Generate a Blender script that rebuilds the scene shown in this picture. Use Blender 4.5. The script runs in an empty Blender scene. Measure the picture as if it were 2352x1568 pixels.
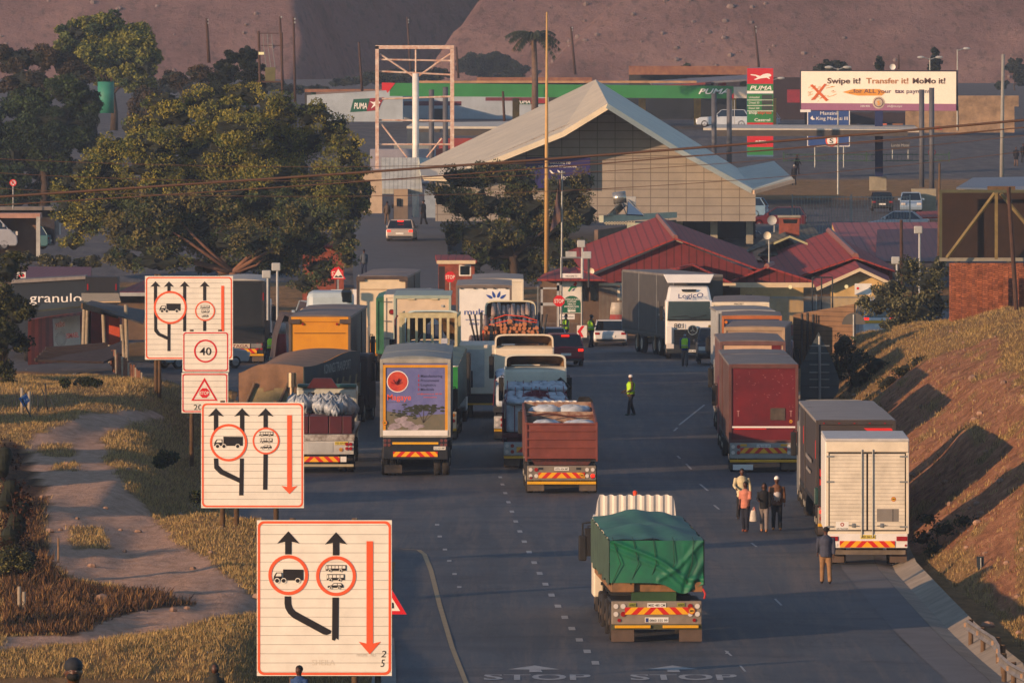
import bpy, math, random
import numpy as np
from mathutils import Vector, Matrix
R = math.radians
SC = bpy.context.scene
COL = SC.collection
# ------------------------------------------------------------------ camera, world, sun, exposure
# picture units: 2352 x 1568; s = pixels per metre at a distance, Y = F / s
F, CX, HY, HC = 21700.0, 1176.0, 168.0, 16.0
cam = bpy.data.cameras.new('camera'); co = bpy.data.objects.new('camera', cam); COL.objects.link(co)
co.location = (0, 0, HC); co.rotation_euler = (R(90), 0, 0)
cam.sensor_width = 36; cam.lens = 36 * F / 2352
cam.shift_y = -(784 - HY) / 2352
cam.clip_start = 5; cam.clip_end = 12000
SC.camera = co
SUN_D = Vector((0.76, 0.65, -0.19)).normalized()      # the way the light travels
w = bpy.data.worlds.new('World'); SC.world = w; w.use_nodes = True
nt = w.node_tree
sky = nt.nodes.new('ShaderNodeTexSky'); sky.sky_type = 'NISHITA'; sky.sun_disc = False
sky.sun_elevation = math.asin(-SUN_D.z); sky.sun_rotation = math.atan2(-SUN_D.x, -SUN_D.y)
sky.air_density = 1.0; sky.dust_density = 0.3; sky.ozone_density = 1.8; sky.altitude = 1200
bg = nt.nodes['Background']; bg.inputs[1].default_value = 0.15
nt.links.new(sky.outputs[0], bg.inputs[0])
sl = bpy.data.lights.new('sun', 'SUN'); sl.energy = 4.6; sl.angle = R(0.6); sl.color = (1.0, 0.63, 0.37)
so = bpy.data.objects.new('sun', sl); COL.objects.link(so)
so.rotation_euler = SUN_D.to_track_quat('-Z', 'Y').to_euler()
SC.view_settings.view_transform = 'Standard'; SC.view_settings.look = 'None'
SC.view_settings.gamma = 1; SC.view_settings.exposure = 0.38
SC.cycles.max_bounces = 5; SC.cycles.diffuse_bounces = 2; SC.cycles.glossy_bounces = 2
SC.cycles.transmission_bounces = 3; SC.cycles.transparent_max_bounces = 12; SC.cycles.volume_bounces = 0
rnd = random.Random(7)
# ------------------------------------------------------------------ helpers
def at(u, v, s): return Vector(((u - CX) / s, F / s, HC - (v - HY) / s))
PS = [(20, 12.5), (22, 11.5), (23.4, 10.8), (25.7, 7.8), (26.8, 6.5), (28.6, 6.2), (31, 5.6), (32, 5.2), (34.6, 4.8), (36.3, 3.0), (38, 1.7), (40, 1.0),
      (44, 1.15), (48, 1.35), (55, 1.35), (61, 1.12), (64, 1.0), (74, .6), (82.4, .1), (87, 0), (260, -1)]
PX = [p[0] for p in PS]; PZ = [p[1] for p in PS]
def zr(s): return np.interp(s, PX, PZ)
def gnd(u, s, dz=0): return Vector(((u - CX) / s, F / s, float(zr(s)) + dz))
def lin(h):
    if isinstance(h, str):
        c = [int(h[i:i + 2], 16) / 255 for i in (0, 2, 4)]
        return tuple(x / 12.92 if x <= .04045 else ((x + .055) / 1.055) ** 2.4 for x in c)
    return h
MATS = {}
def mat(name, col, rough=.6, var=.18, scale=2.0, metal=0, bump=0, col2=None, emit=0, spec=.4):
    if name in MATS: return MATS[name]
    m = bpy.data.materials.new(name); m.use_nodes = True; n = m.node_tree; b = n.nodes['Principled BSDF']
    c = lin(col); b.inputs['Roughness'].default_value = rough; b.inputs['Metallic'].default_value = metal
    b.inputs['Specular IOR Level'].default_value = spec
    b.inputs['Base Color'].default_value = (*c, 1)
    if var or col2:
        tc = n.nodes.new('ShaderNodeTexCoord'); no = n.nodes.new('ShaderNodeTexNoise')
        no.inputs['Scale'].default_value = scale; no.inputs['Detail'].default_value = 7; no.inputs['Roughness'].default_value = .65
        n.links.new(tc.outputs['Object'], no.inputs['Vector'])
        r = n.nodes.new('ShaderNodeValToRGB'); n.links.new(no.outputs[0], r.inputs[0])
        e = r.color_ramp.elements; e[0].position = .33; e[1].position = .67
        d = lin(col2) if col2 else tuple(x * (1 - 2.2 * var) for x in c)
        e[0].color = (*[max(0, x) for x in d], 1); e[1].color = (*[min(1, x * (1 + (0 if col2 else var * .5))) for x in c], 1)
        n.links.new(r.outputs[0], b.inputs['Base Color'])
        if bump:
            bp = n.nodes.new('ShaderNodeBump'); bp.inputs['Strength'].default_value = bump; bp.inputs['Distance'].default_value = .05
            n.links.new(no.outputs[0], bp.inputs['Height']); n.links.new(bp.outputs[0], b.inputs['Normal'])
    if emit:
        b.inputs['Emission Color'].default_value = (*c, 1); b.inputs['Emission Strength'].default_value = emit
    MATS[name] = m; return m
def ribs(name, col, pitch, axis=0, dark=.55, rough=.6, duty=.5, depth=.03, var=.12):
    """corrugated or lined sheet: bump and a darker tone in the grooves along one object axis"""
    m = mat(name, col, rough, var, 1.5); n = m.node_tree; b = n.nodes['Principled BSDF']
    tc = n.nodes.new('ShaderNodeTexCoord'); sx = n.nodes.new('ShaderNodeSeparateXYZ'); n.links.new(tc.outputs['Object'], sx.inputs[0])
    a = n.nodes.new('ShaderNodeMath'); a.operation = 'MULTIPLY'; a.inputs[1].default_value = 1 / pitch; n.links.new(sx.outputs[axis], a.inputs[0])
    f = n.nodes.new('ShaderNodeMath'); f.operation = 'FRACT'; n.links.new(a.outputs[0], f.inputs[0])
    g = n.nodes.new('ShaderNodeMath'); g.operation = 'LESS_THAN'; g.inputs[1].default_value = duty; n.links.new(f.outputs[0], g.inputs[0])
    mx = n.nodes.new('ShaderNodeMix'); mx.data_type = 'RGBA'; mx.blend_type = 'MULTIPLY'; mx.inputs[0].default_value = 1
    src = b.inputs['Base Color'].links[0].from_socket; n.links.new(src, mx.inputs[6])
    r = n.nodes.new('ShaderNodeMapRange'); r.inputs[3].default_value = dark; r.inputs[4].default_value = 1; n.links.new(g.outputs[0], r.inputs[0])
    n.links.new(r.outputs[0], mx.inputs[7]); n.links.new(mx.outputs[2], b.inputs['Base Color'])
    bp = n.nodes.new('ShaderNodeBump'); bp.inputs['Distance'].default_value = depth; n.links.new(g.outputs[0], bp.inputs['Height']); n.links.new(bp.outputs[0], b.inputs['Normal'])
    return m
def cps(o, label, cat, group=None, kind=None):
    if label: o['label'] = label
    if cat: o['category'] = cat
    if group: o['group'] = group
    if kind: o['kind'] = kind
    return o
def thing(name, label, cat, loc=(0, 0, 0), rz=0, group=None):
    o = bpy.data.objects.new(name, None); COL.objects.link(o); o.location = loc; o.rotation_euler = (0, 0, rz); o.empty_display_size = .3
    return cps(o, label, cat, group)
class M:
    def __init__(s): s.v = []; s.f = []; s.m = []; s.c = 0
    def add(s, vs, fs):
        b = len(s.v); s.v += [tuple(v) for v in vs]
        for f in fs: s.f.append(tuple(i + b for i in f)); s.m.append(s.c)
        return s
    def mt(s, i): s.c = i; return s
    def hexa(s, p): return s.add(p, [(0, 3, 2, 1), (4, 5, 6, 7), (0, 1, 5, 4), (1, 2, 6, 5), (2, 3, 7, 6), (3, 0, 4, 7)])
    def box(s, x0, x1, y0, y1, z0, z1): return s.hexa([(x0, y0, z0), (x1, y0, z0), (x1, y1, z0), (x0, y1, z0), (x0, y0, z1), (x1, y0, z1), (x1, y1, z1), (x0, y1, z1)])
    def poly(s, p): return s.add(p, [tuple(range(len(p)))])
    def slab(s, p, t=.1):
        p = [Vector(q) for q in p]; n = len(p); nn = (p[1] - p[0]).cross(p[2] - p[0]).normalized()
        if nn.z < 0: nn = -nn
        q = [a - nn * t for a in p]
        return s.add(p + q, [tuple(range(n)), tuple(range(2 * n - 1, n - 1, -1))] + [(i, i + n, (i + 1) % n + n, (i + 1) % n) for i in range(n)])
    def prism(s, p, a0, a1, ax='y'):
        """2D polygon extruded along an axis: ax y -> (x,z), x -> (y,z), z -> (x,y)"""
        g = {'y': lambda q, a: (q[0], a, q[1]), 'x': lambda q, a: (a, q[0], q[1]), 'z': lambda q, a: (q[0], q[1], a)}[ax]; n = len(p)
        return s.add([g(q, a0) for q in p] + [g(q, a1) for q in p], [tuple(range(n)), tuple(range(2 * n - 1, n - 1, -1))] + [(i, i + n, (i + 1) % n + n, (i + 1) % n) for i in range(n)])
    def cyl(s, p0, p1, r0, r1=None, n=10, cap=True):
        p0, p1 = Vector(p0), Vector(p1); r1 = r0 if r1 is None else r1; d = (p1 - p0)
        d = d.normalized() if d.length else Vector((0, 0, 1)); a = d.orthogonal().normalized(); b = d.cross(a)
        vs = [p0 + (a * math.cos(t) + b * math.sin(t)) * r0 for t in [2 * math.pi * i / n for i in range(n)]] + [p1 + (a * math.cos(t) + b * math.sin(t)) * r1 for t in [2 * math.pi * i / n for i in range(n)]]
        fs = [(i, (i + 1) % n, (i + 1) % n + n, i + n) for i in range(n)]
        if cap: fs += [tuple(range(n - 1, -1, -1)), tuple(range(n, 2 * n))]
        return s.add(vs, fs)
    def tube(s, pts, r, n=8):
        rr = r if isinstance(r, (list, tuple)) else [r] * len(pts); pts = [Vector(p) for p in pts]; vs = []; k = len(pts)
        d0 = (pts[1] - pts[0]).normalized(); a = d0.orthogonal().normalized()
        for i, p in enumerate(pts):
            d = (pts[min(i + 1, k - 1)] - pts[max(i - 1, 0)]).normalized(); a = (a - d * a.dot(d)).normalized(); b = d.cross(a)
            vs += [p + (a * math.cos(t) + b * math.sin(t)) * rr[i] for t in [2 * math.pi * j / n for j in range(n)]]
        fs = [(i * n + j, i * n + (j + 1) % n, (i + 1) * n + (j + 1) % n, (i + 1) * n + j) for i in range(k - 1) for j in range(n)]
        fs += [tuple(range(n - 1, -1, -1)), tuple(range((k - 1) * n, k * n))]
        return s.add(vs, fs)
    def ball(s, c, r, n=10, k=7, rot=0):
        rx, ry, rz = (r, r, r) if not isinstance(r, (list, tuple)) else r; vs = []; cr, sr = math.cos(rot), math.sin(rot)
        for i in range(k + 1):
            ph = math.pi * i / k
            for j in range(n):
                t = 2 * math.pi * j / n; x = rx * math.sin(ph) * math.cos(t); y = ry * math.sin(ph) * math.sin(t)
                vs.append((c[0] + x * cr - y * sr, c[1] + x * sr + y * cr, c[2] + rz * math.cos(ph)))
        return s.add(vs, [(i * n + j, (i + 1) * n + j, (i + 1) * n + (j + 1) % n, i * n + (j + 1) % n) for i in range(k) for j in range(n)])
    def disc(s, c, r, n=20, r0=0, y=None):
        """flat disc or ring facing -Y"""
        if not r0: return s.add([(c[0] + r * math.cos(2 * math.pi * i / n), c[1], c[2] + r * math.sin(2 * math.pi * i / n)) for i in range(n)], [tuple(range(n))])
        vs = [(c[0] + q * math.cos(2 * math.pi * i / n), c[1], c[2] + q * math.sin(2 * math.pi * i / n)) for q in (r, r0) for i in range(n)]
        return s.add(vs, [(i, (i + 1) % n, (i + 1) % n + n, i + n) for i in range(n)])
    def grid(s, fn, nu, nv, closed=False):
        vs = [fn(i / nu, j / nv) for j in range(nv + 1) for i in range(nu + 1)]
        return s.add(vs, [(j * (nu + 1) + i, j * (nu + 1) + i + 1, (j + 1) * (nu + 1) + i + 1, (j + 1) * (nu + 1) + i) for j in range(nv) for i in range(nu)])
    def mesh(s, name, mats, smooth=False):
        me = bpy.data.meshes.new(name); me.from_pydata(s.v, [], s.f)
        if not isinstance(mats, (list, tuple)): mats = [mats]
        for m in mats: me.materials.append(m)
        if len(mats) > 1: me.polygons.foreach_set('material_index', s.m)
        if smooth: me.polygons.foreach_set('use_smooth', [True] * len(me.polygons))
        me.update(); return me
    def build(s, name, mats, parent=None, smooth=False, bevel=0, loc=None, rz=0, remesh=0):
        return link(name, s.mesh(name, mats, smooth), parent, bevel, loc, rz, remesh)
def link(name, me, parent=None, bevel=0, loc=None, rz=0, remesh=0):
    o = bpy.data.objects.new(name, me); COL.objects.link(o)
    if parent is not None: o.parent = parent
    if loc is not None: o.location = loc
    if rz: o.rotation_euler = (0, 0, rz)
    if remesh:
        k = o.modifiers.new('r', 'REMESH'); k.mode = 'VOXEL'; k.voxel_size = remesh; k.use_smooth_shade = True
        k = o.modifiers.new('s', 'SMOOTH'); k.iterations = 3; k.factor = .5
    if bevel:
        k = o.modifiers.new('b', 'BEVEL'); k.width = bevel; k.segments = 2; k.limit_method = 'ANGLE'
    return o
def text(t, parent, x, y, z, h, m, w=None, bold=.0, name='lettering', shear=0, rz=0, face='y', tilt=0):
    """flat lettering facing -Y (left to right = +X); x,z = lower left corner, h = cap height, w = total width"""
    cu = bpy.data.curves.new('txt', 'FONT'); cu.body = t; cu.size = 1; cu.offset = bold * .4; cu.shear = shear; cu.resolution_u = 3
    o = bpy.data.objects.new('txt', cu); COL.objects.link(o)
    me = bpy.data.meshes.new_from_object(o); bpy.data.objects.remove(o); bpy.data.curves.remove(cu)
    n = len(me.vertices); a = np.zeros(n * 3); me.vertices.foreach_get('co', a); a = a.reshape(-1, 3)
    if n == 0: return None
    a[:, 0] -= a[:, 0].min(); hh = .73; a[:, :2] *= h / hh
    if w: a[:, 0] *= w / a[:, 0].max()
    b = np.zeros_like(a)
    if face == 'y': b[:, 0] = a[:, 0] + x; b[:, 1] = y; b[:, 2] = a[:, 1] + z + a[:, 0] * tilt
    elif face == 'x-': b[:, 1] = -a[:, 0] + y; b[:, 0] = x; b[:, 2] = a[:, 1] + z      # on a wall facing -X
    elif face == 'x+': b[:, 1] = a[:, 0] + y; b[:, 0] = x; b[:, 2] = a[:, 1] + z
    elif face == 'z': b[:, 0] = a[:, 0] + x; b[:, 1] = a[:, 1] + y; b[:, 2] = z
    me.vertices.foreach_set('co', b.ravel()); me.materials.clear(); me.materials.append(m); me.update()
    return link(name, me, parent, rz=rz)
def cutblock(o):  # keep helper name short; nothing in view
    return o
# ------------------------------------------------------------------ shared materials
WHITE = mat('white_paint', 'dcd8cf', .45, .07, 1.5); CREAM = mat('cream_panel', 'd9cdb4', .5, .08, 1.2)
BLACK = mat('black_rubber', '1a1a1b', .8, .1, 6); DARK = mat('dark_steel', '242526', .6, .2, 4); TYRE = mat('tyre_rubber', '1c1b1a', .85, .25, 5, col2='2c2824')
STEEL = mat('galvanised_steel', '8b8d8a', .45, .15, 3, metal=.4); GREY = mat('grey_paint', '7b7a76', .5, .15, 2); LGREY = mat('light_grey_paint', 'a9a9a4', .5, .12, 2)
GLASS = mat('dark_glass', '12181c', .08, 0, spec=.8); RED = mat('red_paint', 'b01a18', .5, .1, 2); LAMP_R = mat('red_lens', '8c1010', .25, 0); LAMP_W = mat('clear_lens', 'c9c2b8', .25, 0)
LAMP_A = mat('amber_lens', 'c8700f', .25, 0); LIT_R = mat('lit_red_lens', 'ff2412', .3, 0, emit=1.6); YEL = mat('yellow_reflector', 'd8a010', .4, .05, 3)
RUST = mat('rusty_maroon', '5c2a20', .7, .2, 3, col2='3e1e18'); DIRT = mat('dusty_chassis', '6e6356', .7, .2, 3); WOOD = mat('weathered_timber', '6d5642', .85, .2, 8)
PLATEW = mat('plate_white', 'd8d6cc', .4, 0); PLATEY = mat('plate_yellow', 'c9b24a', .4, 0); INK = mat('black_ink', '141312', .6, 0); WINK = mat('white_ink', 'e6e2d8', .5, 0)
CONC = mat('weathered_concrete', '97907f', .85, .15, 1.2, bump=.2)
SOR = mat('sign_orange', 'e65c30', .4, .04, 2); SRD = mat('sign_red', 'd01a20', .4, .04, 2); SBK = mat('sign_black', '1d1614', .5, .05, 3)
def chev():
    m = mat('chevron_reflector', 'c81e14', .4, 0); n = m.node_tree; b = n.nodes['Principled BSDF']
    tc = n.nodes.new('ShaderNodeTexCoord'); sx = n.nodes.new('ShaderNodeSeparateXYZ'); n.links.new(tc.outputs['Object'], sx.inputs[0])
    def mth(op, a, bb=None, va=None, vb=None):
        k = n.nodes.new('ShaderNodeMath'); k.operation = op
        if a is not None: n.links.new(a, k.inputs[0])
        if bb is not None: n.links.new(bb, k.inputs[1])
        if vb is not None: k.inputs[1].default_value = vb
        return k.outputs[0]
    q = mth('ADD', mth('ABSOLUTE', sx.outputs[0]), sx.outputs[2]); q = mth('FRACT', mth('MULTIPLY', q, vb=1 / .36)); q = mth('LESS_THAN', q, vb=.52)
    mx = n.nodes.new('ShaderNodeMix'); mx.data_type = 'RGBA'; n.links.new(q, mx.inputs[0]); mx.inputs[6].default_value = (*lin('c2200f'), 1); mx.inputs[7].default_value = (*lin('e0a010'), 1)
    n.links.new(mx.outputs[2], b.inputs['Base Color']); return m
CHEV = chev()
# ================================================================== ground
rng = np.random.default_rng(3)
def smooth(a, b, x):
    t = np.clip((x - a) / (b - a), 0, 1); return t * t * (3 - 2 * t)
_P = rng.random((64, 64))
def vnoise(x, y):
    xi = np.floor(x).astype(int); yi = np.floor(y).astype(int); fx = x - xi; fy = y - yi
    fx = fx * fx * (3 - 2 * fx); fy = fy * fy * (3 - 2 * fy); g = lambda i, j: _P[i % 64, j % 64]
    return (g(xi, yi) * (1 - fx) + g(xi + 1, yi) * fx) * (1 - fy) + (g(xi, yi + 1) * (1 - fx) + g(xi + 1, yi + 1) * fx) * fy
def fbm(x, y, o=4):
    a = 0; k = .5
    for i in range(o): a = a + k * vnoise(x * 2 ** i + 7 * i, y * 2 ** i + 3 * i); k *= .5
    return a
LX = [20, 34, 36.5, 38, 42, 45, 50, 56, 60, 63, 66, 71, 73, 87, 260]
LE = [-40, -40, -11.6, -11.6, -30, -17.5, -12.6, -11.6, -10.8, -10, -9.6, -9.4, -3.7, -3.15, -3.1]
def xleft(s): return np.interp(s, LX, LE)
def xright(s): return np.interp(s, [20, 38, 40, 44, 50, 60, 74, 80, 87, 260], [90, 90, 20, 14.5, 12.5, 12.2, 11.4, 11.9, 12.6, 13])
def ground(x, s):
    z = zr(s); Y = F / s
    d = xleft(s) - x
    near = smooth(46, 54, s) * (1 - smooth(90, 100, s))
    hl = (1.25 * smooth(.8, 4.6, d) + .25 * smooth(5, 16, d)) * near
    hl = hl + near * smooth(2, 6, d) * (fbm(x * .35, Y * .05) - .5) * .9 - smooth(.2, 1.2, d) * (1 - smooth(1.2, 3, d)) * .25 * near
    # hill below the photographer
    cam = np.interp(Y, [0, 90, 150, 200, 235, 255], [14.2, 8.0, 5.2, 2.4, .6, -1]) ; c = smooth(-2.2, -4.5, x) if False else (1 - smooth(-6, -3.3, x))
    z = z + hl; z = np.where(s > 84, np.maximum(z, cam * c + z * (1 - c)), z)
    # low unseen ridge left of the frame, added to block the low sun
    z = z + smooth(30, 60, -x - 0) * 3 * smooth(30, 44, s)
    dr = x - np.interp(s, [40, 50, 60, 74, 80, 87], [16.0, 13.9, 13.4, 12.9, 14.6, 17.2])
    top = np.interp(s, [38, 41, 44, 48, 52, 60, 70, 80], [0, .3, .9, 2.6, 4.2, 5.6, 7.2, 8.5])
    hr = top * (1 - np.exp(-np.clip(dr, 0, None) * .86 / np.maximum(top, .3))) * 1.0
    hr = np.minimum(np.clip(dr, 0, None) * .8, hr * 1.25 ) * (s > 37)
    hr = np.minimum(hr, top) + (fbm(x * .5, Y * .06) - .5) * .7 * smooth(.5, 3, dr) * (s > 42)
    z = z + hr
    k = smooth(.1, .7, -d) * smooth(.0, .5, xright(s) + 1.3 - x)
    z = np.where(s > 34, z - .3 * k, z)
    far = np.clip(Y - 1000, 0, None); z = z + far * .004
    return z
def gz(x, s): return float(ground(np.array([float(x)]), np.array([float(s)]))[0])
def inpoly(u, v, P):
    r = np.zeros(u.shape, bool); n = len(P)
    for i in range(n):
        x0, y0 = P[i]; x1, y1 = P[(i + 1) % n]
        c = ((y0 > v) != (y1 > v)) & (u < (x1 - x0) * (v - y0) / ((y1 - y0) + 1e-9) + x0); r ^= c
    return r
TRACK = [(70, 1000), (150, 972), (205, 948), (345, 940), (375, 955), (250, 985), (235, 1010), (245, 1060), (300, 1130), (345, 1180), (395, 1240), (430, 1260), (490, 1290), (545, 1345), (600, 1385), (600, 1400), (560, 1400), (430, 1382), (300, 1350), (170, 1330), (120, 1290), (105, 1200), (95, 1120), (60, 1060)]
PATH2 = [(0, 1462), (170, 1452), (250, 1420), (330, 1400), (440, 1385), (600, 1375), (600, 1400), (460, 1428), (330, 1455), (200, 1478), (0, 1490)]
BURNT = [(0, 1000), (60, 1030), (95, 1120), (100, 1240), (150, 1335), (300, 1355), (420, 1378), (480, 1390), (400, 1425), (240, 1450), (100, 1455), (0, 1460)]
GPATCH = [[(160, 1210), (230, 1210), (240, 1255), (165, 1262)], [(95, 1022), (160, 1018), (165, 1048), (92, 1045)], [(120, 1060), (175, 1062), (178, 1080), (115, 1078)]]
BARE = [(0, 838), (90, 842), (330, 870), (470, 905), (540, 925), (540, 960), (350, 950), (200, 945), (0, 960)]
SOIL = [(2040, 850), (2200, 800), (2300, 775), (2290, 850), (2352, 860), (2352, 1110), (2330, 1300), (2352, 1420), (2290, 1400), (2240, 1250), (2100, 1270), (2070, 1240), (2060, 1000), (2030, 930)]
def cov(x, s, z):
    u = CX + x * s; v = HY + (HC - z) * s
    n = (fbm(x * 1.3, F / s * .25, 4) - .5)
    u2 = u + n * 40; v2 = v + n * 16
    t = inpoly(u2, v2, TRACK) | inpoly(u2, v2, PATH2)
    for g in GPATCH: t &= ~inpoly(u2, v2, g)
    a = np.zeros((x.size, 4)); a[:, 0] = t
    a[:, 1] = inpoly(u2, v2, BURNT) & ~t
    grav = ((s < 46.3 + smooth(-26, -15, x) * 3.4) & (s > 40) & (x < xleft(s) + 1.5) & (x > -33 + n * 9) & (x > -26 + (57 - s) * -.3 + n * 10 + smooth(50, 57, s) * 9)).astype(float)
    grav = np.maximum(grav, ((s < 36.5) & ~((x > 18) & (x < 60) & (s < 29.3) & (s > 26.6))).astype(float))
    a[:, 2] = grav
    a[:, 3] = inpoly(u2, v2, SOIL) & (n > -.2)
    return a
Ys = np.concatenate([np.linspace(20, 236, 50), np.arange(238, 400, .8), np.arange(400, 700, 1.6), np.arange(705, 1000, 5), np.linspace(1010, 1750, 26)])
Xs = np.concatenate([np.linspace(-300, -62, 16), np.linspace(-56, -32, 14), np.arange(-30, -14, .4), np.arange(-14, -3, .22), np.arange(-3, 11, 1.0), np.arange(11, 27, .22), np.arange(27, 60, 1.5), np.linspace(62, 320, 18)])
gx, gy_ = np.meshgrid(Xs, Ys); gs = F / gy_; gzz = ground(gx.ravel(), gs.ravel())
def gridmesh(name, X, Y, Z, nx, ny, mats, col=None, smoothf=True):
    me = bpy.data.meshes.new(name); V = np.stack([X, Y, Z], 1).astype(np.float32)
    i = np.arange(nx * ny).reshape(ny, nx); q = np.stack([i[:-1, :-1], i[:-1, 1:], i[1:, 1:], i[1:, :-1]], -1).reshape(-1, 4)
    me.vertices.add(len(V)); me.vertices.foreach_set('co', V.ravel()); me.loops.add(q.size); me.loops.foreach_set('vertex_index', q.ravel().astype(np.int32))
    me.polygons.add(len(q)); me.polygons.foreach_set('loop_start', np.arange(0, q.size, 4, dtype=np.int32))
    me.update(calc_edges=True)
    if smoothf: me.polygons.foreach_set('use_smooth', np.ones(len(q), bool))
    if col is not None:
        at_ = me.color_attributes.new('cover', 'FLOAT_COLOR', 'POINT'); at_.data.foreach_set('color', col.astype(np.float32).ravel())
    for m in mats: me.materials.append(m)
    return me
def noise_node(n, scale, detail=6, rough=.6, vec=None, dist=0):
    k = n.nodes.new('ShaderNodeTexNoise'); k.inputs['Scale'].default_value = scale; k.inputs['Detail'].default_value = detail; k.inputs['Roughness'].default_value = rough; k.inputs['Distortion'].default_value = dist
    if vec: n.links.new(vec, k.inputs['Vector'])
    return k.outputs[0]
def ramp(n, src, stops):
    r = n.nodes.new('ShaderNodeValToRGB'); e = r.color_ramp.elements
    while len(e) < len(stops): e.new(.5)
    for i, (p, c) in enumerate(stops): e[i].position = p; e[i].color = (*lin(c), 1)
    n.links.new(src, r.inputs[0]); return r.outputs[0]
def mixc(n, fac, a, b, mode='MIX'):
    k = n.nodes.new('ShaderNodeMix'); k.data_type = 'RGBA'; k.blend_type = mode
    if isinstance(fac, float): k.inputs[0].default_value = fac
    else: n.links.new(fac, k.inputs[0])
    for i, q in ((6, a), (7, b)):
        if isinstance(q, str): k.inputs[i].default_value = (*lin(q), 1)
        else: n.links.new(q, k.inputs[i])
    return k.outputs[2]
def ground_mat():
    m = bpy.data.materials.new('ground_cover'); m.use_nodes = True; n = m.node_tree; b = n.nodes['Principled BSDF']; b.inputs['Roughness'].default_value = .95; b.inputs['Specular IOR Level'].default_value = .1
    g = n.nodes.new('ShaderNodeNewGeometry'); mp = n.nodes.new('ShaderNodeMapping'); n.links.new(g.outputs['Position'], mp.inputs[0]); mp.inputs['Scale'].default_value = (1, .35, 1); P = mp.outputs[0]
    grass = ramp(n, noise_node(n, 1.6, 9, .75, P), [(.3, '5e4830'), (.45, '8a6848'), (.58, 'a47e58'), (.75, '72603c')])
    grass = mixc(n, noise_node(n, .22, 4, .6, P), grass, ramp(n, noise_node(n, 3, 8, .8, P), [(.35, '4c4526'), (.65, '8a6a38')]))
    dirt = ramp(n, noise_node(n, 2.5, 9, .7, P), [(.3, '98785e'), (.5, 'b49078'), (.7, 'c4a088')])
    burnt = ramp(n, noise_node(n, 3.5, 9, .8, P, .5), [(.3, '1e130c'), (.5, '3f2a18'), (.68, '6a4826')])
    tar = ramp(n, noise_node(n, .8, 9, .7, P), [(.3, '4a4a4c'), (.5, '5a595a'), (.7, '6b6764')])
    soil = ramp(n, noise_node(n, 1.8, 10, .8, P, .3), [(.3, '553a2a'), (.48, '8c5f42'), (.6, 'a87858'), (.75, 'bd9478')])
    a = n.nodes.new('ShaderNodeVertexColor'); a.layer_name = 'cover'; sp = n.nodes.new('ShaderNodeSeparateColor'); n.links.new(a.outputs[0], sp.inputs[0])
    c = mixc(n, sp.outputs[0], grass, dirt); c = mixc(n, sp.outputs[1], c, burnt); c = mixc(n, sp.outputs[2], c, tar); c = mixc(n, a.outputs[1], c, soil)
    n.links.new(c, b.inputs['Base Color'])
    bp = n.nodes.new('ShaderNodeBump'); bp.inputs['Distance'].default_value = .22; bp.inputs['Strength'].default_value = .8; n.links.new(noise_node(n, 4, 9, .75, P), bp.inputs['Height']); n.links.new(bp.outputs[0], b.inputs['Normal'])
    return m
GM = ground_mat()
g_ = gridmesh('ground', gx.ravel(), gy_.ravel(), gzz, len(Xs), len(Ys), [GM], cov(gx.ravel(), gs.ravel(), gzz))
cps(link('ground', g_), None, None, kind='structure')
# ---- road sheet
def road_mat():
    m = bpy.data.materials.new('asphalt'); m.use_nodes = True; n = m.node_tree; b = n.nodes['Principled BSDF']; b.inputs['Roughness'].default_value = .72; b.inputs['Specular IOR Level'].default_value = .35
    g = n.nodes.new('ShaderNodeNewGeometry')
    def mp(sc):
        k = n.nodes.new('ShaderNodeMapping'); k.inputs['Scale'].default_value = sc; n.links.new(g.outputs['Position'], k.inputs[0]); return k.outputs[0]
    c = ramp(n, noise_node(n, .35, 8, .7, mp((1, .18, 1))), [(.32, '32373c'), (.5, '40464b'), (.68, '514f4e')])  # asphalt greys tinted cool, the sky's blue put into the base colour
    c = mixc(n, ramp(n, noise_node(n, 1.1, 8, .75, mp((1.6, .05, 1)), .4), [(.46, '000000'), (.66, 'd0d0d0')]), c, '685d53')      # worn wheel paths and spilt dust along the lanes
    c = mixc(n, ramp(n, noise_node(n, 1.0, 6, .7, mp((.12, .3, 1)), 1.2), [(.48, '000000'), (.66, 'c0c0c0')]), c, '202125')       # darker cross smears
    c = mixc(n, ramp(n, noise_node(n, 14, 5, .7, mp((1, .5, 1))), [(.3, '303030'), (.7, '000000')]), c, '1f1f20')
    c = mixc(n, ramp(n, noise_node(n, .55, 5, .6, mp((1, .22, 1)), 1.5), [(.0, '000000'), (.488, '000000'), (.497, 'c0c0c0'), (.506, '000000')]), c, '191a1c')
    c = mixc(n, ramp(n, noise_node(n, .22, 2, .4, mp((1, .16, 1)), .3), [(.56, '000000'), (.575, '787878')]), c, '2a2c2f')
    n.links.new(c, b.inputs['Base Color'])
    bp = n.nodes.new('ShaderNodeBump'); bp.inputs['Distance'].default_value = .02; bp.inputs['Strength'].default_value = .5; n.links.new(noise_node(n, 9, 8, .8, mp((1, .6, 1))), bp.inputs['Height']); n.links.new(bp.outputs[0], b.inputs['Normal'])
    return m
RM = road_mat()
ys = np.concatenate([np.arange(225, 640, 2.0), np.arange(640, 660, 2)]); nx = 24
def sheet(name, ys, lf, rt, dz, m, nx=24):
    S = F / ys; L = lf(S); Rr = rt(S); t = np.linspace(0, 1, nx)
    X = L[:, None] + (Rr - L)[:, None] * t; Sg = np.repeat(S[:, None], nx, 1)
    Z = zr(Sg) + dz; me = gridmesh(name, X.ravel(), (F / Sg).ravel(), Z.ravel(), nx, len(ys), [m]); return link(name, me)
lf = lambda S: np.where(S > 42, xleft(S), np.where(S > 37, -16, -9.2)) ; rt = lambda S: np.where(S > 40, xright(S), np.where(S > 37, 12, -4.4))
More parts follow.
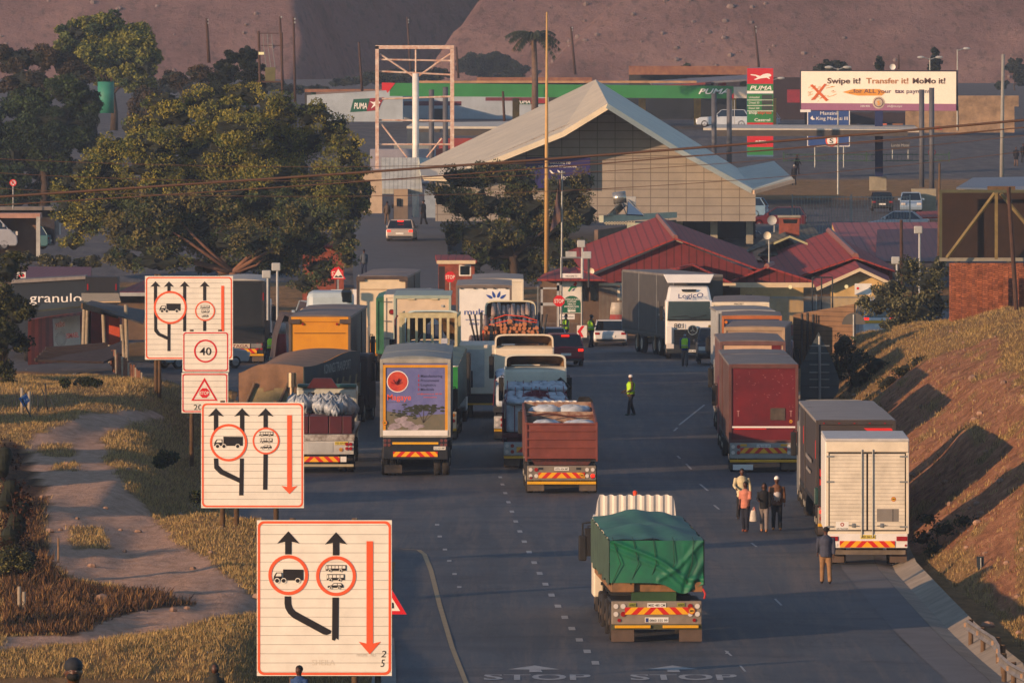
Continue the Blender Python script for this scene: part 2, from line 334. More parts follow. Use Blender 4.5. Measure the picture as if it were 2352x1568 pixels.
cps(sheet('road', np.arange(225, 578, 1.5), lambda S: np.maximum(xleft(S), -17), xright, 0.0, RM), None, None, kind='structure')
# road climbing to the border building: a lighter concrete ramp
cps(sheet('access_road', np.arange(578, 720, 2.0), lambda S: np.interp(S, [30, 37.5], [-12.4, -9.6]), lambda S: np.interp(S, [30, 37.5], [-4.9, -3.9]), .05, mat('ramp_concrete', '4c4b4c', .8, .1, .6, bump=.1), 8), None, None, kind='structure')
# gutter and apron at the right edge
def strip(name, pts, m, dz=.02):
    k = M()
    for (a, b, s0, h0, h1), (c, d, s1, g0, g1) in zip(pts, pts[1:]):
        k.add([(a, F / s0, float(zr(s0)) + dz + h0), (b, F / s0, float(zr(s0)) + dz + h1), (d, F / s1, float(zr(s1)) + dz + g1), (c, F / s1, float(zr(s1)) + dz + g0)], [(0, 1, 2, 3)])
    return k.build(name, m)
GUT = mat('gutter_concrete', '8e8272', .9, .15, 1.0, bump=.2); ss = [90, 87, 84, 81, 78, 76, 74, 72, 70, 66, 62, 58, 54, 50]
xr = lambda s: float(xright(np.array([s]))[0])
cps(strip('gutter', [(xr(s) - .02, xr(s) + .5, s, 0, -.10) for s in ss], GUT), None, None, kind='structure')
cps(strip('kerb', [(xr(s) + .5, xr(s) + 1.15, s, -.10, .22) for s in ss], GUT), None, None, kind='structure')
cps(strip('pavement', [(xr(s) - 1.15, xr(s) - .02, s, .012, .012) for s in ss], mat('grey_apron', '5b5b5c', .85, .12, .7, bump=.15), .0), None, None, kind='structure')
cps(strip('footpath', [(-3.6, -3.1, 95, .02, .02), (-3.65, -2.95, 90, .02, .02), (-3.7, -3.1, 86, .02, .02), (-3.9, -3.3, 82, .02, .02)], mat('kerb_concrete', '77766f', .85, .12, 1.5, bump=.2), .05), None, None, kind='structure')
# ---- road paint
PAINT = mat('worn_road_paint', '9c9c99', .6, .2, 5); YP = mat('worn_yellow_paint', '8c7a52', .6, .12, 2)
def sAt(v):  # s on the road for a picture row
    a, b = 36.0, 100.0
    for _ in range(40):
        c = (a + b) / 2
        if HY + (HC - float(zr(c))) * c < v: a = c
        else: b = c
    return a
def rp(u, v, dz=.012):
    s = sAt(v); return Vector(((u - CX) / s, F / s, float(zr(s)) + dz))
def pline(k, pts, wpx):
    for (u0, v0), (u1, v1) in zip(pts, pts[1:]):
        k.add([rp(u0 - wpx, v0), rp(u0 + wpx, v0), rp(u1 + wpx, v1), rp(u1 - wpx, v1)], [(0, 1, 2, 3)])
k = M()
for i in range(19):                                      # block studs of the lane line
    t = i / 18; v = 1096 + (1522 - 1096) * t ** 1.12; u = 1150 + (v - 1096) * .30 + (v - 1096) ** 2 * .00050
    h = 2.0 + 2.0 * t; a = 4 + 4.5 * t; k.add([rp(u - a, v + h), rp(u + a, v + h), rp(u + a - 2, v - h), rp(u - a - 2, v - h)], [(0, 1, 2, 3)])
for u0, v0, u1, v1 in [(1672, 1495, 1668, 1501), (1666, 1494, 1680, 1506), (1726, 1247, 1738, 1256), (1608, 1112, 1626, 1127), (1556, 1047, 1562, 1053), (1576, 1065, 1588, 1078), (1640, 1160, 1652, 1170), (1700, 1528, 1712, 1542), (1560, 976, 1618, 930), (1548, 990, 1556, 982), (1780, 1375, 1795, 1390)]:
    pline(k, [(u0, v0), (u1, v1)], 2.6)
for i, (u, v) in enumerate([(1010, 1232), (1022, 1262), (1032, 1288), (1044, 1318), (1055, 1348), (1004, 1205)]): k.add([rp(u - 5, v + 2), rp(u + 5, v + 2), rp(u + 5, v - 2), rp(u - 5, v - 2)], [(0, 1, 2, 3)])
for u in (1228, 1545):                                   # lane arrow heads and shafts
    k.add([rp(u - 62, 1537), rp(u, 1528), rp(u + 58, 1537), rp(u + 14, 1537.5), rp(u + 18, 1543), rp(u - 12, 1543), rp(u - 12, 1537.5)], [(0, 1, 2, 3, 4, 5, 6)])
cps(k.build('lane_markings', PAINT), None, None, kind='structure')
k = M(); pline(k, [(918, 1260), (962, 1263), (975, 1273), (990, 1310), (1010, 1390), (1038, 1485), (1072, 1572)], 5.5)
cps(k.build('edge_marking', YP), None, None, kind='structure')
for u in (1111, 1449):
    s = sAt(1561); o = text('STOP', None, 0, 0, 0, 2.5, PAINT, w=247 / s, bold=.05, face='z', name='stop_marking')
    o.location = ((u - CX) / s, F / s, float(zr(s)) + .015); cps(o, None, None, kind='structure')
# ================================================================== hills
def hz(x, Y):
    u = x / Y * F + CX
    n = (fbm(x * .012, Y * .012, 5) - .5); n2 = fbm(x * .08, Y * .08, 4) - .5
    left = .55 * (Y - 1600) - np.clip(x - (-36 + n * 46), 0, None) * 1.6
    right = np.minimum(.5 * (Y - 1515), (x + 13) * 1.5 + n * 34); right = np.maximum(right, np.minimum(.6 * (Y - 1480), (x - 3) * .8 + n * 8))
    back = .36 * (Y - 2050)
    z = np.maximum(np.maximum(left, right), back); z = np.where(Y < 1450, -3, z)
    return 14.0 + np.maximum(z, -1.5) + n * 9 * smooth(0, 12, z) + n2 * 2.2 * smooth(0, 6, z)
Yh = np.concatenate([np.arange(1440, 1790, 2.6), np.arange(1792, 2400, 9), np.linspace(2420, 3600, 30)]); Xh = np.concatenate([np.linspace(-600, -130, 14), np.arange(-120, 125, 1.3), np.linspace(130, 600, 14)])
hx, hy_ = np.meshgrid(Xh, Yh)
def hill_mat():
    m = bpy.data.materials.new('hillside'); m.use_nodes = True; n = m.node_tree; b = n.nodes['Principled BSDF']; b.inputs['Roughness'].default_value = 1; b.inputs['Specular IOR Level'].default_value = 0
    g = n.nodes.new('ShaderNodeNewGeometry'); P = g.outputs['Position']
    c = ramp(n, noise_node(n, .05, 10, .7, P), [(.3, '644a42'), (.5, '80625a'), (.68, '947468')])
    mp = n.nodes.new('ShaderNodeMapping'); mp.inputs['Scale'].default_value = (1, .5, .5); n.links.new(P, mp.inputs[0])
    c = mixc(n, ramp(n, noise_node(n, .45, 6, .75, mp.outputs[0]), [(.62, '000000'), (.74, '404040')]), c, '9a7868')
    c = mixc(n, ramp(n, noise_node(n, .9, 4, .6, mp.outputs[0]), [(.36, 'a0a0a0'), (.46, '000000')]), c, '2c2a1c')
    n.links.new(c, b.inputs['Base Color'])
    bp = n.nodes.new('ShaderNodeBump'); bp.inputs['Distance'].default_value = 1.2; bp.inputs['Strength'].default_value = .7; n.links.new(noise_node(n, .5, 8, .8, P), bp.inputs['Height']); n.links.new(bp.outputs[0], b.inputs['Normal'])
    return m
hzz = hz(hx.ravel(), hy_.ravel())
cps(link('hills', gridmesh('hills', hx.ravel(), hy_.ravel(), hzz, len(Xh), len(Yh), [hill_mat()])), None, None, kind='structure')
def scatter(name, P, size, mats, kind_fn, mi=None):
    """many small faces in one mesh. P (n,3) centres, size (n,), kind_fn -> (n,4,3) corners"""
    Q = kind_fn(P, size); n = len(P); me = bpy.data.meshes.new(name)
    me.vertices.add(n * 4); me.vertices.foreach_set('co', Q.reshape(-1).astype(np.float32)); me.loops.add(n * 4); me.loops.foreach_set('vertex_index', np.arange(n * 4, dtype=np.int32))
    me.polygons.add(n); me.polygons.foreach_set('loop_start', np.arange(0, n * 4, 4, dtype=np.int32)); me.update(calc_edges=True)
    for m in mats: me.materials.append(m)
    if mi is not None: me.polygons.foreach_set('material_index', mi.astype(np.int32))
    return me
def leafquads(P, size, flat=0):
    n = len(P); a = rng.normal(size=(n, 3)); a /= np.linalg.norm(a, axis=1)[:, None]; b = rng.normal(size=(n, 3)); b -= (a * b).sum(1)[:, None] * a; b /= np.linalg.norm(b, axis=1)[:, None]
    a *= size[:, None]; b *= (size * .55)[:, None]
    return np.stack([P - a, P - b, P + a, P + b], 1)
def blades(P, size):
    n = len(P); th = rng.random(n) * 6.28; w = size * rng.uniform(.04, .08, n) + .006; dx = np.cos(th) * w; dy = np.sin(th) * w
    lean = rng.normal(size=(n, 2)) * .38 * size[:, None] + np.array([.12, 0]) * size[:, None]
    o = np.zeros((n, 4, 3)); o[:, 0] = P + np.stack([-dx, -dy, -.03 + 0 * dx], 1); o[:, 1] = P + np.stack([dx, dy, -.03 + 0 * dx], 1)
    tip = P + np.stack([lean[:, 0], lean[:, 1], size], 1); o[:, 2] = tip + np.stack([dx * .2, dy * .2, 0 * dx], 1); o[:, 3] = tip - np.stack([dx * .2, dy * .2, 0 * dx], 1); return o
# bushes and boulders on the hills
def leafm(name, a, b, c): return [mat(name + t, q, .7, .2, .8, spec=.15) for t, q in (('_light', a), ('_mid', b), ('_dark', c))]
n = 2600; X = rng.uniform(-75, 60, n); Yq = rng.uniform(1990, 2230, n); keep = fbm(X * .06, Yq * .04, 3) > .38; X, Yq = X[keep], Yq[keep]; Z = hz(X, Yq)
P = np.repeat(np.stack([X, Yq, Z + 1.1], 1), 60, 0); P += rng.normal(size=P.shape) * np.array([1.3, 1.0, .8]); 
me = scatter('hill_trees', P, rng.uniform(.25, .55, len(P)), [mat('far_tree_green', '2a3020', .9, .2, .2)], leafquads); cps(link('hill_trees', me), 'dark bluish wood filling the valley between the hills', 'wood', kind='stuff')
k = M(); cnt = 0
while cnt < 120:
    x = rnd.uniform(-95, 95); y = rnd.uniform(1480, 1690); u = x / y * F + CX; z = float(hz(np.array([x]), np.array([y]))[0]); v = HY + (HC - z) * F / y
    if v < -10 or v > 190 or (640 < u < 1130): continue
    if rnd.random() > (.9 if (abs(u - 600) < 130 and v < 110) or (1430 < u < 1750) else .35): continue
    r = rnd.uniform(.15, .55) * (1.4 if rnd.random() < .12 else 1); k.ball((x, y, z + r * .2), (r * rnd.uniform(.8, 1.5), r, r * rnd.uniform(.6, 1.1)), 6, 4, rnd.random() * 3); cnt += 1
cps(k.build('boulders', mat('hill_rock', '7c6860', .9, .2, .6)), 'pale reddish rocks scattered over the hillside', 'rocks', kind='stuff')
# ================================================================== grass
def grass_on(name, n, xr_, sr_, cond, h, mats, label, wts=(.5, .3, .2)):
    s = rng.uniform(*sr_, n); x = rng.uniform(*xr_, n); z = ground(x, s); ok = cond(x, s, z); x, s, z = x[ok], s[ok], z[ok]
    cl = fbm(x * 1.2, F / s * .3, 3); size = rng.uniform(.35, 1, len(x)) * h * (.5 + cl * 1.1)
    P = np.stack([x, F / s, z], 1); k = 4; P = np.repeat(P, k, 0); P[:, :2] += rng.normal(size=(len(P), 2)) * .07; size = np.repeat(size, k) * rng.uniform(.6, 1.1, len(P))
    mi = rng.choice(len(mats), len(P), p=wts); o = link(name, scatter(name, P, size, mats, blades, mi)); return cps(o, label, 'grass', kind='stuff')
GD = [mat('dry_grass_straw', 'ac9058', .8, .15, 1), mat('dry_grass_brown', '6e5530', .8, .15, 1), mat('grass_olive', '55562a', .8, .15, 1)]
BU = [mat('burnt_stalk_brown', '5a3c22', .8, .2, 1), mat('burnt_stalk_dark', '2c1d12', .8, .2, 1), mat('burnt_stalk_straw', '8a6636', .8, .2, 1)]
def cL(x, s, z):
    c = cov(x, s, z); return (x < xleft(s) - .3) & (c[:, 0] < .5) & (c[:, 1] < .5) & (c[:, 2] < .5) & (z > -3)
def cB(x, s, z): return cov(x, s, z)[:, 1] > .5
def cR(x, s, z):
    c = cov(x, s, z); d = x - np.interp(s, [40, 50, 60, 74, 80, 87], [16.0, 13.9, 13.4, 12.9, 14.0, 14.0])
    return (d > .1) & ((c[:, 3] < .5) | (rng.random(len(x)) < .16))
grass_on('field_grass', 150000, (-26, -3), (48, 93), cL, .14, GD, 'dry straw grass over the left field and verge', (.6, .32, .08))
grass_on('burnt_grass', 24000, (-20, -5), (70, 90), cB, .3, BU, 'dark burnt brush beside the dirt track', (.45, .35, .2))
grass_on('bank_grass', 80000, (12.5, 27), (41, 89), cR, .14, [GD[0], GD[1], GD[2]], 'dry golden grass on the right embankment', (.52, .42, .06))
k = M()
for i in range(150):
    s = rnd.uniform(52, 86); x = rnd.uniform(13.2, 21) if i < 105 else rnd.uniform(-17, -7); r = rnd.uniform(.03, .13) * (1.6 if rnd.random() < .1 else 1); k.ball((x, F / s, gz(x, s) + r * .3), (r * 1.3, r, r * .8), 6, 4, rnd.random() * 3)
cps(k.build('stones', mat('bank_stone', '9a7a64', .9, .2, 2)), 'loose stones scattered over the bank and the left verge', 'stones', kind='stuff')
# ================================================================== vehicles
_WC = {}
def wheel(root, x, y, r=.5, w=.27, z=0, rim='d8d4c8'):
    k = (r, w, rim)
    if k not in _WC:
        a = M(); n = 18
        prof = [(-w / 2, r * .62), (-w / 2, r * .93), (-w * .36, r), (w * .36, r), (w / 2, r * .93), (w / 2, r * .62)]
        vs = [(px, pr * math.cos(2 * math.pi * i / n), pr * math.sin(2 * math.pi * i / n)) for px, pr in prof for i in range(n)]
        fs = [(j * n + i, j * n + (i + 1) % n, (j + 1) * n + (i + 1) % n, (j + 1) * n + i) for j in range(len(prof) - 1) for i in range(n)]
        a.add(vs, fs); t = a.mesh('wheel', TYRE, True)
        a = M(); a.cyl((-w * .42, 0, 0), (w * .42, 0, 0), r * .63, n=14); a.cyl((-w * .55, 0, 0), (w * .55, 0, 0), r * .2, n=8); rm = a.mesh('rim', mat('rim_' + rim, rim, .5, .15, 5, metal=.3))
        _WC[k] = (t, rm)
    t, rm = _WC[k]; o = link('wheel', t, root, loc=(x, y, r + z)); link('rim', rm, o); return o
def axle(root, y, W=2.5, r=.5, dual=True, z=0, rim='b9b2a2'):
    for sx in (-1, 1):
        wheel(root, sx * (W / 2 - .16), y, r, .27, z, rim)
        if dual: wheel(root, sx * (W / 2 - .47), y, r, .27, z, rim)
def lamps(root, xs, zs, y=-.07, r=.07, mats=None, name='tail_light'):
    i = 0
    for x in xs:
        for z in zs:
            a = M().cyl((x, y + .03, z), (x, y - .02, z), r, n=12); a.build(name, (mats[i % len(mats)] if mats else LAMP_R), root); i += 1
def plate(root, x, z, t, y=-.085, w=.52, h=.12, m=None):
    o = M().box(x - w / 2, x + w / 2, y, y + .02, z, z + h).build('number_plate', m or PLATEW, root)
    if t: text(t, o, x - w * .44, y - .004, z + h * .2, h * .6, INK, w=w * .88, bold=.02)
def chevron(root, w, z, h, y=-.08, x=0):
    return M().box(-w / 2, w / 2, -.012, .012, 0, h).build('chevron_board', CHEV, root, loc=(x, y, z))
def sticker(root, x, z, t='80', y=-.1, r=.13):
    o = M().mt(0).disc((x, y, z), r).mt(1).disc((x, y - .004, z), r * .96, r0=r * .78).build('speed_sticker', [mat('sticker_yellow', 'd9a31c', .5, 0), RED], root)
    text(t, o, x - r * .5, y - .008, z - r * .32, r * .64, INK, w=r, bold=.03)
def tailpanel(root, W=2.5, z0=.5, z1=1.12, m=None, t='', chw=1.5, chz=None, bar=None, lampz=None, flaps=True, lm=None, py=-.085, pw=None, pm=None, barz=.38):
    m = m or LGREY; chz = z0 + .12 if chz is None else chz
    M().box(-W / 2, W / 2, -.06, .08, z0, z1).build('rear_panel', m, root, bevel=.02)
    if chw: chevron(root, chw, chz, .2)
    lz = lampz or (z1 - .14, z1 - .36)
    lamps(root, (-W / 2 + .12, -W / 2 + .32, W / 2 - .32, W / 2 - .12), lz, mats=lm or [LAMP_W, LAMP_W, LAMP_R, LAMP_R])
    if t: plate(root, 0, z1 - .17, t, m=pm)
    if bar: M().box(-W / 2, W / 2, -.1, 0, barz, barz + .1).build('underrun_bar', bar, root, bevel=.01)
    if flaps:
        for sx in (-1, 1): M().box(sx * (W / 2 - .3) - .3, sx * (W / 2 - .3) + .3, .0, .03, .1, z0 - .05).build('mud_flap', mat('mud_flap_dusty', '5c5044', .9, .15, 4), root)
def chassis(root, y0, y1, z=1.05, W=2.5, m=None):
    a = M()
    for x in (-.45, .35): a.box(x, x + .1, y0, y1, z - .3, z)
    for i in range(int((y1 - y0) / 1.5) + 1): a.box(-W / 2 + .1, W / 2 - .1, y0 + i * 1.5, y0 + i * 1.5 + .08, z, z + .09)
    a.box(-W / 2, -W / 2 + .05, y0, y1, z + .02, z + .16); a.box(W / 2 - .05, W / 2, y0, y1, z + .02, z + .16)
    return a.build('chassis', m or DARK, root)
ROOF = mat('dusty_trailer_roof', '77706a', .7, .12, 1.2, col2='5d5752')
def boxtrailer(root, y0, L, W, H, side, rear, frame, z0=1.15, roof=None, axles=(), doors='plain', arch=.1, fr=None, curtain=True):
    fr = fr or frame; roof = roof or ROOF; h = W / 2
    for sx in (-1, 1):
        a = M(); n = int(L / 1.3)
        for i in range(n):     # gently billowing curtain between posts
            ya = y0 + .08 + (L - .16) * i / n; yb = y0 + .08 + (L - .16) * (i + 1) / n; ym = (ya + yb) / 2; b = .03 if curtain else .004
            a.add([(sx * (h - .05), ya, z0), (sx * (h - .05 + b), ym, z0), (sx * (h - .05), yb, z0), (sx * (h - .05), ya, H - .1), (sx * (h - .05 + b), ym, H - .1), (sx * (h - .05), yb, H - .1)], [(0, 1, 4, 3), (1, 2, 5, 4)])
        a.build('curtain' if curtain else 'side_wall', side, root)
    a = M(); n = 8; pts = [(-h + 2 * h * i / n, H + arch * (1 - (2 * i / n - 1) ** 2)) for i in range(n + 1)]
    a.prism(pts + [(h, H - .1), (-h, H - .1)], y0 + .04, y0 + L); a.build('roof', roof, root, bevel=.015)
    a = M(); a.box(-h + .1, h - .1, y0 + .03, y0 + .09, z0 + .05, H - .14)
    o = a.build('rear_door', rear, root)
    a = M(); a.box(-h, -h + .11, y0 - .02, y0 + .1, z0 - .1, H); a.box(h - .11, h, y0 - .02, y0 + .1, z0 - .1, H); a.box(-h + .11, h - .11, y0 - .02, y0 + .1, H - .15, H + .01); a.box(-h + .11, h - .11, y0 - .02, y0 + .1, z0 - .12, z0 + .06)
    a.build('rear_frame', fr, root, bevel=.01)
    M().box(-h + .05, h - .05, y0 + L - .06, y0 + L - .02, z0, H - .1).build('front_wall', frame, root)
    chassis(root, y0 + .1, y0 + L, z0 - .15, W - .06)
    for y in axles: axle(root, y0 + y, W - .05)
    return o
def windscreen(root, w, y, z0, z1, rake, m=None):
    return M().add([(-w, y, z0), (w, y, z0), (w * .94, y + rake, z1), (-w * .94, y + rake, z1)], [(0, 1, 2, 3)]).build('windscreen', m or GLASS, root)
INNER = mat('deflector_inside', '8a6a45', .7, .15, 1.5, col2='4c3a28')
def cab(root, y0, m, H=3.0, W=2.45, defl=None, dH=.85, mirror=True, steer=True, rearwin=False, dm=None, rim='b9b2a2', wy=1.55):
    h = W / 2
    prof = [(y0, .75), (y0, H - .12), (y0 + .25, H), (y0 + 1.75, H), (y0 + 2.15, H * .62), (y0 + 2.28, .55), (y0 + .4, .55)]
    M().prism(prof, -h, h, 'x').build('cab', m, root, bevel=.07)
    M().box(-h + .12, h - .12, y0 - .012, y0, 1.7, H - .3).build('rear_wall', m, root, bevel=.006)
    M().add([(-h * .9, y0 + 1.86, H - .12), (h * .9, y0 + 1.86, H - .12), (h * .92, y0 + 2.2, H * .62 + .02), (-h * .92, y0 + 2.2, H * .62 + .02)], [(3, 2, 1, 0)]).build('windscreen', GLASS, root)
    for sx in (-1, 1):
        M().box(sx * h - .012, sx * h + .012, y0 + .9, y0 + 1.8, H * .6, H * .88).build('side_window', GLASS, root)
        if mirror:
            o = M().box(sx * (h + .12) - .1, sx * (h + .12) + .1, y0 + 1.95, y0 + 2.1, H * .58, H * .86).build('mirror', BLACK, root, bevel=.03)
            M().tube([(sx * h, y0 + 1.9, H * .88), (sx * (h + .12), y0 + 2.0, H * .88), (sx * (h + .12), y0 + 2.0, H * .86)], .02).build('mirror_arm', BLACK, o)
    if steer: 
        for sx in (-1, 1): wheel(root, sx * (h - .15), y0 + wy, .5, .28, 0, rim)
    if defl:
        dm = dm or m; a = M(); n = 14; t = .07; w0 = h - .02
        def ring(w_, hh, y):
            out = []
            for i in range(n + 1):
                ph = math.pi * i / n; cx = math.copysign(abs(math.cos(ph)) ** .28, math.cos(ph)); sz = abs(math.sin(ph)) ** .3
                out.append((w_ * cx, y, H - .05 + hh * sz))
            return out
        if defl == 'arch':
            o1 = ring(w0, dH, y0 - .05); i1 = ring(w0 - t, dH - t, y0 - .05); o2 = ring(w0 - .05, dH * .9, y0 + .75); o3 = ring(w0 - .2, .12, y0 + 1.7); N = n + 1
            a.mt(0).add(o1 + i1, [(i, i + 1, i + 1 + N, i + N) for i in range(n)]); a.add(o1 + o2, [(i, i + 1, i + 1 + N, i + N) for i in range(n)]); a.add(o2 + o3, [(i, i + 1, i + 1 + N, i + N) for i in range(n)])
            i2 = ring(w0 - t - .05, dH * .9 - t, y0 + .7); i3 = ring(w0 - .25, .1, y0 + 1.6)
            a.mt(1).add(i1 + i2, [(i, i + 1, i + 1 + N, i + N) for i in range(n)]); a.add(i2 + i3, [(i, i + 1, i + 1 + N, i + N) for i in range(n)])
            a.build('wind_deflector', [dm, INNER], root)
        else:   # ribbed slab
            nb = 9; pts = []
            for i in range(nb * 4):
                x = -w0 + 2 * w0 * i / (nb * 4 - 1); e = min(1, (w0 - abs(x)) / .12); pts.append((x, H - .1 + (dH + (.035 if (i // 2) % 2 else 0)) * (e ** .4 if e > 0 else 0)))
            yb = lambda i: y0 - .02 + (.045 if (i // 2) % 2 else 0)
            vs = [(x, yb(i), H - .15) for i, (x, z) in enumerate(pts)] + [(x, yb(i), z) for i, (x, z) in enumerate(pts)] + [(x, y0 + .5, z - .03) for x, z in pts] + [(x, y0 + 1.7, H) for x, z in pts]; q = len(pts)
            a.add(vs, [(j * q + i, j * q + i + 1, (j + 1) * q + i + 1, (j + 1) * q + i) for j in range(3) for i in range(q - 1)]); a.build('wind_deflector', dm, root)
def tractor(root, y0, m, **k):
    """chassis of a tractor unit behind its cab"""
    M().box(-.5, -.38, y0 - 3.0, y0 + .3, .7, .95).box(.38, .5, y0 - 3.0, y0 + .3, .7, .95).box(-.45, .45, y0 - 2.4, y0 - 1.5, .95, 1.1).build('tractor_frame', DARK, root)
    axle(root, y0 - 2.3, 2.45); axle(root, y0 - .95, 2.45); cab(root, y0, m, **k)
def truck(label, u, s, rz=0, name='truck', group='trucks queuing for the border', cat='truck', dz=0):
    p = gnd(u, s, dz); t = thing(name, label, cat, p, rz, group); return t
def cloth(name, root, fn, nu, nv, m, smooth=True):
    a = M().grid(fn, nu, nv); return a.build(name, m, root, smooth=smooth)
# ---------------------------------------------------------------- green tarpaulin tipper in the foreground
TG = mat('green_tarpaulin', '0f6a45', .6, .25, 1.6, bump=.25, col2='1a5242'); TGT = mat('green_tarpaulin_top', '35695a', .65, .2, 1.2, bump=.3, col2='24544a'); TGS = mat('green_tarpaulin_side', '415343', .7, .15, 1.6, bump=.25)
t = truck('tipper truck with a green tarpaulin tied over its load, nearest on the road', 1508, 82.2, .036)
L = 11.2; W = 2.62
def hump(a, b):
    e = math.sin(math.pi * a) ** .8 * (.26 * math.exp(-((b - .30) / .18) ** 2) + .32 * math.exp(-((b - .78) / .2) ** 2)); return e + .035 * math.sin(a * 17 + b * 9) * math.sin(math.pi * a) + .03 * math.sin(b * 21 + a * 6)
cloth('tarpaulin_top', t, lambda a, b: (-W / 2 + W * a, L * b, 2.84 + .12 * b + hump(a, b)), 26, 30, TGT)
def rearcl(a, b):     # b=0 top, 1 bottom, pulled to the lower right with folds
    x = -W / 2 + W * a; z = 2.84 - 1.18 * b - (.3 * math.exp(-((a - .78) / .16) ** 2) * b) ; y = -.02 - .1 * b * math.sin(math.pi * a)
    d1 = (a - .02) * .86 - b * .95 ; d2 = (1 - a) * 1.7 - b * .9
    y -= .09 * math.exp(-(d1 / .045) ** 2) + .07 * math.exp(-(d2 / .05) ** 2) * (a > .5) + .04 * math.exp(-((d1 + .18) / .04) ** 2) + .05 * math.sin(a * 40 + b * 12) * (a > .78) * b
    return (x, y, z)
cloth('tarpaulin_rear', t, rearcl, 60, 30, TG)
for sx in (-1, 1): cloth('tarpaulin_side', t, lambda a, b: (sx * (W / 2 + .02 + .03 * math.sin(b * 60)), L * b, 1.62 + (1.22 + .12 * b) * a - .06 * math.sin(b * 25) * (1 - a)), 4, 60, TGS)
a = M(); a.box(-W / 2 + .04, -.62, -.04, .1, 1.4, 1.66).box(W / 2 - .32, W / 2 - .02, -.04, .1, 1.4, 1.68); a.box(-W / 2 + .03, W / 2 - .03, .1, L, 1.4, 1.64); a.build('tipper_floor', mat('dull_orange_steel', '9a6a3c', .7, .2, 2, col2='5f4a30'), t, bevel=.02)
M().box(-.7, .55, .0, .25, 1.12, 1.4).build('hoist_beam', mat('green_steel', '2c4a26', .6, .2, 2), t)
a = M(); 
for x in (-.45, .35): a.box(x, x + .1, 0, L + 2, .8, 1.12)
for i in range(7): a.box(-1.1, 1.1, .5 + i * 1.6, .6 + i * 1.6, 1.05, 1.14)
a.box(-1.25, 1.25, .3, 2.6, 1.08, 1.16); a.build('chassis', DARK, t)
a = M(); [a.tube([(-W / 2 + .05 + i * .52, -.06, 1.62), (-W / 2 + .3 + i * .5, -.13, 2.2), (-W / 2 + .1 + i * .56, -.05, 2.84), (-W / 2 + .1 + i * .56, .6, 2.9)], .011, 5) for i in range(5)]; a.build('lashing_rope', mat('dark_rope', '1c3a2c', .8, .1), t)
M().tube([(W / 2 - .02, -.08, 1.5), (W / 2 + .05, -.1, 1.35), (W / 2 + .02, -.08, 1.22)], .03).build('red_strap', RED, t)
PNL = mat('silver_tail_panel', '8d7f6d', .5, .15, 2, col2='6f6456')
tailpanel(t, 2.52, .5, 1.15, PNL, 'MSD 485 CM', 1.78, .78, None, lm=[LAMP_W, LAMP_W, LAMP_W, LAMP_R, LAMP_R, LAMP_W, LAMP_W, LAMP_W], flaps=False)
for sx in (-1, 1):
    M().box(sx * .95 - .32, sx * .95 + .32, -.02, .02, .02, .42).build('mud_flap', mat('rubber_flap_brown', '5a4a3e', .85, .12, 3), t)
    M().box(sx * .67 - .5, sx * .67 + .5, -.13, -.02, .4, .48).build('underrun_bar', YEL, t, bevel=.01)
    o = M().box(sx * .68 - .1, sx * .68 + .1, -.09, -.06, 1.0, 1.1).build('name_badge', mat('badge_green', '8d8f30', .5, .1), t); text('AFRIT', o, sx * .68 - .085, -.095, 1.02, .055, INK, w=.17, bold=.02)
M().box(-1.26, 1.26, -.06, .02, .36, .5).build('underrun_beam', mat('olive_steel', '4a4a2c', .6, .2), t)
o = M().box(-.33, .33, -.075, -.06, .56, .7).build('phone_sticker', PLATEW, t); text('0860 555 99', o, -.2, -.08, .58, .07, INK, w=.5, bold=.02); M().box(-.31, -.23, -.082, -.078, .57, .68).build('phone_logo', mat('logo_blue', '2a3a78'), o)
sticker(t, .98, .88, '80', -.1, .1)
lamps(t, (-1.05, 1.05), (.62,), r=.05, mats=[LAMP_R])
for y in (.9, 3.4, 6.0, 7.4): axle(t, y, 2.62, .52, rim='6d5c4a')
cab(t, 11.6, mat('warm_white_cab', 'd6cdbf', .35, .06, 1), H=2.95, W=2.4, defl='rib', dH=.72, rim='6d5c4a', wy=.4)
M().box(-1.3, -1.02, 10.2, 11.7, .7, 1.75).box(-1.32, -1.05, 11.0, 11.5, 1.75, 2.3).build('side_fairing', CREAM, t, bevel=.04)
o = M().cyl((-.02, 11.8, 3.5), (-.02, 11.8, 3.63), .06, .06).ball((-.02, 11.8, 3.65), .07).build('beacon', mat('beacon_orange', 'd2400f', .3, 0), t)
o = M().box(-1.62, -1.38, 13.0, 13.15, 1.6, 2.35).build('mirror', BLACK, t, bevel=.05); M().tube([(-1.2, 12.9, 2.75), (-1.5, 13.0, 2.7), (-1.5, 13.05, 2.35)], .03).build('mirror_arm', BLACK, o)
# ---------------------------------------------------------------- white box truck on the right
WR = ribs('ribbed_white_door', 'd8ceb8', .115, 2, .86, .5, .86, .01)
t = truck('white box truck with ribbed double doors, half on the right kerb', 1992, 73.6, -.012)
W = 2.62; H = 3.95; z0 = 1.02
M().box(-W / 2, W / 2, .06, 6.4, z0, H - .06).build('box_body', WHITE, t, bevel=.03); M().box(-W / 2, W / 2, .02, 6.4, H - .06, H + .04).build('roof', mat('white_roof', 'b9b6b0', .6, .1), t, bevel=.03)
M().box(-W / 2 + .02, W / 2 - .02, -.02, .06, H - .38, H - .06).build('header', CREAM, t, bevel=.02)
a = M(); a.box(-W / 2 + .02, -W / 2 + .1, -.01, .06, z0, H - .4); a.box(W / 2 - .1, W / 2 - .02, -.01, .06, z0, H - .4); a.box(-W / 2 + .1, W / 2 - .1, -.01, .06, z0, z0 + .08); a.build('door_frame', CREAM, t)
M().box(-W / 2 + .1, W / 2 - .1, .03, .05, z0 + .08, H - .4).build('door_seal', mat('seal_dark', '2a2219', .8, 0), t)
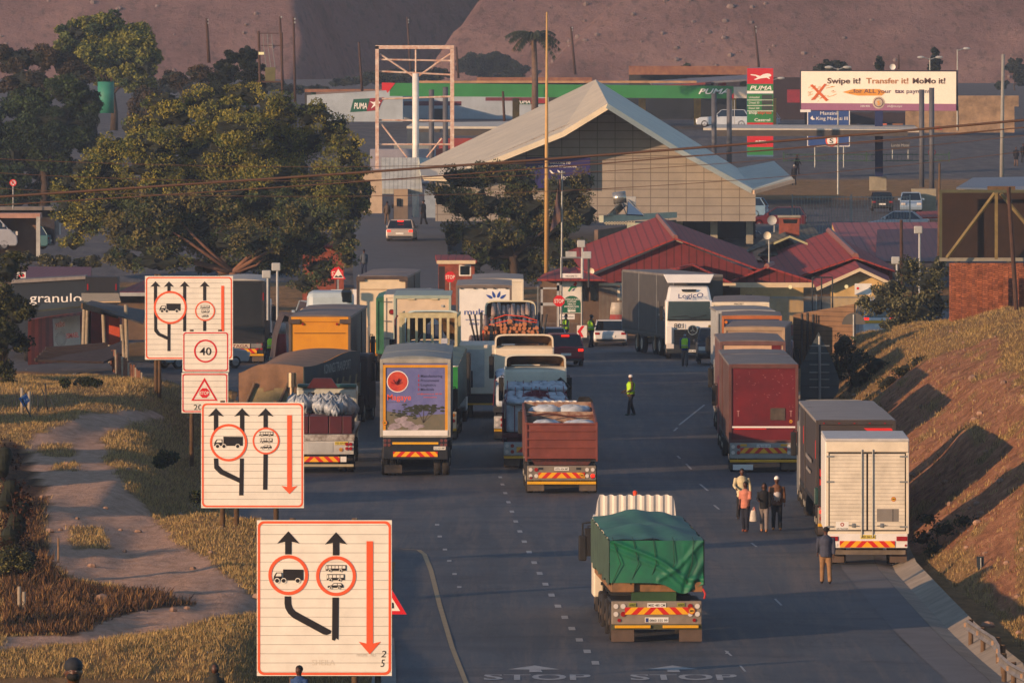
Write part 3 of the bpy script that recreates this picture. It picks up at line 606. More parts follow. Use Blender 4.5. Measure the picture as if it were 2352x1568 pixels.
for sx in (-1, 1):
    d = M().box(min(sx * .03, sx * (W / 2 - .14)), max(sx * .03, sx * (W / 2 - .14)), -.015, .035, z0 + .12, H - .44).build('door', WR, t)
    M().tube([(sx * .17, -.05, z0 - .1), (sx * .17, -.05, H - .3)], .018).build('lock_rod', STEEL, d)
    M().tube([(sx * .3, -.06, z0 + .25), (sx * .3 + sx * .28, -.06, z0 + .27)], .016).box(sx * .44 - .04, sx * .44 + .04, -.06, -.02, z0 + .2, z0 + .33).build('door_handle', STEEL, d)
    for hz_ in (H - .52, z0 + 1.62, z0 + .22): M().box(sx * (W / 2 - .17) - .13, sx * (W / 2 - .17) + .1, -.035, -.015, hz_ - .025, hz_ + .025).build('hinge', STEEL, d)
o = M().box(.3, .98, -.02, -.016, z0 + .38, z0 + .78).build('vent_panel', mat('vent_grey', '7d776e', .5, .1), t); M().box(.79, .81, -.024, -.02, z0 + .38, z0 + .78).build('vent_seam', DARK, o)
sticker(t, .82, 2.1, '80', -.02, .075)
o = M().box(-.98, -.58, -.02, -.016, z0 + .12, z0 + .38).build('tracker_sticker', PLATEW, t); text('GPS TRACKER', o, -.96, -.022, z0 + .13, .055, INK, w=.36, bold=.03); M().disc((-.78, -.022, z0 + .29), .06, r0=.03).build('tracker_mark', mat('tracker_red', 'a33c34'), o)
M().box(-W / 2 + .05, W / 2 - .05, -.03, .1, .58, z0).build('tail_panel', WHITE, t, bevel=.02)
chevron(t, 1.72, .6, .2, -.045); plate(t, .02, .87, 'MSD 266 CM', y=-.05, w=.46, m=PLATEY)
for sx in (-1, 1): M().box(sx * 1.08 - .17, sx * 1.08 + .17, -.06, -.03, .8, .94).build('tail_light', LAMP_R, t); M().cyl((sx * 1.2, -.03, .66), (sx * 1.2, -.05, .66), .035).build('reflector', LAMP_R, t)
plate(t, -1.03, .64, '', y=-.05, w=.2, h=.07)
a = M().box(-1.2, 1.2, .25, .35, .36, .5).box(-.5, .5, .3, 7, .5, .62); a.build('underrun_beam', DIRT, t)
for sx in (-1, 1): M().box(sx * .98 - .27, sx * .98 + .27, .5, .53, .1, .5).build('mud_flap', mat('rubber_flap_brown', '5a4a3e'), t)
axle(t, 1.6, 2.5, .46); cab(t, 6.7, WHITE, H=2.5, W=2.2, wy=1.3)
for sx in (-1, 1): M().box(sx * 1.42 - .07, sx * 1.42 + .07, 8.3, 8.45, 1.55, 2.1).build('wing_mirror', mat('teal_mirror', '22403c', .3), t, bevel=.03)
# ---------------------------------------------------------------- grey superlink with red flash
DG = mat('charcoal_curtain', '3c3430', .6, .12, 1.2); RF = mat('bright_red_flash', 'd3261c', .45, .05)
t = truck('charcoal double trailer truck with red flashes, parked behind the white box truck', 1966, 70, 0)
boxtrailer(t, 0, 12.2, 2.63, 3.86, DG, DG, DG, axles=(1.2, 2.55), arch=.02, roof=mat('pale_dusty_roof', '8a8178', .7, .12, 1)); boxtrailer(t, 12.7, 6.2, 2.6, 3.84, DG, DG, DG, axles=(.9, 2.2), arch=.02, roof=mat('pale_dusty_roof', '8a8178'))
M().prism([(.25, 3.6), (1.15, 3.6), (1.2, 3.55), (1.2, 3.1), (.9, 3.12)], -.0, .026).build('red_flash', RF, t)
M().prism([(-1.2, 2.28), (-.75, 1.85), (-.75, 1.6), (-1.2, 2.05)], -.0, .026).prism([(-1.2, 1.95), (-.7, 1.5), (-.7, .95), (-1.2, .95)], -.0, .026).build('red_flash', RF, t)
for x in (-1.05, -.55, -.05, .45, .95): M().box(x - .03, x + .03, -.04, -.02, 3.74, 3.78).build('marker_light', LAMP_R, t)
for y in (.03, 12.75): M().box(-1.335, -1.32, y, y + .1, 2.6, 3.2).build('reflective_strip', RF, t)
tailpanel(t, 2.5, .45, 1.0, mat('tan_tail_panel', '8a7c68', .5, .15), '', 0, bar=YEL, lm=[LIT_R, LAMP_R], flaps=True)
text('PR', t, -1.2, -.07, .62, .16, RF, w=.3, bold=.03, shear=.3)
text('Transnet', t, -1.345, 10.6, 1.9, .32, WINK, w=7, face='x-', bold=.02) if False else None
M().box(-1.36, -1.33, 4, 9.5, 2.3, 2.42).box(-1.36, -1.33, 5, 9, 1.9, 2.0).build('side_lettering', mat('faded_lettering', '8c857c'), t)
tractor(t, 21.6, GREY, H=3.0, defl='arch')
# ---------------------------------------------------------------- red curtain trailer
RC = mat('dull_red_panel', '6c1419', .45, .25, .8, col2='520e13', bump=.05); RS = mat('dusty_red_curtain', '5b4038', .8, .2, 2, bump=.3)
t = truck('dark red trailer truck with scratched rear panel and patched corner', 1754, 61.5, 0)
boxtrailer(t, 0, 12.0, 2.6, 4.03, RS, RC, mat('dusty_red_frame', '5f3a34', .7, .15), axles=(1.0, 2.35), arch=.04); boxtrailer(t, 12.5, 6, 2.58, 4.03, RS, RC, mat('dusty_red_frame', '5f3a34'), axles=(.9, 2.2), arch=.04)
M().box(.25, .8, .0, .025, 1.95, 2.4).build('patch_panel', mat('patched_metal', '51463a', .7, .2, 4), t)
M().box(-1.18, 1.18, .0, .025, 1.66, 1.72).build('white_stripe', WINK, t); M().box(-1.1, .1, .0, .02, 1.60, 1.64).build('red_stripe', RF, t)
a = M()
for i in range(46):
    x = rnd.uniform(-1.1, 1.1); z = rnd.choice([3.55, 3.4, 2.6, 3.0, 3.6]) + rnd.gauss(0, .12); l = rnd.uniform(.01, .05); g = rnd.uniform(-.05, .05); z = min(z, 3.8); a.add([(x, .025, z), (x + l, .025, z + g), (x + l, .025, z + g + .012), (x, .025, z + .012)], [(0, 1, 2, 3)])
for x in (-.95, 1.02): a.box(x - .05, x + .05, .022, .026, 2.28, 2.3); a.box(x - .01, x + .01, .022, .026, 2.08, 2.28)
a.build('scratches', mat('scratch_pale', 'b9897f', .6, 0), t)
sticker(t, 1.02, 1.9, '80', .015, .07)
tailpanel(t, 2.52, .52, 1.1, mat('dusty_silver_panel', '8f9089', .5, .12), 'LPJJ KB GP', 1.75, .72, YEL, lm=[LAMP_W, LAMP_W, LAMP_R, LAMP_R, LAMP_W, LAMP_W, LAMP_A, LAMP_W]); M().box(-1.15, -.4, -.12, -.1, .1, .3).build('sponsor_board', PLATEW, t)
for x in (-.75, .75): M().box(x - .12, x + .12, -.075, -.06, .98, 1.06).build('yellow_tag', YEL, t)
tractor(t, 21.2, mat('tractor_maroon', '5a1a1c', .5, .1), H=2.9)
# ---------------------------------------------------------------- the rest of the right-hand queue
BR = mat('brown_dusty_roof', '7c6e66', .75, .14, 1.0, col2='61564f'); SL = mat('slate_curtain', '3a3c44', .6, .15, 1.5, bump=.15)
def queue(label, u, s, rz, H, W, side, rear, frame, Ls, cabm, roof=BR, cabH=2.9, arch=.06, **k):
    t = truck(label, u, s, rz); y = 0
    for i, L in enumerate(Ls): boxtrailer(t, y, L, W, H, side, rear, frame, axles=(1.0, 2.3), roof=roof, arch=arch); y += L + .5
    if cabm: tractor(t, y + 2.7, cabm, H=cabH, **k)
    return t
MB_ = mat('maroon_brown_panel', '6a4a44', .6, .15)
t = queue('trailer truck with cream and maroon rear just ahead of the dark red one', 1729, 57.6, 0, 4.05, 2.62, MB_, mat('peach_door', 'c8a584', .6, .08), MB_, (11.2,), GREY)
M().box(.75, 1.12, .0, .03, 3.2, 3.9).build('maroon_corner', RC, t); tailpanel(t, 2.5, .5, 1.1, LGREY, 'FTR 204 GP', 1.6, None, YEL)
t = queue('slate blue curtain trailer truck angled out to the right in the right queue', 1733, 54, -.06, 3.85, 2.6, SL, mat('tan_panel', '9a8068', .6, .1), mat('sand_frame', 'a58a6c', .6, .12), (9.6,), mat('blue_cab', '26324a', .4, .1))
tailpanel(t, 2.5, .5, 1.1, LGREY, '', 1.6, None, YEL)
t = queue('short trailer truck with orange corner frame and blue patch in the right queue', 1727, 51.5, -.02, 3.83, 2.68, SL, mat('blue_rear', '33415f', .5, .1), mat('orange_brown_frame', 'b0622c', .6, .12), (7.2,), None)
M().cyl((-1.15, -.03, 3.55), (-1.15, 0, 3.55), .07).build('marker_light', LAMP_A, t); tailpanel(t, 2.5, .5, 1.1, LGREY, '', 1.6, None, YEL); cab(t, 7.6, WHITE, H=2.6)
t = queue('grey roofed box truck second from the far end of the right queue', 1713, 50, .02, 3.75, 2.72, LGREY, GREY, LGREY, (7.4,), None, roof=mat('grey_box_roof', '86827c', .7, .12, 1)); tailpanel(t, 2.5, .5, 1.1, LGREY, '', 1.6, None, YEL); cab(t, 7.8, GREY, H=2.6)
t = queue('white rear door trailer with maroon side at the far end of the right queue', 1701, 48.4, -.03, 3.78, 2.74, mat('dark_maroon_side', '5c2f33', .6, .15), CREAM, CREAM, (12,), WHITE)
for z in (3.3, 2.3, 1.5): M().box(-1.37, -.98, -.05, -.03, z, z + .06).build('door_hinge', GREY, t)
text('MACBET', t, -.3, -.03, 3.66, .09, INK, w=.45)
tailpanel(t, 2.5, .5, 1.1, LGREY, '', 1.6, None, YEL)
# ---------------------------------------------------------------- white cab facing the camera with a grey trailer
t = truck('white truck cab numbered 801 facing the camera, towing a charcoal curtain trailer', 1583, 44.3, 0)
WC = mat('cab_white_gloss', 'dedbd2', .3, .04, 1); W = 2.46; h = W / 2; BK = mat('grille_black', '141618', .4, .1, 8)
M().box(-h, h, .25, 2.3, .7, 3.05).build('cab', WC, t, bevel=.09)
M().add([(-h + .04, .25, 2.9), (h - .04, .25, 2.9), (h - .2, .95, 3.75), (-h + .2, .95, 3.75), (-h + .04, 2.3, 2.9), (h - .04, 2.3, 2.9), (h - .2, 2.3, 3.78), (-h + .2, 2.3, 3.78)], [(0, 1, 2, 3), (3, 2, 6, 7), (0, 3, 7, 4), (1, 5, 6, 2), (5, 4, 7, 6)]).build('high_roof', WC, t, bevel=.12)
M().add([(-h + .12, .9, 3.95), (h - .12, .9, 3.95), (h + .1, 1.3, 4.38), (-h - .1, 1.3, 4.38), (-h + .2, 2.3, 4.0), (h - .2, 2.3, 4.0), (h, 2.35, 4.34), (-h, 2.35, 4.34)], [(0, 1, 2, 3), (3, 2, 6, 7), (0, 3, 7, 4), (1, 5, 6, 2)]).build('roof_spoiler', WC, t, bevel=.04)
M().prism([(-.4, 3.62), (.4, 3.62), (.34, 3.5), (-.34, 3.5)], .6, .72).build('sun_visor_window', GLASS, t)
M().add([(-h + .1, .2, 2.02), (h - .1, .2, 2.02), (h - .16, .24, 3.0), (-h + .16, .24, 3.0)], [(0, 1, 2, 3)]).build('windscreen', mat('windscreen_tint', '232b2a', .12, .1, 1, spec=.6), t)
M().tube([(-.9, .17, 2.2), (-.1, .16, 2.25), (.1, .16, 2.12), (.9, .17, 2.3)], .02).box(-h + .1, h - .1, .17, .2, 2.0, 2.08).build('wiper', BLACK, t)
g = M(); g.box(-.78, 1.05, .14, .25, .75, 1.55)
for i in range(6): g.box(-.8 + .02 * i, 1.06, .08, .16, .8 + i * .13, .87 + i * .13)
g.build('grille', BK, t)
o = M().disc((.18, .05, 1.52), .26, r0=.21, n=28).build('star_badge', mat('chrome', 'b8b8b4', .2, 0, metal=.9), t); a = M()
for q in (90, 210, 330): a.add([(.18 + .2 * math.cos(R(q)), .045, 1.52 + .2 * math.sin(R(q))), (.18 + .035 * math.cos(R(q + 90)), .045, 1.52 + .035 * math.sin(R(q + 90))), (.18 + .035 * math.cos(R(q - 90)), .045, 1.52 + .035 * math.sin(R(q - 90)))], [(0, 1, 2)])
a.build('star_points', mat('chrome', 'b8b8b4'), o); M().disc((.18, .07, 1.52), .22).build('badge_back', BK, o)
text('801', t, -.78, .15, 1.62, .25, INK, w=.5, bold=.02); text('LogicO', t, -.56, .12, 3.16, .24, mat('logo_navy', '1f3266', .5, 0), w=1.3, bold=.03, tilt=.05)
M().box(-h, h, .05, .4, .3, .78).build('bumper', mat('bumper_dark', '262a2b', .5, .1), t, bevel=.06); M().box(-h + .02, -h + .35, .0, .1, .78, 1.7).build('corner_panel', WC, t, bevel=.05)
for sx in (-1, 1): M().box(sx * .98 - .2, sx * .98 + .2, .0, .08, .55, .8).build('headlight', LAMP_W, t, bevel=.03)
plate(t, .1, .38, 'BFM 801 MP', y=.03); M().box(1.0, 1.13, .13, .14, 1.62, 1.78).build('yellow_tag', mat('tag_dark_yellow', '7d6a18'), t)
for sx in (-1, 1):
    o = M().box(sx * (h + .2) - .09, sx * (h + .2) + .09, .5, .62, 2.0, 2.75).build('mirror', BLACK, t, bevel=.03); wheel(t, sx * (h - .16), 1.3, .5)
    wheel(t, sx * (h - .16), 5.0, .5)
M().box(-.5, .5, 2.2, 6.5, .7, 1.0).build('tractor_frame', DARK, t)
CC = mat('charcoal_curtain_dusty', '47433f', .7, .15, 1.2, bump=.15)
tr = M(); e = thing('trailer', None, None); 
if 'label' in e: del e['label']
e.parent = t; e.location = (.55, 3.3, 0); e.rotation_euler = (0, 0, .19)
for sx in (-1, 1): M().box(sx * 1.27 - .03, sx * 1.27 + .03, 0, 13.5, 1.2, 4.2).build('curtain', CC, e)
M().box(-1.3, 1.3, 0, 13.5, 4.2, 4.32).build('trailer_roof', ROOF, e); M().box(-1.25, 1.25, 0, .05, 1.2, 4.2).build('trailer_front', CC, e)
for y in (0.05, 4.4, 9, 13.4): M().box(-1.33, -1.3, y, y + .1, 1.15, 4.25).build('trailer_post', GREY, e)
a = M()
for i in range(70): a.box(-1.325, -1.305, .1 + i * .19, .15 + i * .19, 1.0, 1.25)
a.box(-1.318, -1.31, .1, 13.4, 1.1, 1.14); a.build('curtain_buckle_row', mat('strap_grey', '6f6a62', .7, .1), e)
text('Logico', e, -1.335, 4.0, 2.1, .8, mat('faded_lettering', '8c857c'), w=3.4, face='x-', bold=.02)
M().box(-1.2, 1.2, .2, 13.4, .9, 1.2).build('trailer_chassis', DARK, e)
for y in (4.2, 5.5, 8.8, 10.1): axle(e, y, 2.5, .5, False)
for y in (4.9, 9.5): M().box(-1.28, -1.24, y, y + .3, .3, 1.1).build('side_flap', mat('side_flap_tan', '8a6a44', .8, .1), e)
# far yellow truck behind the charcoal trailer
t = queue('far truck with yellow rear door and grey roof, behind the charcoal curtain trailer', 1530, 41.6, 0, 3.85, 2.72, GREY, mat('amber_door', 'c9870f', .5, .1), mat('amber_door', 'c9870f'), (12,), None, roof=mat('grey_box_roof', '86827c'))
tailpanel(t, 2.5, .5, 1.1, LGREY, '', 1.6, None, YEL)
# ---------------------------------------------------------------- brown open trailer with white sacks
BAG = mat('white_sack', 'b9bfc4', .6, .15, 3, bump=.3, col2='8d979f')
def sacks(root, n, x0, x1, y0, y1, z, r=(.42, .3, .16), name='sack', m=None):
    for i in range(n):
        x = x0 + (x1 - x0) * ((i * .618 + .21) % 1); y = y0 + (y1 - y0) * i / max(1, n - 1)
        a = M(); q = rnd.random() * 6
        a.grid(lambda p, w_: (x + r[0] * math.copysign(abs(math.sin(math.pi * w_)) ** .5, 1) * math.cos(2 * math.pi * p) * (1 + .06 * math.sin(9 * p + q)), y + r[1] * abs(math.sin(math.pi * w_)) ** .5 * math.sin(2 * math.pi * p), z + r[2] * math.cos(math.pi * w_) * (1 + .25 * math.sin(p * 19 + q))), 14, 7)
        a.build(name, m or BAG, root, smooth=True)
BRN = ribs('brown_tipper_side', '6a2f24', .55, 1, .8, .7, .9, .03); BRN2 = mat('brown_tipper', '7a3a2c', .6, .18, 1.5, col2='5a281f')
t = truck('brown steel side tipper carrying white sacks, rear of the centre lane', 1290, 64.3, .012)
W = 2.58
for sx in (-1, 1): M().add([(sx * W / 2, 0, 1.15), (sx * W / 2, 8.8, 1.15), (sx * W / 2, 8.8, 2.95), (sx * W / 2, 0, 2.52), (sx * (W / 2 - .07), 0, 1.15), (sx * (W / 2 - .07), 8.8, 1.15), (sx * (W / 2 - .07), 8.8, 2.95), (sx * (W / 2 - .07), 0, 2.52)], [(0, 1, 2, 3), (7, 6, 5, 4), (3, 2, 6, 7), (0, 3, 7, 4)]).build('side_wall', mat('rusty_tipper_side', '7a4432', .8, .3, 2.5, col2='4a241b'), t)
a = M().box(-W / 2, W / 2, -.05, .03, 1.25, 2.52)
for z in (1.25, 1.62, 1.92, 2.22, 2.46): a.box(-W / 2 + .05, W / 2 - .05, -.1, -.05, z, z + .07)
a.box(-W / 2, -W / 2 + .07, -.1, -.05, 1.2, 2.55).box(W / 2 - .07, W / 2, -.1, -.05, 1.2, 2.55); a.build('tailgate', BRN2, t, bevel=.012)
M().prism([(-1.1, 1.24), (1.1, 1.24), (.95, 1.02), (-.95, 1.02)], 0, .3).build('tailgate_hinge', RUST, t)
for y in (5.0, 8.7): M().box(-W / 2 + .07, W / 2 - .07, y, y + .06, 1.2, 2.75 + (y - 5) * .06).build('partition', mat('flaking_panel', 'a58e78', .8, .35, 4, col2='6a3a28'), t)
M().box(-W / 2 + .07, W / 2 - .07, 0, 8.8, 1.15, 1.3).build('floor', DARK, t)
for (x, y, z) in ((-.55, .9, 2.38), (.62, .9, 2.38), (-.5, 6.6, 2.72), (.65, 6.6, 2.72), (-.6, 3.4, 2.3), (.6, 3.4, 2.3)):
    for q in range(3): sacks(t, 1, x + rnd.uniform(-.2, .2), x, y + q * .5, y + q * .5, z - .05 * q, (.52, .42, .2))
a = M()
for i in range(5): a.tube([(-1.25, 3.9 + i * .4, 2.62), (-.4, 4.0 + i * .4, 2.68 + .05 * (i % 2)), (.4, 4.1 + i * .3, 2.6), (1.25, 3.9 + i * .4, 2.64)], .016, 5)
a.build('lashing', mat('lashing_rust', '5a2f22', .8, .1), t)
tailpanel(t, 2.46, .48, 1.0, mat('grimy_silver_panel', '7c7263', .55, .15), 'HFN 434 MP', 1.66, .56, YEL, lm=[LAMP_W, LAMP_W, LAMP_R, LAMP_W, LAMP_W, LAMP_W, LAMP_W, LIT_R], barz=.34); sticker(t, .72, .66, '80', -.1, .09)
for x in (-.75, .6): M().box(x - .08, x + .08, -.08, -.06, .86, .94).build('badge', DARK, t)
lamps(t, (-1.1, 1.1), (.58,), r=.05, mats=[LAMP_R])
chassis(t, .1, 9, .95, 2.4)
for y in (.9, 2.3, 5.8, 7.2): axle(t, y, 2.6, .5)
cab(t, 9.2, WHITE, H=2.95, W=2.4, defl='rib', dH=.12, wy=1.1)
M().add([(.55, 9.0, 2.3), (1.3, 9.0, 2.3), (1.3, 9.0, 3.0), (1.15, 9.0, 3.15), (.8, 9.0, 3.15), (.62, 9.1, 2.8)], [(0, 1, 2, 3, 4, 5)]).build('mirror_guard', BLACK, t)
# maroon sack truck ahead of it
MR = mat('maroon_steel', '52151f', .6, .2, 2)
t = truck('maroon flatbed truck with netted white sacks and cream cab, centre lane', 1232, 61.0, .0)
M().box(-1.25, 1.25, 0, 14.5, 1.15, 1.35).build('deck', MR, t)
for sx in (-1, 1): M().box(sx * 1.27 - .03, sx * 1.27 + .03, 0, 14.5, 1.0, 2.1).build('side_board', MR, t)
for r_ in range(6):
    for c in range(4): sacks(t, 1, -.95 + c * .63 + rnd.uniform(-.05, .05), 0, 1.0 + r_ * 2.4, 0, 2.42 + .08 * rnd.random() + .22 * (r_ > 3), (.44, 1.35, .15))
M().box(-1.15, 1.15, .1, 14.2, 1.35, 2.4).build('sack_stack', BAG, t, bevel=.12)
a = M()
for i in range(14): a.tube([(-1.24, .5 + i, 1.5), (-1.2, .5 + i, 2.5), (0, .6 + i, 2.66 + .1 * (i > 8)), (1.2, .5 + i, 2.5), (1.24, .5 + i, 1.5)], .018, 5)
for i in range(8): a.tube([(-1.15 + i * .33, -.02, 1.4), (-1.15 + i * .33, 0, 2.5), (-1.1 + i * .31, 7, 2.68), (-1.1 + i * .31, 14, 2.85)], .018, 5)
a.build('cargo_net', mat('net_maroon', '6a1a2a', .8, 0), t)
tailpanel(t, 2.45, .5, 1.0, LGREY, '', 1.5, None, YEL); chassis(t, 0, 15, 1.0, 2.4, MR)
for y in (1.2, 2.6, 8.2, 9.6): axle(t, y, 2.5)
cab(t, 15.2, mat('pale_cream_cab', 'c9c6b4', .4, .06), H=3.35, W=2.45, defl='arch', dH=.56)
M().tube([(.75, 15.0, 1.6), (.95, 15.0, 2.5), (1.2, 15.0, 2.75)], [.05, .35, .3]).build('air_intake', DARK, t)
M().prism([(.55, 1.9), (1.18, 1.9), (1.18, 2.75), (1.0, 2.85), (.75, 2.75), (.6, 2.45)], 15.05, 15.2).build('intake_cowl', DARK, t, bevel=.04)
# ahead: second sack truck
t = truck('truck with loose white sacks and cream cab with open deflector, third in the centre lane', 1205, 57.3, .0)
M().box(-1.25, 1.25, 0, 14, 1.15, 1.35).build('deck', DARK, t); M().box(-1.15, 1.15, .2, 13, 1.35, 2.2).build('sack_stack', BAG, t, bevel=.12)
for r_ in range(4):
    for c in range(4): sacks(t, 1, -.95 + c * .63, 0, 1.2 + r_ * 3.2, 0, 2.3 + .15 * rnd.random(), (.42, 1.4, .15))
a = M()
for i in range(12): a.tube([(-1.26, .5 + i, 1.4), (-1.2, .5 + i, 2.4), (1.2, .5 + i, 2.4), (1.26, .5 + i, 1.4)], .02, 5)
a.build('cargo_net', mat('net_maroon', '6a1a2a'), t)
tailpanel(t, 2.45, .5, 1.0, LGREY, '', 1.5, None, YEL); chassis(t, 0, 14.5, 1.0, 2.4)
for y in (1.2, 2.6, 8.2, 9.6): axle(t, y, 2.5)
cab(t, 15.6, mat('peach_cream_cab', 'd8c8ac', .4, .06), H=3.35, W=2.5, defl='arch', dH=.56)
M().prism([(.55, 1.9), (1.2, 1.9), (1.2, 2.75), (1.0, 2.85), (.75, 2.75), (.6, 2.45)], 15.45, 15.6).build('intake_cowl', DARK, t, bevel=.04)
M().tube([(.8, 15.4, 1.6), (1.0, 15.4, 2.5), (1.2, 15.4, 2.75)], [.05, .35, .3]).build('air_intake', DARK, t)
# log truck
BK1 = mat('log_bark', 'a08a7c', .9, .25, 6, bump=.4); END = mat('log_end', 'b8744a', .8, .12, 8)
t = truck('timber truck stacked with cut logs and orange straps', 1172, 51.5, -.0)
ends = M(); bark = M(); z = 1.35; logs = []
for row in range(15):
    x = -1.18 + (row % 2) * .1
    while x < 1.2:
        r = rnd.uniform(.06, .11); top = 3.35 + .25 * math.sin((x + 1.2) * 1.3)
        zz = 1.45 + row * .165
        if zz < top: logs.append((x, zz + rnd.uniform(-.03, .03), r))
        x += r * 2.15
for (x, zz, r) in logs:
    y = rnd.uniform(-.12, .25); bark.cyl((x, y, zz), (x + rnd.uniform(-.05, .05), 7 + rnd.uniform(-.3, .3), zz + .35), r, r * .85, 9, False); ends.cyl((x, y - .004, zz), (x, y + .01, zz), r * .97, r * .97, 9)
    
for i in range(9): x = -.75 + i * .22; bark.cyl((x, 2.0 + rnd.random(), 3.6 + rnd.uniform(0, .25)), (x, 8.8, 4.0 + rnd.uniform(0, .15)), .12, .1, 9)
bark.build('log_stack', BK1, t, smooth=True); ends.box(-1.1, 1.1, .3, .34, 1.4, 3.2); ends.build('log_end_faces', END, t)
a = M(); a.tube([(-.9, .9, 3.62), (-.2, .9, 3.85), (0.6, .9, 3.78), (1.2, .9, 3.6)], .022).tube([(-.95, .4, 3.42), (.1, .35, 3.66), (1.2, .4, 3.52)], .022); a.tube([(-1.2, -.14, 1.5), (-1.2, -.14, 3.2)], .03); a.build('strap', mat('strap_orange', 'e0491c', .6, 0), t)
for sx, dx in ((-1, -.55), (-1, -.3), (1, .35), (1, .15), (-1, .0)):
    for y in (.2,): M().cyl((sx * 1.28, y, 1.5), (sx * 1.28 + dx, y, 3.9), .045, .045, 6).build('stanchion', DARK, t)
M().box(-.92, -.76, -.2, -.1, 1.3, 3.4).build('tail_post', DARK, t)
for sx in (-1, 1): M().box(sx * 1.3 - .06, sx * 1.3 + .06, 3.5, 3.62, 1.2, 3.9).build('side_post', DARK, t)
a = M(); b = M()
for i in range(9): x = -1.75 + (i % 3) * .17; zz = 1.9 + (i // 3) * .3; a.cyl((x, .3, zz), (x, 6, zz + .2), .13, .12, 8); 
a.build('side_logs', BK1, t); M().box(-1.9, -1.3, .1, 7, 1.5, 1.6).build('side_rack', DARK, t)
M().box(-1.25, 1.25, 0, 8, 1.15, 1.35).build('deck', DARK, t); tailpanel(t, 2.45, .5, 1.05, LGREY, '', 1.5, None, YEL)
for y in (1.2, 2.6, 5.5): axle(t, y, 2.5)
cab(t, 24.0, mat('cream_gloss_cab', 'd3c9a8', .35, .06), H=3.1, W=2.45, defl='arch', dH=.9); M().box(-.5, .5, 8, 24, .8, 1.1).build('frame_rail', DARK, t); axle(t, 20.4, 2.4); axle(t, 21.8, 2.4)
# multilingual-free white trailer with blue droplets
LB = mat('logo_blue2', '27448f', .5, 0)
t = truck('tall white trailer with blue droplet logo behind the timber truck', 1111.5, 47.5, 0)
o = boxtrailer(t, 0, 12, 2.7, 4.42, mat('taupe_curtain', '6a5b4e', .7, .15), mat('bright_white_door', 'e2ddd2', .4, .05), mat('taupe_frame', '6d6056', .6, .1), axles=(1, 2.3), roof=mat('pale_dusty_roof', '8a8178'), arch=.05)
text('multi', t, -.95, .01, 3.0, .3, LB, w=1.05, bold=.005); text('0860 658 547', t, -.7, .01, 2.5, .12, LB, w=1.3); text('www.multi.co.za', t, -.9, .01, 2.72, .1, LB, w=1.3)
for (x, zz, q) in ((.25, 3.88, 60), (.46, 3.98, 20), (.72, 3.98, -20), (.93, 3.88, -55)):
    a = M(); pts = []
    for i in range(14): f = i / 14 * 2 * math.pi; rr = .13 * (1 - math.cos(f)) * .5; px, pz = .085 * math.sin(f) * math.sin(f / 2), .17 * math.cos(f / 1.0); pts.append((px, pz))
    c_, s_ = math.cos(R(q)), math.sin(R(q)); a.add([(x + px * c_ - pz * s_, .01, zz + px * s_ + pz * c_) for px, pz in pts], [tuple(range(14))]); a.build('droplet', LB, t)
for x in (-1.1, -.45, 0, .5, 1.1): M().box(x - .06, x + .06, -.05, -.02, 4.24, 4.3).build('marker_light', DARK, t)
tailpanel(t, 2.5, .5, 1.1, LGREY, '', 1.6, None, YEL)
t = queue('cream sided trailer peeping out behind the droplet trailer on its right', 1143, 44.8, 0, 4.25, 2.66, CREAM, CREAM, CREAM, (12,), None, roof=mat('pale_dusty_roof', '8a8178'))
# white truck between lanes, its lower body seen left of the centre lane cabs
t = truck('white box lorry squeezed left of the centre lane, grey patch on its rear', 1118, 54.0, 0)
M().box(-1.2, 1.2, 0, 6, 1.0, 3.1).build('box_body', mat('peachy_white', 'd2c4ac', .4, .08), t, bevel=.05); M().box(-.95, -.1, -.02, 0, 1.3, 2.9).build('rear_patch', LGREY, t); M().box(-1.1, 1.1, .1, 6, .6, 1.0).build('chassis', DARK, t); axle(t, 1.4, 2.4); M().box(-1.15, 1.15, -.1, 0, .55, .62).build('underrun_bar', YEL, t); cab(t, 6.3, WHITE, H=2.6)
# ---------------------------------------------------------------- mural trailer
PUR = mat('mural_sky', '6f6f9c', .5, .2, .8, col2='4c5386'); 
t = truck('curtain trailer with a painted tree and sunset logo on its rear doors', 954, 62.0, 0)
W = 2.62; H = 4.33
boxtrailer(t, 0, 7, W, H, mat('grey_brown_curtain', '5c5148', .7, .15, 1.5), PUR, mat('white_grey_frame', '9c988c', .6, .15), z0=1.55, axles=(1, 2.3), roof=mat('cool_grey_roof', '7f837f', .7, .12, 1), arch=.12); boxtrailer(t, 7.5, 10, W, H, mat('grey_brown_curtain', '5c5148'), GREY, GREY, axles=(1, 2.3), roof=mat('cool_grey_roof', '7f837f'), arch=.12)
a = M(); a.box(-1.2, -1.1, -.01, .03, 1.7, 4.12).box(1.1, 1.2, -.01, .03, 1.7, 4.12).box(-1.1, 1.1, -.01, .03, 4.02, 4.12); a.build('yellow_border', mat('mural_border', 'd18f10', .5, .08), t)
yy = .026; a = M(); a.disc((-.66, yy - .002, 3.5), .4, 28).build('logo_rim', WINK, t); M().disc((-.66, yy - .006, 3.5), .37, 28).build('logo_disc', mat('logo_sun_red', 'b02a22', .5, .15, 3, col2='c8502c'), t)
a = M()
for i in range(26): q = R(20 + rnd.uniform(0, 140)); r = rnd.uniform(.12, .27); a.add([(-.66, yy - .01, 3.36), (-.66 + r * math.cos(q) - .02, yy - .01, 3.36 + r * math.sin(q)), (-.66 + r * math.cos(q) + .02, yy - .01, 3.36 + r * math.sin(q) + .01)], [(0, 1, 2)])
a.build('logo_tree', mat('logo_dark', '7a2030'), t)
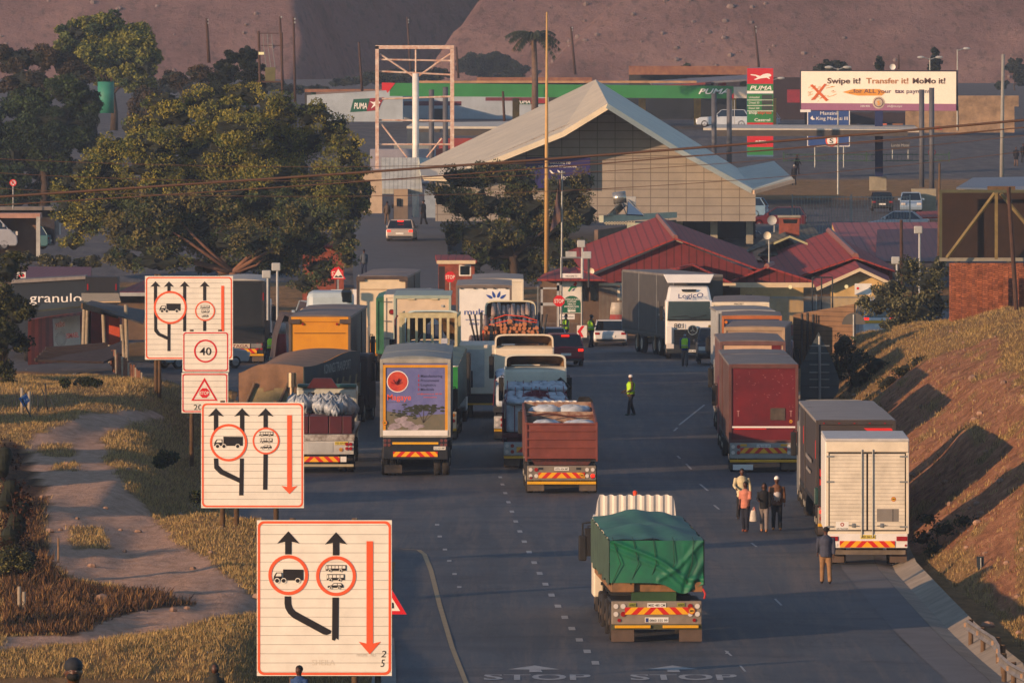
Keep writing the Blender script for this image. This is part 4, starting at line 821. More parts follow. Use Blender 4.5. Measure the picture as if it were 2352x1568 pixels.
text('Magaye', t, -1.04, yy - .004, 2.82, .22, mat('logo_orange', 'e0552a', .5, 0), w=.88, bold=.015); text('Business Investment Pty Ltd', t, -1.04, yy - .004, 2.72, .05, mat('dusty_ink', '6a5a7a'), w=.86)
for i, q in enumerate(('Manufacturing', 'Procurement', 'Logistics', 'Medicals')):
    o = text(q, t, .2, yy - .004, 3.66 - i * .165, .1, mat('mural_ink', '39365c'), w=.8 * len(q) / 13, bold=.015); M().box(.11, .14, yy - .004, yy - .002, 3.66 - i * .165, 3.76 - i * .165).build('bullet', RED, o)
text('info@business.co.za  082 000', t, .08, yy - .004, 3.02, .05, mat('logo_orange', 'e0552a'), w=.9); text('www.investment', t, .3, yy - .004, 2.9, .05, mat('logo_orange', 'e0552a'), w=.5)
a = M(); a.add([(-1.09, yy, 1.68), (1.09, yy, 1.68), (1.09, yy, 2.3), (.6, yy, 2.28), (.1, yy, 2.18), (-.5, yy, 2.3), (-1.09, yy, 2.42)], [tuple(range(7))]); a.build('mural_ground', mat('mural_earth', '5b5a4c', .7, .2, 3, col2='6d6450'), t)
a = M(); b = M()
for i in range(120):
    f = rnd.random(); x = rnd.gauss(.3, .42) if f > .4 else rnd.gauss(-.35, .3); zz = (2.52 + rnd.gauss(0, .08) - abs(x - .3) * .05) if f > .4 else 2.35 + rnd.gauss(0, .11); x = max(-.95, min(1.0, x)); r = rnd.uniform(.03, .07); a.add([(x + r * math.cos(q_) * 1.5, yy - .005 - i * 1e-5, zz + r * .7 * math.sin(q_)) for q_ in (0, 1.2, 2.4, 3.6, 5)], [tuple(range(5))])
a.build('mural_foliage', mat('mural_green', '33382a', .8, .2, 6), t)
for x1, z1 in ((.05, 2.5), (.3, 2.5), (.55, 2.48), (.75, 2.42)): b.add([(.28, yy - .004, 1.98), (.32, yy - .004, 1.98), (x1 + .02, yy - .004, z1), (x1, yy - .004, z1)], [(0, 1, 2, 3)])
b.build('mural_trunk', mat('mural_bark', '4a4238'), t); a = M()
for (x, zz, r) in ((-.55, 2.05, .2), (-.3, 1.92, .22), (-.75, 1.85, .2), (-.4, 2.15, .12), (-.05, 1.8, .2), (.2, 1.85, .12), (-.9, 1.76, .12)): a.add([(x + r * 1.1 * math.cos(q_) * rnd.uniform(.8, 1.2), yy - .006 - r * .001, max(1.69, zz + r * .6 * math.sin(q_))) for q_ in [k_ * .9 for k_ in range(7)]], [tuple(range(7))])
a.build('mural_rocks', mat('mural_rock', '9c8f94', .7, .2, 5), t)
M().box(-1.2, 1.2, -.05, .05, 1.5, 1.7).build('white_sill', WHITE, t)
M().box(-1.2, 1.2, -.03, .5, .62, 1.42).build('dark_tail', mat('dark_tail_paint', '1c1e22', .5, .1), t, bevel=.02)
lamps(t, (-1.12, -.97, .97, 1.12), (1.32, 1.16), y=-.04, r=.06, mats=[mat('dim_lens', '6a3c38', .3)]); M().box(-.85, .85, -.06, -.03, 1.18, 1.26).build('yellow_bar', YEL, t)
chevron(t, 1.65, .72, .19, -.05); plate(t, .9, .98, 'FZS 854 MP', y=-.05, w=.44); sticker(t, -1.13, 1.98, '80', -.03, .09)
M().box(-1.15, -.5, .4, .43, .1, .4).build('mud_flap', mat('mud_flap_dusty', '5c5044'), t); tractor(t, 20.4, WHITE, H=2.9)
# green tarp trailer right beside it
t = truck('trailer with a faded green tarpaulin and ribbed white cab roof between the lanes', 977, 57.2, -.02)
cloth('tarpaulin_top', t, lambda a, b: (-1.3 + 2.6 * a, 14 * b, 2.95 + .35 * b + .1 * math.sin(math.pi * a) + .03 * math.sin(a * 14 + b * 20)), 16, 16, mat('faded_green_tarp', '5d6f60', .7, .15, 2, bump=.2))
for sx in (-1, 1): cloth('tarpaulin_side', t, lambda a, b: (sx * (1.3 + .02 * math.sin(b * 40)), 14 * b, 1.3 + (1.65 + .35 * b) * a), 3, 20, mat('grey_green_tarp', '4d5a4d', .7, .15, 2, bump=.25))
cloth('tarpaulin_rear', t, lambda a, b: (-1.3 + 2.6 * a, -.02 - .03 * math.sin(a * 30), 1.35 + 1.6 * b), 20, 3, mat('bright_green_tarp', '2d8a3a', .6, .15, 2, bump=.2))
tailpanel(t, 2.5, .45, 1.15, mat('cream_tail', 'c4b594', .5, .1), '', 1.4, None, YEL, lm=[LAMP_A, LAMP_R]); chassis(t, .1, 14, 1.15, 2.4)
for y in (1, 2.4, 7, 8.4): axle(t, y, 2.55)
cab(t, 17.0, WHITE, H=2.55, W=2.45, defl='rib', dH=.6); M().box(1.0, 1.42, 16.4, 17, 1.2, 3.05).build('side_fairing', mat('dark_fairing', '2f2e2d', .6, .1), t, bevel=.08)
# white trailer, round hole
t = queue('white box trailer with a round red port high on its rear', 949, 49.4, 0, 4.35, 2.72, WHITE, mat('peach_white_door', 'dccbb0', .5, .06), mat('peach_white_door', 'dccbb0'), (11,), None, roof=mat('cool_grey_roof', '7f837f'))
M().disc((-1.0, -.03, 3.55), .13, r0=.09).build('port_rim', RUST, t); M().disc((-1.0, -.025, 3.55), .09).build('port', LAMP_R, t)
for z in (4.0, 3.1, 2.3): M().box(-1.36, -1.05, -.05, -.03, z, z + .05).build('hinge', GREY, t)
GGR = mat('grey_green_container', '9aa695', .5, .1, 1.5)
t = truck('pale grey green container truck behind the slatted crate truck', 970, 50.9, 0)
boxtrailer(t, 0, 10, 2.6, 4.62, GGR, mat('container_door', 'cdb799', .5, .06), GGR, axles=(1, 2.3), curtain=False, arch=.0, roof=GGR); M().box(.85, .95, -.04, -.02, 4.1, 4.2).build('door_tag', LGREY, t)
for x in (-.5, .55): M().box(x - .16, x + .16, -.04, -.02, 4.42, 4.48).build('header_slot', mat('slot_cream', 'c9b78f'), t)
t = truck('truck with pale timber slatted crate sides over a grey load', 983.5, 54.2, -.02)
a = M(); SW = mat('pale_green_timber', 'c0b288', .7, .15, 5, col2='a09670')
a.box(-1.22, 1.22, -.05, .05, 4.28, 4.5).box(-1.22, 1.22, -.05, .05, 2.95, 3.1)
for i in range(8): x = -1.22 + i * .335; a.box(x, x + .11, -.04, .04, 3.1, 4.28)
a.build('slatted_gate', SW, t)
for sx in (-1, 1):
    a = M().box(sx * 1.2 - .03, sx * 1.2 + .03, 0, 6, 4.3, 4.42).box(sx * 1.2 - .03, sx * 1.2 + .03, 0, 6, 2.9, 3.05)
    for i in range(9): a.box(sx * 1.2 - .03, sx * 1.2 + .03, i * .72, i * .72 + .1, 3.0, 4.3)
    a.build('slatted_side', SW, t)
cloth('covered_load', t, lambda a_, b_: (-1.1 + 2.2 * a_, .5 + 5 * b_, 2.9 + 1.15 * math.exp(-((a_ - .55) / .25) ** 2) + .08 * math.sin(a_ * 20 + b_ * 9)), 18, 12, mat('grey_plastic_sheet', '6f6d6c', .5, .25, 3, bump=.4))
M().box(-.1, .6, .3, .35, 3.4, 4.0).build('blue_bundle', mat('bundle_blue', '2a3a5c', .6, .2), t); M().box(.55, .82, -.08, -.05, 3.2, 3.42).build('paper_notice', mat('paper', 'b9bbc2'), t)
M().box(-1.2, 1.2, 0, 6, 1.0, 2.95).build('body', DIRT, t); M().tube([(-1.38, 0, 2.6), (-1.4, 0, 4.2), (-1.3, 0, 4.4)], .04).build('red_rail', MR, t)
o = M().box(-1.75, -1.5, 3.0, 3.2, 2.6, 3.3).build('mirror', BLACK, t, bevel=.05); axle(t, 1.5, 2.4); axle(t, 2.9, 2.4)
cab(t, 6.6, mat('pale_blue_cab', 'b4c4c0', .4, .06), H=3.1, W=2.5, defl='arch', dH=1.4, mirror=False)
t = queue('truck with a dark green tarpaulin peeping out left of the white box trailer', 925, 47.2, 0, 3.75, 2.6, mat('green_curtain', '2f6a4a', .7, .2, 2), mat('green_curtain', '2f6a4a'), mat('green_curtain', '2f6a4a'), (10,), WHITE, roof=mat('teal_tarp_top', '2b6a5c', .6, .15), arch=.25, defl='rib', dH=.9)
# cream curtain trailer
t = queue('cream trailer with dark curtains, far left of the centre queue', 877.5, 45, -.03, 4.42, 2.6, mat('dark_grey_curtain', '36352f', .7, .12, 1.5, bump=.1), mat('cream_door', 'd4bf9c', .5, .06), mat('brown_frame', '4c3d34', .6, .15), (9, 8), WHITE)
M().box(-1.1, 1.1, 0, .02, 3.75, 3.78).build('door_seam', mat('rivet_brown', '8a6a4a'), t); tailpanel(t, 2.5, .35, 1.05, mat('amber_door', 'c9870f'), '', 1.5)
for sx in (-1, 1): M().box(sx * 1.1 - .22, sx * 1.1 + .22, -.1, .1, 4.18, 4.32).build('corner_bracket', mat('brown_frame', '4c3d34'), t)
# yellow trailer
YD = mat('yellow_door', 'd08c0c', .45, .12, 1, col2='c07c0a')
t = queue('trailer with a bright yellow rear panel and dark grey sides', 734.5, 54.6, -.022, 4.42, 2.6, mat('dark_grey_curtain', '36352f'), YD, mat('brown_grey_frame', '54483e', .6, .15), (12.5, 6), mat('peach_cab', 'd2b896', .4, .06), cabH=3.4, defl='arch', dH=.65)
a = M().box(-1.08, 1.08, -.0, .02, 3.7, 3.73); [a.ball((x, 0, 3.715), .018, 5, 3) for x in [-1 + i * .25 for i in range(9)]]; a.build('rivet_strip', mat('rivet_dark', '6a4a10'), t)
M().box(-1.2, 1.2, -.04, .05, 4.2, 4.4).build('yellow_header', YD, t)
for sx in (-1, 1): M().box(sx * 1.08 - .24, sx * 1.08 + .24, -.12, -.0, 4.12, 4.3).build('corner_bracket', mat('brown_frame', '4c3d34'), t); M().cyl((sx * .72, -.05, 4.1), (sx * .72, 0, 4.1), .05).build('marker_light', LAMP_R, t)
tailpanel(t, 2.5, .5, 1.1, LGREY, '', 1.6, None, YEL)
t = truck('tractor with an open cream wind deflector left of the yellow trailer', 747, 50.2, -.0); M().box(-1.2, 1.2, -6, -1, 1.0, 2.6).build('load', DIRT, t); cab(t, 0, mat('peach_cab', 'd2b896'), H=3.35, defl='arch', dH=.63, W=2.45); M().box(-.5, .5, -6, .3, .7, 1.0).build('tractor_frame', DARK, t); axle(t, -2, 2.4); axle(t, -3.4, 2.4)
t = truck('white cab with rounded roof behind the open wind deflectors', 758, 46.2, 0); M().box(-1.15, 1.15, 0, 3, .8, 3.9).build('cab', mat('bluish_white', 'a9b6ba', .4, .06), t, bevel=.3); M().box(.55, 1.1, -.02, 2.8, 3.3, 3.95).build('roof_window', GLASS, t, bevel=.1); axle(t, 1.5, 2.3)
t = truck('flat trailer under a crumpled brown tarpaulin beside the yellow trailer', 690, 50.0, .05, dz=0)
cloth('tarpaulin', t, lambda a, b: (-1.2 + 2.4 * a, 8 * b, 1.4 + 2.3 * min(1, 5 * a, 5 * (1 - a)) ** .5 * (.85 + .08 * math.sin(7 * b + 9 * a))), 20, 12, mat('brown_tarp', '4b3c36', .8, .2, 2, bump=.4)); M().box(-1.25, 1.25, 0, 8, 1.15, 1.4).build('deck', mat('dark_green_steel', '1f3a34'), t); axle(t, .9, 2.6, .55); axle(t, 2.3, 2.6, .55)
# black trailer behind the lane sign
t = queue('black double door trailer parked behind the upper lane sign', 549.5, 45, 0, 4.2, 2.62, mat('black_curtain', '1c1a1a', .6, .1), mat('black_door', '161617', .3, .25, .7, col2='2a2826'), mat('black_frame', '17171a', .6, .1), (12,), WHITE, roof=mat('pale_trailer_roof', 'a8a195', .7, .1), arch=.1)
for x in (1.2,): M().box(x, x + .05, -.04, -.02, 3.2, 3.6).build('reflective_strip', LAMP_R, t)
tailpanel(t, 2.5, .5, 1.1, DARK, '', 0, bar=YEL, lm=[LAMP_R]); chevron(t, 1.6, .52, .22, -.09, .1); o = M().box(-.6, .55, -.1, -.08, .78, 1.0).build('name_board', mat('board_cream', 'c8b8a0'), t); text('NTAGA', o, -.55, -.105, .81, .16, mat('maroon_ink', '6a1a1a'), w=1.0, bold=.03)
M().box(.6, 1.15, -.1, -.08, .78, 1.0).build('tag_board', GREY, t)
# tan tarpaulin truck, side on
TT = mat('tan_tarpaulin', '86644a', .85, .2, 2, bump=.35, col2='6a503a'); TK = mat('dark_tarpaulin', '2c2b2b', .85, .2, 2, bump=.35)
t = truck('long truck under a sagging tan and black tarpaulin, turning in from the left', 623, 57.2, -.125)
W = 2.62; L = 16
def topz(a, b): return 2.95 + .12 * min(1, b * 3) - .12 * math.sin(b * 6) + .12 * math.sin(math.pi * a) - .25 * math.exp(-((a) / .2) ** 2) * (1 - b)
cloth('tarpaulin_top', t, lambda a, b: (-W / 2 + W * a, L * b, topz(a, b)), 14, 30, TT)
cloth('tarpaulin_rear', t, lambda a, b: (-W / 2 + W * a, -.05 - .05 * math.sin(a * 17) * b - .03 * math.sin(b * 5), topz(a, 0) - (1.15 + .25 * (a < .15) + .1 * math.sin(a * 9)) * b), 24, 8, TT)
cloth('tarpaulin_side', t, lambda a, b: (W / 2 + .04 * math.sin(a * 55 + b * 4) * b + .02, L * a, topz(1, a) - (1.25 + .12 * math.sin(a * 16)) * b), 70, 8, TK)
cloth('tarpaulin_side', t, lambda a, b: (-W / 2 - .02, L * a, topz(0, a) - 1.3 * b), 20, 4, TT)
text('KONINGS TRANSPORT', t, W / 2 + .08, 5.2, 2.5, .4, mat('chalk_lettering', 'a09a90', .8, 0), w=7.6, face='x+')
for sx in (-1, 1): M().box(sx * (W / 2 - .03) - .03, sx * (W / 2 - .03) + .03, 0, L, 1.3, 2.2).build('drop_side', mat('yellowish_timber', '8a7a54', .8, .15, 3), t)
M().box(-W / 2, W / 2, -.03, .04, 1.3, 2.1).build('tail_board', mat('yellowish_timber', '8a7a54'), t)
a = M().box(-W / 2 + .05, W / 2 - .05, 0, L, 1.0, 1.3); [a.box(W / 2 - .05, W / 2 + .0, .5 + i * 1.2, .6 + i * 1.2, .95, 1.35) for i in range(13)]; a.build('chassis', DARK, t)
for y in (9.5, 12.5): axle(t, y, 2.7, .55)
for y in (1.5, 3.0): axle(t, y, 2.6, .5)
for x in (-1.25, .1): M().tube([(x, -.15, .9), (x + .6, -.15, 2.3)], .06).build('loose_pole', WOOD, t)
a = M().box(-1.2, 1.2, L + .4, L + 1.2, 1.2, 2.6); a.build('headboard', mat('teal_dark', '1e3f40', .5, .15), t); tractor(t, L + 3.3, mat('dark_brown_cab', '3a2a26', .5, .1), H=2.9)
# flatbed with maroon crates
MC = mat('maroon_crate', '4a0f16', .5, .15, 2)
t = truck('white flatbed truck loaded with maroon boxes and clear plastic bags', 734, 61.6, 0)
M().box(-1.3, 1.3, 0, 13.6, 1.28, 1.44).build('deck', mat('white_worn_deck', 'a9a59a', .7, .3, 3, col2='6a5f55'), t); M().box(-1.3, 1.3, -.06, .0, 1.22, 1.44).build('deck_edge', mat('chipped_white', 'b9b5ac', .6, .3, 5, col2='5a4c42'), t)
for y in (.4, 1.7, 3.0, 4.3, 5.6):
    for x in (-1.15, -.4, .35, .85):
        wd = .72 if x < .3 else (.48 if x < .8 else .35)
        M().box(x, x + wd, y, y + 1.1, 1.45, 2.1).build('maroon_box', MC, t, bevel=.02)
PLB = mat('clear_plastic', '9aa2a8', .35, .35, 6, bump=.8, col2='6d767e', spec=.8)
for i in range(58):
    x = rnd.uniform(-1.15, 1.15); y = rnd.uniform(.6, 12); z = 2.2 + rnd.uniform(0, .28) if y < 7 else 1.8 + rnd.uniform(0, .5); q = rnd.random() * 9; r = rnd.uniform(.13, .3)
    M().grid(lambda p, w_: (x + r * math.sin(math.pi * w_) ** .6 * math.cos(6.283 * p) * (1 + .25 * math.sin(7 * 6.283 * p + q)), y + r * math.sin(math.pi * w_) ** .6 * math.sin(6.283 * p), z + r * .9 * math.cos(math.pi * w_) + (.12 * (1 - w_ * 8) if w_ < .12 else 0) + .05 * math.sin(p * 31 + q)), 22, 8).build('plastic_bag', PLB, t)
for (x, y, z) in ((-.9, 6, 2.3), (.75, 6.4, 2.35), (-.5, 9, 2.1)): M().ball((x, y, z), (.25, .3, .16)).build('yellow_bundle', mat('bundle_yellow', '9a7420', .7, .2), t)
for i in range(10): M().ball((-.9 + i * .2, 8.5, 2.55), (.11, .5, .1), 8, 5).build('dark_roll', mat('dark_roll', '15181e', .3, .1), t)
M().prism([(-.75, 2.75), (.45, 2.75), (.2, 3.12), (-.5, 3.12)], 12.6, 13.2).build('maroon_cover', MC, t)
for i in range(6): a = rnd.uniform(-1, 1); M().box(a, a + .25, 7 + i, 7.4 + i, 2.3, 2.6).build('black_case', BLACK, t, bevel=.02)
M().box(-1.28, 1.28, -.05, .06, .7, 1.2).build('rear_panel', mat('white_tail_board', 'b5b2aa', .5, .12, 2), t, bevel=.02); M().box(-.42, .5, -.065, -.05, .76, 1.14).build('grey_plate', LGREY, t)
plate(t, .82, 1.06, 'FZS 654 MP', y=-.08, w=.5, m=PLATEY); sticker(t, .8, .88, '80', -.08, .07); lamps(t, (1.02, 1.16), (1.08, .92), y=-.08, r=.065)
chevron(t, 1.9, .42, .2, -.05, -.2); M().box(.78, 1.0, -.06, -.04, .42, .62).build('white_end_panel', WHITE, t); M().box(-1.28, 1.28, -.12, -.02, .24, .34).build('underrun_bar', mat('cream_bar', 'a89c7c', .5, .1), t, bevel=.02)
M().box(-1.15, 1.15, .1, 13, .9, 1.28).build('chassis', DARK, t)
for y in (1, 2.4, 9.5): axle(t, y, 2.6)
cab(t, 14.2, mat('teal_white_cab', 'b7b9ae', .4, .1), H=2.75, W=2.35, mirror=True); M().box(-1.15, 1.15, 14.1, 14.8, 2.72, 2.85).build('teal_roof_rim', mat('teal_rim', '2f5c55', .4, .1), t, bevel=.04)
M().cyl((-1.35, 13.7, 1.2), (-1.35, 13.7, 2.95), .1).cyl((-1.35, 13.7, 2.75), (-1.35, 13.7, 3.3), .17).build('exhaust_stack', mat('dull_chrome', '8a7a66', .3, .1, metal=.7), t)
# ================================================================== people
SKIN = mat('dark_skin', '50301f', .5, .05, 3); HAIR = mat('black_hair', '100d0c', .8, 0); EYEW = mat('eye_white', '6a605a', .5, 0)
def person(label, u, s, face=180, H=1.72, top='6a6a6a', legs='20242c', shoes='1a1714', hair=None, hat=None, arms=((.1, .12, .15), (-.1, .12, .15)), step=.15, vest=None, mask=False, coat=0, sleeve=True, group=None, hood=None, v=None, z=None, detail=True, skirt=0, build=1.0, kid=False, inner=None):
    p = gnd(u, s) if z is None else Vector(((u - CX) / s, F / s, z))
    t = thing('person', label, 'person', p, R(face), group); k = H / 1.75; near = s > 48; rm = .022 * k if near else 0; n = 10; w = build
    V = lambda x, y, zz: (x * k, y * k, zz * k)
    hs = 1.12 if kid else 1.0
    sh = [(-.185 * w, 0, 1.42), (.185 * w, 0, 1.42)]; A = []
    for i, (sw, out, bend) in enumerate(arms):
        sx = -1 if i == 0 else 1; S = Vector(sh[i]); d = Vector((sx * math.sin(out), math.sin(sw), -math.cos(sw) * math.cos(out))).normalized(); E = S + d * .29
        d2 = Vector((sx * math.sin(out) * .3 - sx * .25 * math.sin(bend), math.sin(sw + bend), -math.cos(sw + bend))).normalized(); Wp = E + d2 * .25; A.append((S, E, Wp, Wp + d2 * .09, d2))
    Lg = []
    for i, sg in enumerate((step, -step)):
        x = (-.085 if i == 0 else .085) * w; hip = Vector((x, 0, .9)); kn = Vector((x * 1.05, .42 * math.sin(sg) + .03, .9 - .42 * math.cos(sg))); an = Vector((x * 1.1, .82 * math.sin(sg) - (.05 if sg < 0 else 0), .08)); Lg.append((hip, kn, an))
    # body: one surface
    b = M(); sc = lambda q: (q[0] * k, q[1] * k, q[2] * k)
    b.tube([sc(q) for q in ((0, 0, .86), (0, 0, 1.0), (0, 0, 1.2), (0, -.0, 1.38), (0, 0, 1.47), (0, .0, 1.55), (0, .01, 1.6))], [q * k for q in (.13, .14, .14, .15, .08, .05, .05)], n)
    b.ball(sc((0, .012, 1.635)), (.076 * k * hs, .094 * k * hs, .115 * k * hs), 12, 9); b.ball(sc((0, .105, 1.625)), (.014 * k, .02 * k, .022 * k), 6, 4)
    for sx in (-1, 1): b.ball(sc((sx * .078 * hs, .0, 1.63)), (.012 * k, .02 * k, .03 * k), 6, 4)
    for S, E, Wp, Hn, d2 in A: b.tube([sc(S), sc(E), sc(Wp)], [.046 * k, .038 * k, .026 * k], 8)
    for hip, kn, an in Lg: b.tube([sc(hip), sc(kn), sc(an)], [.08 * k, .055 * k, .04 * k], 8)
    b.build('body', SKIN, t, smooth=True, remesh=rm)
    for i, (S, E, Wp, Hn, d2) in enumerate(A):
        sx = -1 if i == 0 else 1; h = M(); c = Wp + d2 * .045; h.ball(sc(c), (.018 * k, .038 * k, .045 * k), 8, 5)
        for f in range(4): o = Vector((0, (f - 1.5) * .019, 0)); q = c + d2 * .035 + o; l = (.05, .062, .058, .045)[f]; h.tube([sc(q), sc(q + d2 * l * .6), sc(q + d2 * l * .9 + Vector((-sx * .018, .004, 0)))], [.0095 * k, .0085 * k, .007 * k], 5)
        q = c + Vector((0, .03, .01)); h.tube([sc(q), sc(q + d2 * .03 + Vector((-sx * .01, .022, 0))), sc(q + d2 * .055 + Vector((-sx * .02, .024, 0)))], [.011 * k, .009 * k, .008 * k], 5); h.build('hand', SKIN, t, smooth=True)
    if near:
        e = M(); [e.ball(sc((sx * .03, .098, 1.65)), (.011 * k, .008 * k, .006 * k), 6, 4) for sx in (-1, 1)]; e.build('eyes', EYEW, t); M().ball(sc((0, .1, 1.585)), (.026 * k, .012 * k, .007 * k), 8, 4).build('mouth', mat('lips', '3a1c18', .5, 0), t)
    # clothes
    tm = mat('cloth_' + top, top, .85, .15, 6); lm = mat('cloth_' + legs, legs, .85, .15, 6)
    c = M(); c.tube([sc(q) for q in ((0, 0, .82 - coat), (0, 0, .95), (0, 0, 1.15), (0, 0, 1.34), (0, 0, 1.45), (0, 0, 1.5))], [q * k * w for q in (.17 + coat * .1, .168, .155, .18, .13, .07)], 12)
    c.ball(sc((0, 0, 1.37)), (.215 * k * w, .12 * k, .1 * k), 10, 6)
    for S, E, Wp, Hn, d2 in A: c.tube([sc(S), sc(E), sc(E.lerp(Wp, .95 if sleeve else .02))], [.068 * k * w, .058 * k, (.045 if sleeve else .05) * k], 9)
    c.build('jacket' if sleeve else 'shirt', tm, t, smooth=True, remesh=rm)
    c = M(); c.ball(sc((0, 0, .88)), (.165 * k * w, .13 * k, .12 * k), 10, 6)
    for hip, kn, an in Lg: c.tube([sc(hip), sc(kn), sc(an + Vector((0, 0, -.02)))], [.1 * k * w, .078 * k, .068 * k], 9)
    c.build('trousers', lm, t, smooth=True, remesh=rm)
    for hip, kn, an in Lg: M().ball(sc((an.x, an.y + .05, .045)), (.045 * k, .13 * k, .045 * k), 10, 5).build('shoe', mat('shoe_' + shoes, shoes, .6, .1), t, smooth=True)
    if vest:
        vm = mat('hi_vis_yellow', 'a8d81a', .6, .08, 5); c = M(); c.tube([sc(q) for q in ((0, 0, .93), (0, 0, 1.15), (0, 0, 1.34), (0, 0, 1.46))], [q * k * w for q in (.185, .175, .195, .12)], 14)
        o = c.build('safety_vest', vm, t, smooth=True); M().tube([sc((0, 0, 1.05)), sc((0, 0, 1.09))], .187 * k * w, 14).build('reflective_band', mat('silver_band', 'a8a89c', .3, 0), o)
    if inner: M().tube([sc((0, .03, .95)), sc((0, .05, 1.2)), sc((0, .05, 1.4))], [.14 * k * w, .135 * k * w, .1 * k], 10).build('undershirt', mat('cloth_' + inner, inner, .8, .05), t, smooth=True)
    if mask: M().ball(sc((0, .07, 1.6)), (.06 * k, .05 * k, .045 * k), 8, 6).build('face_mask', mat('mask_' + str(mask), 'a9bcc4' if mask is True else mask, .8, 0), t, smooth=True)
    if hat:
        c = M(); c.ball(sc((0, .005, 1.69)), (.088 * k * hs, .104 * k * hs, .085 * k * hs), 12, 7)
        if hat[1] == 'cap': c.ball(sc((0, .12, 1.68)), (.07 * k, .09 * k, .012 * k), 10, 4)
        c.build('cap' if hat[1] == 'cap' else 'hat', mat('hat_' + hat[0], hat[0], .8, .05), t, smooth=True)
    elif hood: M().ball(sc((0, -.02, 1.64)), (.115 * k, .115 * k, .145 * k), 12, 8).ball(sc((0, -.03, 1.5)), (.14 * k, .12 * k, .08 * k), 10, 6).build('hood', tm, t, smooth=True)
    elif hair != 'none':
        c = M(); c.ball(sc((0, -.012, 1.675)), (.085 * k * hs, .1 * k * hs, .09 * k * hs), 12, 7)
        if hair == 'long': c.ball(sc((0, -.05, 1.58)), (.105 * k, .08 * k, .17 * k), 10, 7)
        c.build('hair', HAIR, t, smooth=True)
    return t, k
WK = ((.35, .1, .25), (-.3, .1, .2)); ST = ((.05, .1, .15), (-.05, .1, .15)); FOLD = ((.25, .15, 1.3), (.25, .15, 1.4))
def bag(root, x, y, z, h, w, col, name, cat_, label, s):
    """a carried thing: its own top-level object, hung from the hand"""
    p = Vector(root.location) + Matrix.Rotation(root.rotation_euler[2], 3, 'Z') @ Vector((x, y, z))
    t = thing(name, label, cat_, p); m = mat('bag_' + col, col, .6, .15, 6)
    M().grid(lambda a, b: (w * (.5 + .5 * b ** .6) * math.cos(6.283 * a) * (1 + .08 * math.sin(a * 40)), w * .5 * (.4 + .6 * b ** .6) * math.sin(6.283 * a), -h * b), 16, 8).ball((0, 0, -h), (w, w * .5, .03)).build('bag_body', m, t, smooth=True)
    M().tube([(-w * .4, 0, 0), (0, 0, .1), (w * .4, 0, 0)], .012, 5).build('handle', m, t); return t
t, k = person('woman in a salmon top and dark trousers by the dark red trailer', 1712, 69.2, 150, 1.66, 'c27a62', '141826', 'a0583a', arms=((.2, .1, .3), (-.1, .15, .5)), sleeve=False, step=.06)
bag(t, -.3, 0, .72, .36, .12, 'c9beae', 'carrier_bag', 'bag', 'pale printed plastic carrier bag held by the woman in salmon', 69)
person('person in a loose cream jacket half behind the woman in salmon', 1704, 67.6, 190, 1.72, 'c9bb94', '15161a', '2a1c16', arms=((.1, .25, .1), (.3, .3, .9)), coat=.05, build=1.12)
t, k = person('woman in a short black jacket and grey leggings carrying an orange bag', 1755, 69.2, 175, 1.62, '0d0d10', '7a706a', 'b87a4a', hair='long', arms=((.1, .12, .1), (.35, .1, 1.1)), step=.22)
bag(t, .33, .02, .73, .22, .08, 'd8571f', 'handbag', 'bag', 'small orange handbag carried by the woman in black', 69)
t, k = person('man in a white cap, brown jacket and white shirt beside the dark red trailer', 1784, 69.0, 185, 1.78, '6e4a32', '1e2126', 'c07838', hat=('e6e0d6', 'cap'), arms=((.1, .14, .1), (.3, .1, 1.0)), inner='b9b4b2', step=.12, build=1.08)
person('man in grey shirt and khaki trousers walking past the white box truck', 1897, 75.6, 5, 1.72, '3c4050', '8f6c48', '1b1512', arms=WK, step=.14, build=1.15)
person('worker in brown jacket, yellow vest and white hat crossing the road', 1449, 53.6, 115, 1.72, '4a3a26', '14161a', '4a5a52', hat=('d8d2c8', 'hat'), vest=1, arms=((.2, .1, .8), (.2, .1, .9)), step=.2)
person('guard in a yellow vest over blue, in front of the numbered white cab', 1573, 45.6, 180, 1.74, '12356e', '55504f', '2a2420', vest=1, mask=True, arms=WK, step=.2)
person('guard in a yellow vest beside the stop sign, facing the road', 1300, 42.3, 120, 1.72, '20222c', '141a2a', hat=None, vest=1, mask=True, arms=FOLD, z=1.2)
person('guard in a yellow vest writing beside the white sedan', 1358, 42.2, -60, 1.76, '15171e', '151a2a', hat=('15171c', 'cap'), vest=1, mask=True, arms=FOLD)
person('guard in a bright yellow vest behind the black trailer, seen from the back', 621, 45.6, 10, 1.72, '171a24', '151c30', vest=1, arms=ST)
person('man in a pale brown suit near the ticket booth beyond the silver sedan', 889, 32.2, 20, 1.7, '57483c', '5e4c3a', arms=ST)
person('person in a black jacket at the ticket booth beyond the silver sedan', 909, 32.0, 5, 1.75, '10131c', '10131c', arms=FOLD, coat=.05)
person('person in a long black coat walking right of the ticket booth', 973, 32.2, 60, 1.78, '0e1016', '0e1016', coat=.35, arms=ST, step=.2, mask='b0b0b0')
person('man in dark blue trousers at the edge of the big spreading tree', 836, 36.2, 20, 1.72, '4a5058', '14203a', arms=ST)
person('person in dark clothes with a bright yellow backpack beyond the upturned canopy', 1824, 27.0, 20, 1.72, '14141c', '15151c', hat=('a8a49a', 'hat'), arms=ST)
person('person in a red cap and dark clothes on the far verge', 1831, 26.5, -120, 1.75, '241a24', '241820', hat=('c01c1c', 'cap'), arms=WK, z=7.2)
person('person in a black coat on the far right street, left one of two', 2334, 25.8, 190, 1.75, '0c0c12', '6a5448', coat=.2, arms=ST)
person('person in a black coat cut by the right edge of the far street', 2350, 25.6, 190, 1.75, '0e1018', '14141c', coat=.2, arms=ST)
